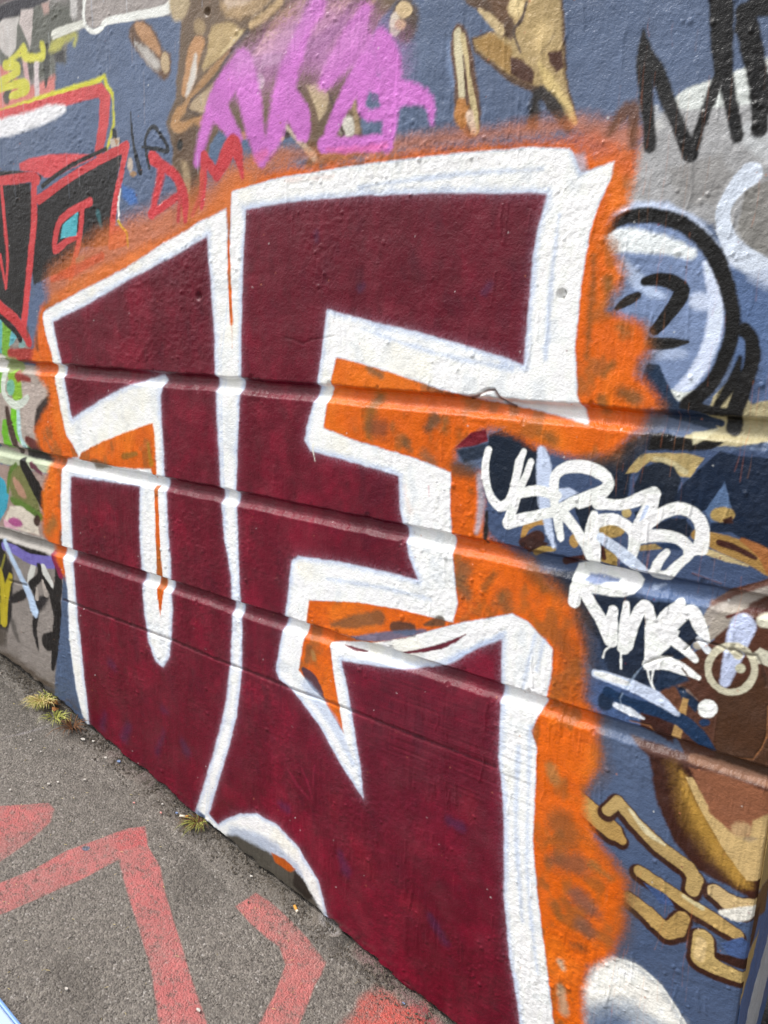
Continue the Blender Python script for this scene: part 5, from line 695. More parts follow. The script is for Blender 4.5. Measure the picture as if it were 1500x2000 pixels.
S('thin_black_tag','#2b2f36',0.0034,'flat',1,3,[(-1.592,2.0419,0.0024),(-1.5903,2.015,0.004),(-1.5828,1.9656,0.0057),(-1.5642,1.9138,0.0081)])
S('thin_black_tag','#2b2f36',0.0034,'flat',1,4,[(-1.5533,1.9647,0.0032),(-1.4999,1.9548,0.0047),(-1.467,1.9472,0.0053),(-1.4712,1.9644,0.0053),(-1.4942,1.9899,0.0046),(-1.5111,2.0024,0.0054),(-1.5294,1.9961,0.0055),(-1.5415,1.9773,0.0047),(-1.5396,1.9504,0.0048),(-1.5308,1.9194,0.0048)])
S('thin_black_tag','#2b2f36',0.0061,'flat',1,0,[(-1.6557,2.0085,0.0067),(-1.6524,2.0016,0.0067)])
S('black_tag','#1b1a1b',0.0065,'flat',1,3,[(-0.4257,1.9998,0.0026),(-0.4222,1.9663,0.0115),(-0.4128,1.9182,0.0097),(-0.3992,1.8445,0.0089)])
S('black_tag','#1b1a1b',0.0063,'flat',1,3,[(-0.4228,1.9862,0.0053),(-0.3954,1.9323,0.0105),(-0.3681,1.8788,0.0095),(-0.3411,1.8263,0.0103)])
S('black_tag','#1b1a1b',0.0061,'flat',1,3,[(-0.3397,1.8261,0.0086),(-0.3296,1.8707,0.0076),(-0.3201,1.9051,0.0075),(-0.3124,1.9295,0.0082)])
S('black_tag','#1b1a1b',0.0059,'flat',1,3,[(-0.3237,2.0235,0.0153),(-0.3179,1.9805,0.0146),(-0.3105,1.9355,0.0122)])
S('black_tag','#1b1a1b',0.006,'flat',1,3,[(-0.3091,1.9353,0.0106),(-0.2957,1.889,0.0082),(-0.2805,1.8448,0.0082)])
S('black_tag','#1b1a1b',0.0058,'flat',1,3,[(-0.2926,2.0004,0.0103),(-0.2802,1.9616,0.0142),(-0.2636,1.9096,0.0119),(-0.2536,1.8507,0.0112)])
S('black_tag','#1b1a1b',0.0057,'flat',1,3,[(-0.2942,1.9824,0.008),(-0.2815,2.0018,0.0118),(-0.2567,2.0006,0.0138)])
S('black_tag','#1b1a1b',0.0057,'flat',1,0,[(-0.2548,1.9145,0.0063),(-0.2413,1.8817,0.0157)])
S('white_tag','#c6d1e6',0.0064,'flat',1,3,[(-0.5326,1.3845,0.0077),(-0.5277,1.3589,0.0145),(-0.5245,1.3302,0.0136),(-0.5212,1.3005,0.0117),(-0.5167,1.2797,0.0088),(-0.5087,1.2505,0.0064),(-0.4972,1.2245,0.0049)])
P('white_tag','#c6d1e6',0.0044,'flat',1,0,[(-0.498,1.3233),(-0.4803,1.3284),(-0.4619,1.3223),(-0.4873,1.3047),(-0.4995,1.2967)])
S('white_tag/letter1','#eef0ec',0.0034,'flat',1,3,[(-0.6341,1.3742,0.0067),(-0.6378,1.3528,0.0073),(-0.6374,1.3298,0.0073),(-0.6307,1.3066,0.0073),(-0.6191,1.2859,0.0083),(-0.6032,1.2762,0.0093),(-0.5889,1.2876,0.0082),(-0.5823,1.3069,0.0071),(-0.5765,1.3349,0.0075),(-0.5725,1.3597,0.0079),(-0.5653,1.3791,0.0049)])
S('white_tag/letter2','#eef0ec',0.0034,'flat',1,3,[(-0.5507,1.3631,0.0064),(-0.5583,1.3373,0.0064),(-0.5698,1.3105,0.008),(-0.5793,1.2781,0.0087),(-0.5863,1.251,0.0103)])
S('white_tag/letter2','#eef0ec',0.0034,'flat',1,3,[(-0.5666,1.3064,0.009),(-0.5384,1.315,0.0093),(-0.5157,1.3138,0.0092),(-0.4989,1.3118,0.0086)])
S('white_tag/letter2','#eef0ec',0.0034,'flat',1,3,[(-0.5862,1.2492,0.0113),(-0.5593,1.261,0.0101),(-0.5257,1.2747,0.0089),(-0.4985,1.2853,0.0096),(-0.4693,1.3056,0.0094),(-0.4381,1.3215,0.0092),(-0.4194,1.3335,0.0081)])
S('white_tag/letter3','#eef0ec',0.0034,'flat',1,3,[(-0.5016,1.2892,0.0077),(-0.5044,1.3118,0.0082),(-0.5063,1.3353,0.0081),(-0.5029,1.3489,0.0086),(-0.4893,1.3601,0.0094),(-0.4675,1.3654,0.0106),(-0.4455,1.3647,0.0109),(-0.4305,1.3607,0.0108),(-0.418,1.3539,0.0099),(-0.4128,1.3437,0.009),(-0.4208,1.3299,0.0099),(-0.4393,1.3161,0.0092),(-0.4584,1.3038,0.0084)])
S('white_tag/letter3','#eef0ec',0.0034,'flat',1,3,[(-0.4893,1.285,0.0105),(-0.4657,1.265,0.009),(-0.4436,1.238,0.009),(-0.4254,1.2131,0.0103)])
S('white_tag/letter3','#eef0ec',0.0034,'flat',1,0,[(-0.4962,1.2794,0.0082),(-0.4865,1.2409,0.0068)])
S('white_tag/letter3','#eef0ec',0.0034,'flat',1,0,[(-0.4865,1.2409,0.0024),(-0.4859,1.2347,0.0015)])
S('white_tag/letter4','#eef0ec',0.0034,'flat',1,3,[(-0.4274,1.3094,0.01),(-0.4003,1.3109,0.009),(-0.3761,1.318,0.0097),(-0.3577,1.329,0.0104),(-0.3397,1.3398,0.0094)])
S('white_tag/letter4','#eef0ec',0.0034,'flat',1,3,[(-0.3395,1.3382,0.0102),(-0.3441,1.3146,0.0121),(-0.3536,1.2898,0.0122),(-0.3602,1.2669,0.0115),(-0.363,1.246,0.0089),(-0.3649,1.2234,0.009),(-0.3523,1.2139,0.0071)])
S('white_tag/letter4','#c6d1e6',0.0034,'flat',1,3,[(-0.3482,1.3156,0.0035),(-0.3517,1.3026,0.0043),(-0.3568,1.2893,0.0026)])
S('white_tag/letter5','#eef0ec',0.0034,'flat',1,3,[(-0.4325,1.2888,0.0074),(-0.4332,1.2592,0.0121),(-0.4275,1.2357,0.0112),(-0.4237,1.2135,0.0094)])
S('white_tag/letter5','#eef0ec',0.0034,'flat',1,3,[(-0.4264,1.2794,0.011),(-0.4014,1.287,0.0099),(-0.3807,1.2819,0.0089),(-0.3665,1.2725,0.0097),(-0.3605,1.2618,0.0115)])
S('white_tag/letter5','#ccd6e6',0.0034,'flat',1,3,[(-0.417,1.2533,0.0074),(-0.3881,1.2379,0.01),(-0.3667,1.2248,0.0108),(-0.3422,1.2109,0.0062)])
S('white_tag/letter6','#eef0ec',0.0034,'flat',1,3,[(-0.354,1.2781,0.0114),(-0.3325,1.3024,0.0094),(-0.3122,1.3171,0.0101),(-0.2958,1.3213,0.01),(-0.2802,1.3173,0.0099),(-0.2668,1.3043,0.0098),(-0.2615,1.2844,0.0106),(-0.2622,1.265,0.0115)])
S('white_tag/letter6','#eef0ec',0.0034,'flat',1,3,[(-0.3576,1.2657,0.0123),(-0.3309,1.2721,0.0104),(-0.3075,1.2746,0.0093),(-0.2885,1.2698,0.0092),(-0.2773,1.2588,0.0092)])
S('white_tag/letter6','#eef0ec',0.0034,'flat',1,0,[(-0.279,1.2536,0.0075),(-0.2637,1.2647,0.0083)])
S('white_tag/letter6','#eef0ec',0.0034,'flat',1,3,[(-0.311,1.2491,0.0051),(-0.3217,1.2312,0.0065),(-0.3269,1.2123,0.0075)])
S('white_tag/letter6','#eef0ec',0.0034,'flat',1,3,[(-0.3289,1.2085,0.0088),(-0.3083,1.2095,0.0087),(-0.2932,1.2294,0.0068),(-0.2764,1.2508,0.0059)])
P('white_tag.','#eef0ec',0.0043,'flat',1,0,[(-0.4562,1.1981),(-0.4407,1.2057),(-0.3989,1.2079),(-0.3564,1.2053),(-0.3436,1.1934),(-0.3456,1.1809),(-0.3545,1.1702),(-0.3704,1.1613),(-0.3974,1.1569),(-0.4237,1.1563),(-0.46,1.1573),(-0.4604,1.1828)])
P('white_tag.','#8593b4',0.0061,'flat',1,0,[(-0.4407,1.1752),(-0.4337,1.1874),(-0.4109,1.1887),(-0.3814,1.187),(-0.3843,1.1811),(-0.4216,1.1712)])
S('white_tag./letter1','#eef0ec',0.0034,'flat',1,0,[(-0.4512,1.1611,0.0107),(-0.4533,1.1341,0.0108)])
S('white_tag./letter1','#eef0ec',0.0034,'flat',1,3,[(-0.44,1.1581,0.0096),(-0.4138,1.1261,0.0105),(-0.3955,1.0997,0.0114),(-0.3849,1.0806,0.0114)])
S('white_tag./letter1','#eef0ec',0.0034,'flat',1,3,[(-0.3857,1.1346,0.0084),(-0.3866,1.1074,0.0104),(-0.3815,1.0815,0.0085)])
S('white_tag./letter2','#eef0ec',0.0034,'flat',1,3,[(-0.3651,1.1502,0.005),(-0.3648,1.1219,0.0079),(-0.3627,1.0928,0.0103),(-0.3624,1.0721,0.0103)])
S('white_tag./letter2','#eef0ec',0.0034,'flat',1,3,[(-0.3571,1.079,0.0093),(-0.3533,1.1087,0.0101),(-0.3459,1.1354,0.0091),(-0.3372,1.155,0.009),(-0.3281,1.1467,0.009),(-0.3224,1.1237,0.009),(-0.3223,1.0991,0.0081)])
S('white_tag./letter2','#eef0ec',0.0034,'flat',1,0,[(-0.3376,1.1514,0.0099),(-0.3309,1.1495,0.0099)])
S('white_tag./letter3','#eef0ec',0.0034,'flat',1,3,[(-0.3156,1.1132,0.0081),(-0.3028,1.1442,0.0088),(-0.2819,1.1697,0.0078)])
S('white_tag./letter3','#eef0ec',0.0034,'flat',1,3,[(-0.3054,1.1088,0.0098),(-0.2851,1.1417,0.0113),(-0.267,1.1614,0.0094),(-0.2588,1.1567,0.0111),(-0.2456,1.1347,0.0093),(-0.2349,1.1206,0.0042)])
P('white_tag./letter3','#eef0ec',0.0034,'flat',1,0,[(-0.3328,1.121),(-0.2996,1.1295),(-0.2784,1.1245),(-0.2804,1.1137),(-0.2897,1.0973),(-0.3035,1.0759),(-0.3268,1.055),(-0.3286,1.0885)])
S('white_tag./letter3','#eef0ec',0.0034,'flat',1,3,[(-0.2877,1.1083,0.0088),(-0.2659,1.0968,0.0083),(-0.2498,1.0849,0.0056)])
S('white_tag./letter3','#eef0ec',0.0034,'flat',1,3,[(-0.321,1.0549,0.0092),(-0.2959,1.0657,0.0117),(-0.2685,1.0639,0.0097),(-0.2412,1.0571,0.0035)])
S('white_tag./letter3','#eef0ec',0.0034,'flat',1,3,[(-0.3206,1.0514,0.0021),(-0.3162,1.0329,0.0016),(-0.3059,1.0143,0.0018)])
S('white_tag./letter3','#eef0ec',0.0034,'flat',1,3,[(-0.3112,1.0488,0.0021),(-0.3116,1.0289,0.0016),(-0.3051,1.0146,0.0018)])
S('white_tag./letter3','#eef0ec',0.0034,'flat',1,0,[(-0.3657,1.0621,0.0021),(-0.3632,1.0372,0.0019)])
S('white_tag./letter3','#eef0ec',0.0034,'flat',1,3,[(-0.3864,1.0692,0.0021),(-0.3926,1.0602,0.0017),(-0.395,1.0484,0.0019)])
S('white_tag./underline','#c9d3e6',0.0044,'flat',1,3,[(-0.4045,1.0158,0.0078),(-0.3698,1.015,0.0096),(-0.3349,1.0108,0.0103),(-0.3006,1.0033,0.011),(-0.2664,0.9873,0.0045)])
S('white_tag./underline','#eef0ec',0.0036,'flat',1,3,[(-0.4036,1.0161,0.0049),(-0.3698,1.015,0.0062),(-0.3497,1.0136,0.0038)])
S('white_tag./underline','#d6dbe2',0.0045,'flat',1,3,[(-0.3653,0.9696,0.0049),(-0.3423,0.9659,0.0067),(-0.3179,0.961,0.0014)])
P('white_tag./dot','#eef0ec',0.0034,'flat',1,2,[(-0.208,1.0145),(-0.212,1.0002),(-0.2241,0.9929),(-0.2352,0.9983),(-0.2368,1.0123),(-0.2278,1.0243),(-0.215,1.0251)])
S('white_tag./letter4','#dfe3e8',0.0034,'flat',1,0,[(-0.233,1.1042,0.0059),(-0.2483,1.1187,0.0043)])
S('white_tag./letter4','#5c4a40',0.0034,'flat',1,0,[(-0.267,1.0643,0.0009),(-0.2581,1.0556,0.0018)])
S('white_tag./letter4','#b9c6dc',0.0066,'flat',0.7,0,[(-0.3257,1.1853,0.0044),(-0.3104,1.1929,0.0017)])
S('ring_with_dot','#c2cbe4',0.0054,'flat',1,3,[(-0.188,1.1577,0.0175),(-0.1934,1.1317,0.016),(-0.1982,1.0936,0.0111),(-0.203,1.06,0.0078)])
S('ring_with_dot','#c8c3ad',0.0034,'flat',1,0,[(-0.1644,1.0942,0.005),(-0.1642,1.0844,0.005),(-0.1663,1.0745,0.005),(-0.1704,1.0653,0.0051),(-0.1762,1.0573,0.0051),(-0.1836,1.0512,0.0052),(-0.1918,1.0472,0.0052),(-0.2005,1.0459,0.0052),(-0.2089,1.0472,0.0053),(-0.2165,1.0512,0.0053),(-0.2228,1.0575,0.0053),(-0.2273,1.0657,0.0053),(-0.2296,1.0752,0.0053),(-0.2296,1.0854,0.0053),(-0.2273,1.0955,0.0052),(-0.2229,1.1048,0.0052),(-0.2167,1.1127,0.0052),(-0.2092,1.1186,0.0051),(-0.2009,1.1222,0.0051),(-0.1924,1.1232,0.0051),(-0.1842,1.1216,0.005),(-0.1769,1.1176,0.005),(-0.1709,1.1114,0.005),(-0.1666,1.1034,0.005),(-0.1644,1.0942,0.005)])
P('ring_with_dot','#cbc8b0',0.0034,'flat',1,2,[(-0.1769,1.0914),(-0.1788,1.085),(-0.1845,1.0818),(-0.1898,1.0844),(-0.1905,1.0907),(-0.1863,1.096),(-0.1802,1.0963)])
S('ring_with_dot','#c8c3ad',0.0039,'flat',1,0,[(-0.2065,1.1198,0.0043),(-0.1906,1.1092,0.0068)])
K(0.0033,0.0022,[(-2.0129,0.7759),(-1.7467,0.7779),(-1.5198,0.7794),(-1.3556,0.7731),(-1.2141,0.7753),(-1.0795,0.7737),(-0.9543,0.7763),(-0.7343,0.7723),(-0.5793,0.7717)])
S('','#3a1820',0.0034,'flat',0.55,0,[(-2.0129,0.7759,0.0037),(-1.7467,0.7779,0.0033),(-1.5198,0.7794,0.0029),(-1.3556,0.7731,0.0027),(-1.2141,0.7753,0.0025),(-1.0795,0.7737,0.0024),(-0.9543,0.7763,0.0022),(-0.7343,0.7723,0.002),(-0.5793,0.7717,0.0018)])
K(0.0038,0.002,[(-2.3079,0.7728),(-2.2119,0.7785)])
S('','#302a2a',0.0049,'flat',0.6,0,[(-2.3079,0.7728,0.0041),(-2.2119,0.7785,0.004)])
K(0.0013,0.0015,[(-0.3268,1.055),(-0.3154,1.0646),(-0.3016,1.0738),(-0.2846,1.0803)])
S('','#5a4f48',0.0034,'flat',0.6,0,[(-0.3268,1.055,0.0014),(-0.3154,1.0646,0.0014),(-0.3016,1.0738,0.0014),(-0.2846,1.0803,0.0014)])
K(0.0012,0.002,[(-0.2674,1.0956),(-0.2614,1.1049),(-0.2569,1.113),(-0.2496,1.1167),(-0.2285,1.1173),(-0.2172,1.1169),(-0.2058,1.1142),(-0.1944,1.1165),(-0.1837,1.1119),(-0.1643,1.1157),(-0.1556,1.1026),(-0.1454,1.0725)])
S('','#3a2c26',0.0034,'flat',0.6,0,[(-0.2674,1.0956,0.0013),(-0.2614,1.1049,0.0013),(-0.2569,1.113,0.0013),(-0.2496,1.1167,0.0013),(-0.2285,1.1173,0.0013),(-0.2172,1.1169,0.0013),(-0.2058,1.1142,0.0013),(-0.1944,1.1165,0.0013),(-0.1837,1.1119,0.0013),(-0.1643,1.1157,0.0012),(-0.1556,1.1026,0.0012),(-0.1454,1.0725,0.0012)])
K(0.0011,0.0012,[(-0.339,0.9501),(-0.3068,0.9517),(-0.2956,0.9408),(-0.2627,0.9395)])
S('','#b08058',0.0034,'flat',0.6,0,[(-0.339,0.9501,0.0012),(-0.3068,0.9517,0.0012),(-0.2956,0.9408,0.0012),(-0.2627,0.9395,0.0012)])
K(0.001,0.0012,[(-0.2153,0.9403),(-0.1996,0.9372),(-0.1701,0.9428),(-0.1489,0.949),(-0.1406,0.9685),(-0.135,0.9919),(-0.1393,1.0412)])
S('','#b07c52',0.0034,'flat',0.6,0,[(-0.2153,0.9403,0.0011),(-0.1996,0.9372,0.0011),(-0.1701,0.9428,0.0011),(-0.1489,0.949,0.0011),(-0.1406,0.9685,0.0011),(-0.135,0.9919,0.0011),(-0.1393,1.0412,0.001)])
K(0.0012,0.0008,[(-1.12,1.5547),(-1.0929,1.5513),(-1.0719,1.5437),(-1.0513,1.5524),(-1.0243,1.5562),(-0.9913,1.562)])
S('','#4a1420',0.0034,'flat',0.4,0,[(-1.12,1.5547,0.0014),(-1.0929,1.5513,0.0013),(-1.0719,1.5437,0.0013),(-1.0513,1.5524,0.0013),(-1.0243,1.5562,0.0013),(-0.9913,1.562,0.0013)])
K(0.0019,0.004,[(-0.6797,1.4616),(-0.6615,1.4673),(-0.6439,1.4774),(-0.6291,1.4801),(-0.6182,1.4659),(-0.6078,1.4579),(-0.5929,1.4529)])
S('','#5a2a1c',0.0034,'flat',0.8,0,[(-0.6797,1.4616,0.0021),(-0.6615,1.4673,0.0021),(-0.6439,1.4774,0.0021),(-0.6291,1.4801,0.0021),(-0.6182,1.4659,0.002),(-0.6078,1.4579,0.002),(-0.5929,1.4529,0.002)])
K(0.0028,-0.003,[(-0.6536,1.4705),(-0.6356,1.4735),(-0.6209,1.4622)])
K(0.0011,0.001,[(-0.3514,1.0048),(-0.3389,1.0334),(-0.3274,1.053)])
S('','#8fa0b4',0.0034,'flat',0.6,0,[(-0.3514,1.0048,0.0012),(-0.3389,1.0334,0.0012),(-0.3274,1.053,0.0012)])
K(0.0011,0.001,[(-0.3564,0.994),(-0.3597,0.9836),(-0.3545,0.9665)])
S('','#8fa0b4',0.0034,'flat',0.6,0,[(-0.3564,0.994,0.0012),(-0.3597,0.9836,0.0012),(-0.3545,0.9665,0.0012)])
K(0.001,-0.001,[(-0.2694,1.2227),(-0.2268,1.2154)])
S('','#7a5148',0.0034,'flat',0.6,0,[(-0.2694,1.2227,0.0011),(-0.2268,1.2154,0.001)])
K(0.0008,0.001,[(-0.2321,1.1979),(-0.2326,1.1896)])
S('','#4a3030',0.0034,'flat',0.6,0,[(-0.2321,1.1979,0.0008),(-0.2326,1.1896,0.0008)])
HOLE(-0.5183,1.6381,0.0108,0.007)
HOLE(-1.3822,1.6396,0.0126,0.006)
HOLE(-1.3346,2.1981,0.0099,0.006)
HOLE(-0.2623,1.0297,0.0066,0.004)
S('','#57514e',0.0034,'flat',0.8,0,[(-0.5136,1.6436,0.0018),(-0.5116,1.6404,0.0018)])
S('','#57514e',0.0034,'flat',0.8,0,[(-0.5171,1.6342,0.0018),(-0.5142,1.631,0.0018)])
GP('red_mark','#c46c6a',0.0088,'flat',1,0,[(-1.8177,-0.3693),(-1.8035,-0.3372),(-1.7616,-0.2788),(-1.7378,-0.2434),(-1.7083,-0.2459),(-1.6766,-0.2771),(-1.6556,-0.342),(-1.643,-0.4264),(-1.641,-0.4641)])
GP('red_mark.','#c46e6c',0.0062,'flat',1,0,[(-1.5925,-0.4901),(-1.5871,-0.4575),(-1.5721,-0.3789),(-1.5722,-0.2988),(-1.5448,-0.1874),(-1.5337,-0.1494),(-1.5114,-0.1141),(-1.4569,-0.1485),(-1.3781,-0.1702),(-1.3185,-0.206),(-1.2194,-0.2533),(-1.1296,-0.2961),(-1.0095,-0.35),(-0.9538,-0.3801),(-1.0233,-0.4474),(-1.0868,-0.4113),(-1.1741,-0.3578),(-1.2805,-0.3107),(-1.3849,-0.2658),(-1.4647,-0.2289),(-1.4758,-0.3347),(-1.4937,-0.4262),(-1.5103,-0.5001),(-1.5153,-0.5315)])
GP('red_mark.','#cf4a50',0.0147,'flat',0.45,0,[(-1.5367,-0.1811),(-1.51,-0.1152),(-1.4595,-0.1464),(-1.4873,-0.211)])
GP('red_mark.','#5e6f8c',0.0034,'flat',1,2,[(-1.5408,-0.255),(-1.538,-0.2612),(-1.5421,-0.268),(-1.5501,-0.2703),(-1.556,-0.2663),(-1.5554,-0.2591),(-1.5486,-0.254)])
GP('red_mark..','#c4706c',0.007,'flat',1,0,[(-1.1743,-0.1171),(-1.1673,-0.0546),(-1.1203,-0.05),(-1.0705,-0.0497),(-0.9986,-0.058),(-0.9267,-0.0734),(-0.9148,-0.1052),(-0.9095,-0.1337),(-0.8909,-0.18),(-0.8735,-0.2313),(-0.8538,-0.2833),(-0.9185,-0.3459),(-0.9365,-0.2783),(-0.956,-0.2129),(-0.9869,-0.1432),(-1.0275,-0.1215),(-1.064,-0.1253),(-1.1139,-0.1247)])
GP('red_mark...','#c85a50',0.0268,'flat',1,0,[(-0.8139,-0.1195),(-0.8232,-0.0806),(-0.8071,-0.0363),(-0.7708,-0.0285),(-0.7392,-0.0345),(-0.7107,0.0034),(-0.6568,-0.019),(-0.6281,-0.0648),(-0.7952,-0.2265),(-0.8199,-0.1638)])
GS('pavement','#8a8ea0',0.0076,'flat',0.5,3,[(-2.0408,-0.2054,0.003),(-2.0174,-0.1263,0.0051),(-2.006,-0.052,0.0042),(-1.9864,0.0033,0.0022)])
GS('pavement','#6f6f74',0.0043,'flat',0.5,3,[(-1.3619,-0.0693,0.0024),(-1.3135,-0.0701,0.0016),(-1.2714,-0.0576,0.0016)])
GS('pavement','#5c3340',0.0423,'flat',0.5,3,[(-1.9156,-0.0096,0.0105),(-1.7061,-0.004,0.029),(-1.5385,0.0032,0.0127)])
GS('pavement','#d8d2cc',0.0153,'flat',0.8,0,[(-1.9315,0.0012,0.0148),(-1.9008,0.001,0.0084)])
GS('pavement','#d8d8d4',0.0275,'flat',0.7,3,[(-1.3626,0.0273,0.012),(-1.3173,0.03,0.0185),(-1.2706,0.0303,0.0082)])
GS('pavement','#c9c4c4',0.0208,'flat',0.7,0,[(-0.9937,0.0099,0.0174),(-0.9588,-0.0036,0.0085)])
GS('pavement','#7a3a4a',0.0236,'flat',0.6,3,[(-0.8901,-0.0035,0.0124),(-0.773,-0.0056,0.0157),(-0.6568,-0.019,0.0123)])
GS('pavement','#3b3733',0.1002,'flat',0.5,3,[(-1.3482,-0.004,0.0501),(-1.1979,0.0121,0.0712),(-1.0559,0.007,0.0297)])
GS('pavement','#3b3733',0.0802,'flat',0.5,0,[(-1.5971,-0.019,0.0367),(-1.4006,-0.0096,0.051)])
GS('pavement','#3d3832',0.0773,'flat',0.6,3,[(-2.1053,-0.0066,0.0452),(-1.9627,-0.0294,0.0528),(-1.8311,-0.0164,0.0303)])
# thin runs of orange and white paint below the halo
PARTLESS=''
for q in range(150):
    x=random.uniform(-.46,-.2); z=random.uniform(1.2,2.02) if q%3 else random.uniform(.35,.7)
    if z<.8: x=random.uniform(-.36,-.19)
    L=random.uniform(.02,.10)
    S(PARTLESS,random.choice(['#c98a5e','#d07a48','#b9855f','#c8713c']),.002,'flat',random.uniform(.08,.24),3,[(x,z,.0004),(x+random.uniform(-.002,.002),z-L*.5,.0005),(x+random.uniform(-.003,.003),z-L,.0008)])
for q in range(60):
    x=random.uniform(-2.4,-1.25); z=random.uniform(1.95,2.35); L=random.uniform(.03,.15)
    S(PARTLESS,random.choice(['#d8dbe0','#b9a8a0','#a8b2c2']),.0015,'flat',random.uniform(.15,.4),0,[(x,z,.0006),(x+.001,z-L,.0008)])
for q in range(700):
    x=random.uniform(-2.4,XR); z=random.uniform(.2,2.35); S(PARTLESS,random.choice(['#e0e0dc','#2a2a2c','#c08060','#7a3040']),.0015,'flat',random.uniform(.3,.7),0,[(x,z,random.uniform(.0006,.0018)),(x+.001,z-.001,.0008)])
# dirt splashed along the foot of the wall
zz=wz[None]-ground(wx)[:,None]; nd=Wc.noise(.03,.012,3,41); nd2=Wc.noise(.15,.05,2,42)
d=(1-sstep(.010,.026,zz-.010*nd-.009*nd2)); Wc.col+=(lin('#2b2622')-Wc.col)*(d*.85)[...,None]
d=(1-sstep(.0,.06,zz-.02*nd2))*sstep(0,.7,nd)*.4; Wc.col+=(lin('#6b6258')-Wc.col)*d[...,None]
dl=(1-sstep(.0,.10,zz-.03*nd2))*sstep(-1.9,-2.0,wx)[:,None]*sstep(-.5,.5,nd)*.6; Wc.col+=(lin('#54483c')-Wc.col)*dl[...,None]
Wc.col=np.clip(Wc.col,0,1)**1.14*1.07; Wc.col=np.minimum(Wc.col,.88)
# ---- relief
H=Wc.h
patch=.35+.9*sstep(-.5,.7,Wc.noise(.13,.16,3,50))
H+=.0030*Wc.noise(.35,.25,2,51)+.00055*patch*Wc.noise(.008,.008,2,52)+.0006*Wc.noise(.04,.03,3,53)
H+=.0006*sstep(0,.8,Wc.noise(.2,.2,2,57))*Wc.noise(.006,.05,2,54)
trowel=sstep(.905,.86,wz)[None]*sstep(.62,.74,wz)[None]*sstep(-.95,-.8,wx)[:,None]*sstep(-.45,-.55,wx)[:,None]
H+=.0006*trowel*Wc.noise(.12,.006,2,58)
for q in range(5200):
    x=random.uniform(-2.45,XR-.01); z=random.uniform(ground(x)+.02,2.4)
    if patch[np.searchsorted(wx,x)-1,np.searchsorted(wz,z)-1]<random.uniform(.4,1.5): continue
    r=random.choice([.0022,.003,.003,.004,.005])*random.uniform(.8,1.2); hh=r*random.uniform(.25,.5)
    si,sj=Wc.win(np.array([(x,z)]),r); D=np.hypot(wx[si][:,None]-x,wz[sj][None]-z)/r; H[si,sj]+=hh*np.clip(1-D*D,0,1)
for q in range(190):
    x=random.uniform(-.75,XR-.01) if q%2 else random.uniform(-2.4,XR-.01); z=random.uniform(.3,2.2); K(.0009,-random.uniform(.0006,.0013),[(x,z),(x+random.uniform(-.004,.004),z-random.uniform(.01,.03)),(x+random.uniform(-.006,.006),z-random.uniform(.03,.07))])
foot=1-sstep(.0,.02,zz-.01*nd); H-=.008*foot*sstep(-.2,.6,nd)+.020*(1-sstep(.012,.019,zz-.009*nd2-.006*nd))
def recess(z):
    r=np.zeros_like(z)
    for zc in (1.4495,1.1935,.9275):
        d=z-zc; r=np.maximum(r,np.interp(d,[-.0205,-.0175,-.0115,-.004,.006,.0115,.0150,.0180],[0,.0028,.0100,.0135,.0150,.0135,.0040,0]))
    return r
REC=recess(wz)
wob=.0011*Wc.noise(.05,.3,2,81)+.0007*Wc.noise(.011,.3,2,82)
REC2=np.interp((wz[None]+wob).ravel(),wz,REC).reshape(Wc.n)
for q in range(46):                                            # chips knocked off the arrises
    x=random.uniform(-2.4,XR-.02); z=random.choice((1.4495,1.1935,.9275))+random.choice((.0185,-.021)); HOLE(x,z,random.uniform(.004,.010),random.uniform(.001,.0035))
edge=np.interp(wx,[XR-.009,XR-.003,XR],[0,.0015,.007])
posw=np.empty(Wc.n+(3,)); posw[...,0]=wx[:,None]; posw[...,2]=wz[None]; posw[...,1]=REC2*(1+.08*Wc.noise(.1,.5,2,59))-H+edge[:,None]
keep=(zz[:-1,:-1]>-.025)
WO=(-1.2,0,ground(-1.2))
wall=empty('painted_wall',WO,'thick rendered street wall with three horizontal grooves, covered in layered graffiti','wall')
wall['kind']='thing'
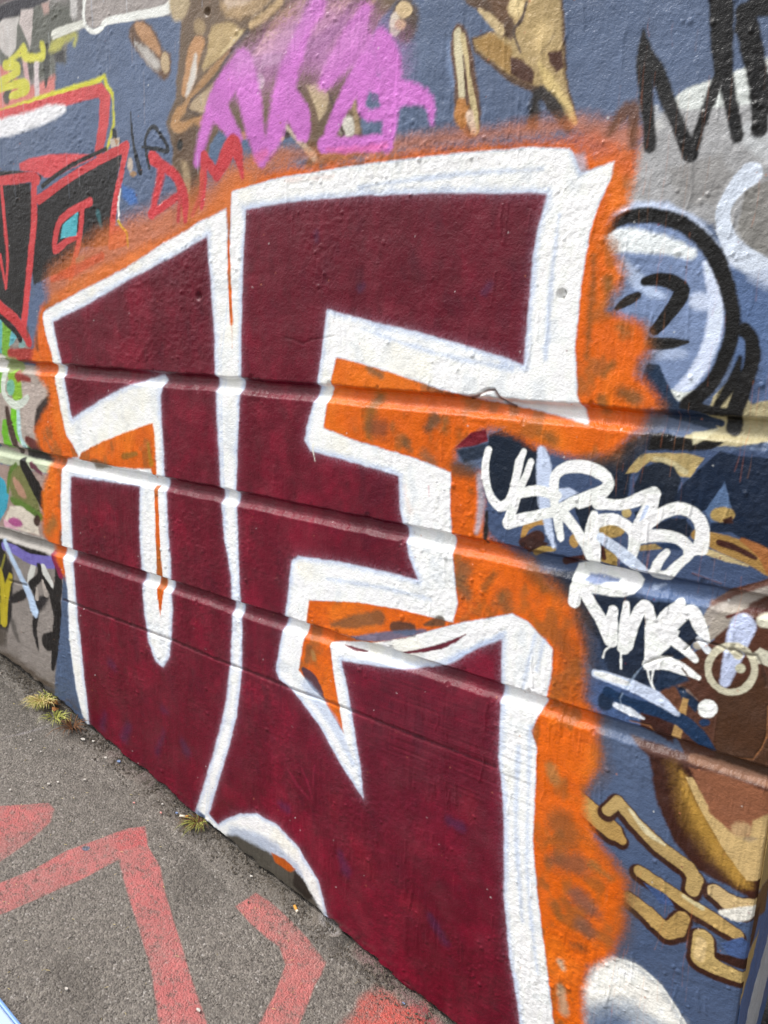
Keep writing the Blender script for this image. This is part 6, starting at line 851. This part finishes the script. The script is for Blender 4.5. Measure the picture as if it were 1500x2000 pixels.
INFO={'':('wall_face','slate blue painted ground between the graffiti'),
 'wall_face':('wall_face','slate blue painted ground between the graffiti'),
 'grey_drip_patch':('drip_patch','grey and white patch with dark and pink drips'),'yellow_scribble':('scribble','yellow sprayed scribble on the grey drips'),'white_bracket':('bracket_stroke','white curled line above the slate blue ground'),
 'red_box_outline':('box_outline','red and yellow outlined box with a white highlight'),'black_red_letters':('letter_pair','black letters edged in red with a cyan window'),
 'green_scribble':('scribble','lime green, grey and black overlapping strokes across the grooves'),'grey_wall_patch':('grey_patch','bare grey patch with black, purple and yellow strokes near the pavement'),
 'tan_creature':('creature_drawing','tan and brown painted limbs behind the purple tag'),'painted_bone':('painted_bone','tan and white bone shape left of the tan limbs'),'painted_bone.':('painted_bone','small cream blob shape right of the purple tag'),'painted_bone..':('painted_bone','long cream and ochre bone with brown edge'),
 'painted_arm':('painted_arm','tan arm with dark brown spots above the white outline'),'grey_white_bubble':('bubble_shape','grey and white sprayed bubble under the black tag'),'ringed_ball':('ringed_ball','blue white ball in a black ring with the figure 2'),
 'navy_letters':('navy_lettering','navy and tan lettering behind the white tags'),'brown_shape':('brown_shape','dark brown shape with grey streaks under the ring'),'brown_curl':('brown_curl','brown, ochre and cream curl below the lowest groove'),
 'white_ball':('white_ball','pale shaded ball at the lower edge'),'orange_halo':('orange_halo','orange sprayed cloud around the maroon letters'),'white_outline':('letter_outline','cream white outline of the big letters'),
 'maroon_letter':('maroon_letter','left maroon letter shaped like an arch'),'maroon_letter.':('maroon_letter','large right maroon letter with two stepped arms'),
 'purple_tag':('tag_lettering','orchid purple tag at the top'),'red_tag':('tag_lettering','red scrawled letters under the purple tag'),'thin_black_tag':('tag_lettering','thin black pen tag beside the red box'),'black_tag':('tag_lettering','black sprayed capital letters at the top right'),
 'white_tag':('tag_lettering','white dripping tag, upper word'),'white_tag.':('tag_lettering','white dripping tag, lower word with underline and dot'),'ring_with_dot':('ring_mark','cream ring with a dot and a pale stroke')}
for i in range(6): INFO['painted_bone'+'.'*(i+3)]=('painted_bone','tan jointed bone shape with dark brown edge, lower right')
INFO.update({'ringed_ball/ring':('ring','thick black ring'),'ringed_ball/figure':('figure','black figure 2'),'white_tag./underline':('underline','bluish white underline'),'white_tag./dot':('dot','round white dot'),'black_red_letters/window':('window','cyan window edged in red'),'red_box_outline/highlight':('highlight','white highlight bar'),'painted_bone../core':('bone_core',None)})
if 'wall_face' in Wc.names: Wc.owner[Wc.owner==Wc.names.index('wall_face')]=0
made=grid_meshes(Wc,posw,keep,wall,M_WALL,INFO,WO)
for nm,(o,lab) in made.items():
    up=made.get(nm.split('/')[0],(wall,))[0] if '/' in nm else wall
    link(o,up); tag(o,lab)
# ---- the end of the wall: the same grooves turn the corner, paint runs round it
ey=np.concatenate([[0,.0008,.002],np.linspace(.006,DEPTH,110)])
Ec=Canvas(ey,wz,'#4f6a98'); Ec.col*=(1+.1*Ec.noise(.1,.1,3,61))[...,None]
Ec.P('','#5a4030',.01,'flat',1,0,[(-.05,.80),(.7,.72),(.7,1.2),(-.05,1.2)])
Ec.P('','#b0945f',.008,'flat',1,0,[(-.02,.74),(.16,.66),(.16,.88),(-.02,.85)]); Ec.P('','#6f5334',.008,'flat',1,0,[(-.02,.69),(.14,.60),(.16,.66),(-.02,.74)])
Ec.P('','#4a3020',.008,'flat',1,0,[(-.02,.62),(.06,.6),(.08,.66),(-.02,.69)]); Ec.P('','#b39864',.008,'flat',1,0,[(-.02,.56),(.05,.53),(.11,.59),(-.02,.60)])
Ec.S('','#b39864',.006,'flat',1,0,[(-.01,.52,.012),(.05,.54,.012)]); Ec.P('','#b8bcc0',.006,'flat',1,0,[(.284,.442),(.137,.363),(-.05,.27),(-.05,.0),(.22,.11),(.354,.18),(.6,.30),(.6,.60)])
Ec.h+=.003*Ec.noise(.2,.2,2,62)+.0008*Ec.noise(.012,.012,2,63)
pose=np.empty(Ec.n+(3,)); pose[...,1]=np.maximum(ey[:,None],0)+.007*(1-sstep(0,.006,ey))[:,None]; pose[...,2]=wz[None]
pose[...,0]=XR-.0*ey[:,None]+Ec.h*sstep(0,.01,ey)[:,None]-REC[None]*sstep(0,.012,ey)[:,None]
pose[0,:,0]=posw[-1,:,0]; pose[0,:,1]=posw[-1,:,1]
ze=wz[None]-ground(XR)
m=grid_meshes(Ec,pose,np.broadcast_to(ze[:,:-1]>-.03,(len(ey)-1,len(wz)-1)),wall,M_WALL,{'':('end_face',None)},WO)
for o,_ in m.values(): link(o,wall); tag(o,'narrow end face of the wall, brown above and blue with a pale band below')
def mesh(name,verts,faces,mat,parent=None,smooth_=False,origin=(0,0,0)):
    me=bpy.data.meshes.new(name); me.from_pydata([tuple(Vector(v)-Vector(origin)) for v in verts],[],faces); me.materials.append(mat)
    if smooth_: me.polygons.foreach_set('use_smooth',[True]*len(me.polygons))
    me.update(); return link(bpy.data.objects.new(name,me),parent)
M_CORE=plain('bare_render','#8d8780',.85,.2,60,.002)
xl=-5.2; zt=TOP; zb=-.1; D=DEPTH
core=mesh('wall_back',[(xl,0,zt),(XR,.007,zt),(XR,D,zt),(xl,D,zt),(xl,D,zb),(XR,D,zb),(xl,0,zb)],[(0,1,2,3),(3,2,5,4),(0,3,4,6)],M_CORE,wall,origin=WO)
# ---- pavement relief and meshes
G.alpha*=np.clip(.86+.30*G.noise(.08,.08,3,70),.35,1)
GH=.0022*G.noise(.2,.2,2,71)+.0012*G.noise(.012,.012,3,72)
near=1-sstep(.005,.075,-gy)[None]                                  # dirt gathers along the wall; its dark tone also paints in contact shadow
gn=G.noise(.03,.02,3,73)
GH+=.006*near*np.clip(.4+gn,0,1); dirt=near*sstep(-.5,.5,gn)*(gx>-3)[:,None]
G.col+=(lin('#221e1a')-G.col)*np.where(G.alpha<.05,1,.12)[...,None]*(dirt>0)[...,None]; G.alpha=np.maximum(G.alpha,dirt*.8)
nn=G.noise(.16,.06,3,75); smoke=(1-sstep(.02,.20,-gy))[None]*sstep(-.5,.6,nn)*.85*(gx>-3)[:,None]; smoke=np.maximum(smoke,sstep(.25,.9,G.noise(.22,.16,3,76))*.4*(gx>-3)[:,None])
mk=(G.alpha<.05); G.col[mk]=lin('#35302b'); G.alpha=np.where(mk,smoke,G.alpha)
fx=(gx>-2.6)&(gx<-.5); fy=(gy>-.8)&(gy<.05); GH*=(fx[:,None]&fy[None])
posg=np.empty(G.n+(3,)); posg[...,0]=gx[:,None]; posg[...,1]=gy[None]; posg[...,2]=GS_X*gx[:,None]+GS_Y*gy[None]+GH
if 'pavement' in G.names: G.owner[G.owner==G.names.index('pavement')]=0
GI={'':('pavement',None),'pavement':('pavement',None),'red_mark':('red_marking','faded red rounded patch near the far end'),'red_mark.':('red_marking','faded red chevron with a long leg'),'red_mark..':('red_marking','faded red bent stroke near the wall'),'red_mark...':('red_marking','brighter red soft patch at the front')}
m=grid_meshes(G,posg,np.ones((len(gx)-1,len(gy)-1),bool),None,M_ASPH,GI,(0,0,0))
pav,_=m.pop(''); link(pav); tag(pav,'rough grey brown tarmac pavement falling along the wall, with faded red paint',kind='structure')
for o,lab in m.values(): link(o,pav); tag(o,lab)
# ------------------------------------------------------------------ small things
def on(x,y,dz=0): return Vector((x,y,ground(x,y)+dz))
M_GRASS=plain('green_grass','#a2a350',.6,.3,300,0); M_DRY=plain('dry_grass','#d0bd80',.7,.3,300,0); M_ROOT=plain('dead_roots','#6e4a2e',.8,.35,300,0); M_LEAF=plain('dead_leaf','#8a5a2c',.7,.4,200,.0005)
def blades(n,L,spread,lean,r,w):
    V=[];F=[]
    for i in range(n):
        a=random.uniform(0,2*math.pi); rr=random.uniform(0,r); bx,by=rr*math.cos(a),rr*math.sin(a)*.6
        a2=a+random.uniform(-.8,.8); l=L*random.uniform(.5,1.15); out=l*random.uniform(.4,1.)*spread; dx,dy=math.cos(a2)*out+lean[0]*l,math.sin(a2)*out+lean[1]*l
        b0=len(V); ww=w*random.uniform(.7,1.2); sx,sy=-math.sin(a2)*ww,math.cos(a2)*ww
        for t in (0,.35,.7,1):
            z=l*(1.15*t-.95*t*t)*random.uniform(.9,1.1); k=(1-t**2)+.08
            p=Vector((bx+dx*t,by+dy*t,max(z,.001)))
            V+= [p+Vector((sx,sy,0))*k,p-Vector((sx,sy,0))*k,p+Vector((0,0,ww*.6*k))]
        for t in range(3):
            q=b0+3*t; F+=[(q,q+3,q+5,q+2),(q+2,q+5,q+4,q+1),(q+1,q+4,q+3,q)]
    return V,F
t=empty('weed_tuft',on(-2.11,-.035,.002),'pale green and straw grass tuft at the foot of the wall, far left','weed','weeds at the foot of the wall')
V,F=blades(130,.062,.75,(.15,-.25),.034,.0013); mesh('dry_blade',V,F,M_DRY,t)
V,F=blades(80,.055,.75,(.2,-.25),.038,.0013); mesh('green_blade',V,F,M_GRASS,t)
V,F=blades(26,.05,.7,(-.1,.05),.025,.0015); mesh('green_blade',[v+Vector((-.01,.03,0)) for v in V],F,M_GRASS,t)
t=empty('weed_tuft',on(-2.02,-.045,.002),'thin green grass wisps beside the straw grass tuft','weed','weeds at the foot of the wall')
V,F=blades(50,.055,.9,(.3,-.25),.03,.0014); mesh('green_blade',V,F,M_GRASS,t)
t=empty('dead_weed',on(-1.95,-.035,.002),'brown dead root spreading at the foot of the white line','weed','weeds at the foot of the wall')
V,F=blades(34,.075,1.1,(.15,-.3),.014,.0017); mesh('dead_stem',V,F,M_ROOT,t)
t=empty('weed_tuft',on(-1.425,-.012,.002),'short half dead tuft below the white stroke in the middle','weed','weeds at the foot of the wall')
V,F=blades(60,.050,.85,(.1,-.5),.024,.0010); mesh('green_blade',V,F,M_GRASS,t)
V,F=blades(60,.048,.9,(-.05,-.4),.026,.0010); mesh('dry_blade',V,F,M_ROOT,t)
M_FILT=plain('filter_paper','#c98f3f',.8,.15,400,.0002); M_PAP=plain('cigarette_paper','#d8cdb8',.8,.1,400,.0002)
def butt(name,x,y,rz,label,L1,L2,m1,m2):
    o=empty(name,on(x,y,.0055),label,'cigarette butt','cigarette butts'); o.rotation_euler=(0,0,rz)
    def cyl(nm,x0,x1,r,mat):
        V=[];F=[]; n=10
        for k,(xx,rr) in enumerate(((x0,r*.8),(x0+.0006,r),(.5*(x0+x1),r*.97),(x1-.0006,r),(x1,r*.8))):
            V+=[(xx,rr*math.cos(2*math.pi*i/n),rr*.9*math.sin(2*math.pi*i/n)) for i in range(n)]
        for k in range(4): F+=[(k*n+i,k*n+(i+1)%n,(k+1)*n+(i+1)%n,(k+1)*n+i) for i in range(n)]
        F+=[tuple(range(n))[::-1],tuple(range(4*n,5*n))]; mesh(nm,V,F,mat,o,True)
    cyl('filter',0,L1,.0036,m1); cyl('paper_end',L1,L1+L2,.0034,m2)
butt('cigarette_butt',-1.075,-.018,-.5,'orange cigarette butt beside the white arch',.017,.006,M_FILT,M_PAP)
butt('cigarette_butt',-1.475,-.03,.5,'pale cigarette butt by the half dead tuft',.016,.008,M_PAP,M_FILT)
# dead leaves caught in the tuft
def leaf(x,y,s,rz,label):
    o=empty('dead_leaf',on(x,y,.012),label,'leaf','dead leaves by the wall'); o.rotation_euler=(random.uniform(-.3,.3),random.uniform(-.4,.4),rz)
    V=[];F=[]; n=7
    for i in range(n):
        t=i/(n-1); w=math.sin(math.pi*(.05+.9*t))*.38*s*(1+.2*(i%2)); z=.18*s*math.sin(3*t)
        V+=[(s*(t-.5),w,z+.12*s),(s*(t-.5),0,z),(s*(t-.5),-w,z+.09*s)]
    for i in range(n-1): q=3*i; F+=[(q,q+1,q+4,q+3),(q+1,q+2,q+5,q+4)]
    b=mesh('blade',V,F,M_LEAF,o,True); md=b.modifiers.new('thick','SOLIDIFY'); md.thickness=.0006
    mesh('stalk',[(s*.45,-.0006,.0),(s*.45,.0006,0),(s*.8,.0004,.004),(s*.8,-.0004,.004),(s*.45,0,.0012),(s*.8,0,.005)],[(0,1,2,3),(1,4,5,2),(4,0,3,5)],M_ROOT,o)
leaf(-2.075,-.02,.034,.5,'curled brown leaf caught behind the straw grass tuft'); leaf(-2.045,-.03,.026,2.1,'small rust brown leaf between the two grass tufts')
# flakes of paint
M_CHIP=[plain('white_flake','#bdb8b0',.7,.05,200,.0004),plain('blue_flake','#7488ae',.6,.1,200,.0004),plain('pink_flake','#cf9088',.6,.1,200,.0004)]
def chip(x,y,s,mi,label,group):
    n=random.randint(6,8); V=[];F=[]; a0=random.uniform(0,6)
    ring=[(s*random.uniform(.6,1.1)*math.cos(a0+2*math.pi*i/n),s*.6*random.uniform(.6,1.1)*math.sin(a0+2*math.pi*i/n)) for i in range(n)]
    V=[(a,b,.0035+random.uniform(0,.0012)) for a,b in ring]+[(a*.97,b*.97,.0020) for a,b in ring]+[(0,0,.0044)]
    F=[(i,(i+1)%n,2*n) for i in range(n)]+[(i+n,(i+1)%n+n,(i+1)%n,i) for i in range(n)]+[tuple(range(2*n-1,n-1,-1))]
    o=mesh('paint_flake',V,F,M_CHIP[mi]); o.location=on(x,y,.001); tag(o,label,'paint flake',group)
chip(-1.892,-0.039,0.0100,0,'largest white paint flake, on the tarmac right of the brown dead root','paint flakes on the tarmac')
chip(-1.866,-0.023,0.0067,0,'small white paint flake just right of the largest flake','paint flakes on the tarmac')
chip(-1.786,-0.038,0.0075,0,'long white paint flake on the dark dirt beside the wall','paint flakes on the tarmac')
chip(-1.750,-0.020,0.0086,1,'blue grey paint flake close to the wall below the maroon arch','paint flakes on the tarmac')
chip(-1.793,-0.209,0.0049,0,'left one of two small white flakes side by side on open tarmac','paint flakes on the tarmac')
chip(-1.783,-0.188,0.0049,0,'right one of two small white flakes side by side on open tarmac','paint flakes on the tarmac')
chip(-1.747,-0.131,0.0050,0,'small white paint flake above the tip of the red chevron','paint flakes on the tarmac')
chip(-1.835,-0.292,0.0048,0,'white paint flake just above the rounded red patch','paint flakes on the tarmac')
chip(-1.208,-0.031,0.0051,0,'white paint flake alone between the red marks and the wall','paint flakes on the tarmac')
chip(-0.744,-0.031,0.0041,1,'bright blue paint flake on the bright red patch','paint flakes on the tarmac')
chip(-1.261,-0.500,0.0051,0,'white star shaped flake left of the long red leg','paint flakes on the tarmac')
chip(-1.592,-0.087,0.0048,2,'small pink paint flake above and right of the red chevron corner','paint flakes on the tarmac')
chip(-1.490,-0.028,0.0057,1,'small blue paint flake next to the pale cigarette butt','paint flakes on the tarmac')
chip(-1.517,-0.058,0.0047,2,'small pink paint flake left of the pale cigarette butt','paint flakes on the tarmac')
chip(-1.539,-0.035,0.0048,0,'small white paint flake close above the pink flake near the pale butt','paint flakes on the tarmac')
chip(-1.041,-0.345,0.0063,0,'pale crushed flake at the bottom of the long red leg','paint flakes on the tarmac')
chip(-1.978,-0.150,0.0044,0,'white speck of paint nearest the straw grass tuft','paint flakes on the tarmac')
chip(-1.918,-0.155,0.0042,0,'white speck of paint below the straw grass tuft','paint flakes on the tarmac')
V=[];F=[]
for q in range(60):
    x=random.uniform(-2.3,-.75); y=-abs(random.gauss(0,.2))-.03; s=random.uniform(.0008,.0020); b=len(V); p=on(x,y,.0035); n=5
    for i in range(n): V.append(p+Vector((s*math.cos(1.257*i)*random.uniform(.6,1.2),s*math.sin(1.257*i)*random.uniform(.4,1),-.0015)))
    V.append(p); F+=[(b+i,b+(i+1)%n,b+n) for i in range(n)]
g=mesh('paint_specks',V,F,M_CHIP[0]); tag(g,'tiny pale paint specks scattered over the tarmac','paint specks',kind='stuff')
# grit and crumbs in the gutter along the wall
M_GRIT=plain('grit','#625a50',.9,.5,150,.0008); V=[];F=[]
def crumb(p,s):
    b=len(V); d=[(1,0,0),(-1,0,0),(0,1,0),(0,-1,0),(0,0,1),(0,0,-1)]
    for v in d: V.append(p+Vector(v)*s*random.uniform(.6,1.2))
    for f in ((0,2,4),(2,1,4),(1,3,4),(3,0,4),(2,0,5),(1,2,5),(3,1,5),(0,3,5)): F.append(tuple(b+i for i in f))
for q in range(6500):
    x=random.uniform(-2.5,-.55); y=-abs(random.gauss(0,.028))+.004; crumb(on(x,y,.003+.003*math.exp(y/.03)),random.choice([.0007,.001,.0013,.0018,.003]))
g=mesh('gutter_grit',V,F,M_GRIT); tag(g,'dark grit and crumbs lying along the foot of the wall','grit',kind='stuff')
V=[];F=[]
for q in range(150):
    x=random.uniform(-2.4,-.6); y=random.uniform(-.65,-.02); a=random.uniform(0,3.14); l=random.uniform(.003,.009); b=len(V); p=on(x,y,.003); c,s=math.cos(a)*l,math.sin(a)*l
    for e in (0,1):
        for dx,dz in ((-.0004,0),(.0004,0),(0,.0008)): V.append(p+Vector((c*e-s/l*dx,s*e+c/l*dx,dz)))
    F+=[(b,b+3,b+5,b+2),(b+2,b+5,b+4,b+1),(b,b+1,b+4,b+3)]
g=mesh('straw_bits',V,F,M_DRY); tag(g,'fine straw bits scattered over the tarmac','straw',kind='stuff')
# ------------------------------------------------------------------ soil beyond the end of the wall
M_SOIL=plain('leaf_litter_soil','#3f3126',.95,.5,60,.004)
V=[];F=[]; nx,ny=40,40
for i in range(nx):
    for j in range(ny):
        x=XR+.012+1.8*i/nx; y=.05+2.2*j/ny; V.append((x,y,ground(x,y)+.008+.02*random.random()))
F=[(i*ny+j,(i+1)*ny+j,(i+1)*ny+j+1,i*ny+j+1) for i in range(nx-1) for j in range(ny-1)]
o=mesh('soil',V,F,M_SOIL); tag(o,'dark leaf littered soil beyond the end of the wall',kind='structure')
V=[];F=[]
for q in range(1500):
    p=on(random.uniform(XR+.02,.9),random.uniform(.06,1.6),.02+.01*random.random()); a=random.uniform(0,6.3); s=random.uniform(.01,.025); b=len(V)
    u=Vector((math.cos(a),math.sin(a),random.uniform(-.3,.3)))*s; v=Vector((-math.sin(a),math.cos(a),random.uniform(-.3,.3)))*s*.5
    V+=[p-u,p+v,p+u,p-v,p+Vector((0,0,.004))]; F+=[(b,b+1,b+4),(b+1,b+2,b+4),(b+2,b+3,b+4),(b+3,b,b+4)]
o=mesh('leaf_litter',V,F,M_LEAF); tag(o,'brown leaf litter on the soil beyond the wall end','leaves',kind='stuff')
# ------------------------------------------------------------------ pale blue board at the near left
M_BLUE=plain('pale_blue_plastic','#b9d0ee',.35,.03,20,0,.5); M_BSHADE=plain('blue_plastic_shade','#7fa6dc',.4,.04,20,0,.5)  # the deeper blue colours in the shadow side of the board's edge
e=Vector((.066,0,0)).normalized()
root=empty('blue_board',on(-1.32,-.735,.0),'smooth pale blue board cut off by the bottom left corner','board')
def slab(nm,x0,x1,y0,y1,z0,z1,r,mat):
    bm=bmesh.new(); bmesh.ops.create_cube(bm,size=1)
    for v in bm.verts: v.co=Vector((x0 if v.co.x<0 else x1,y0 if v.co.y<0 else y1,z0 if v.co.z<0 else z1))
    bmesh.ops.bevel(bm,geom=bm.edges[:],offset=r,segments=3,affect='EDGES',profile=.6)
    me=bpy.data.meshes.new(nm); bm.to_mesh(me); bm.free(); me.materials.append(mat); me.polygons.foreach_set('use_smooth',[True]*len(me.polygons)); o=link(bpy.data.objects.new(nm,me),root); return o
slab('panel',-.5,.5,-.40,.119,.004,.034,.006,M_BLUE); slab('rim',-.5,.5,.1195,.128,.003,.030,.004,M_BSHADE)
root.rotation_euler=(math.atan(GS_Y),-math.atan(GS_X),0)
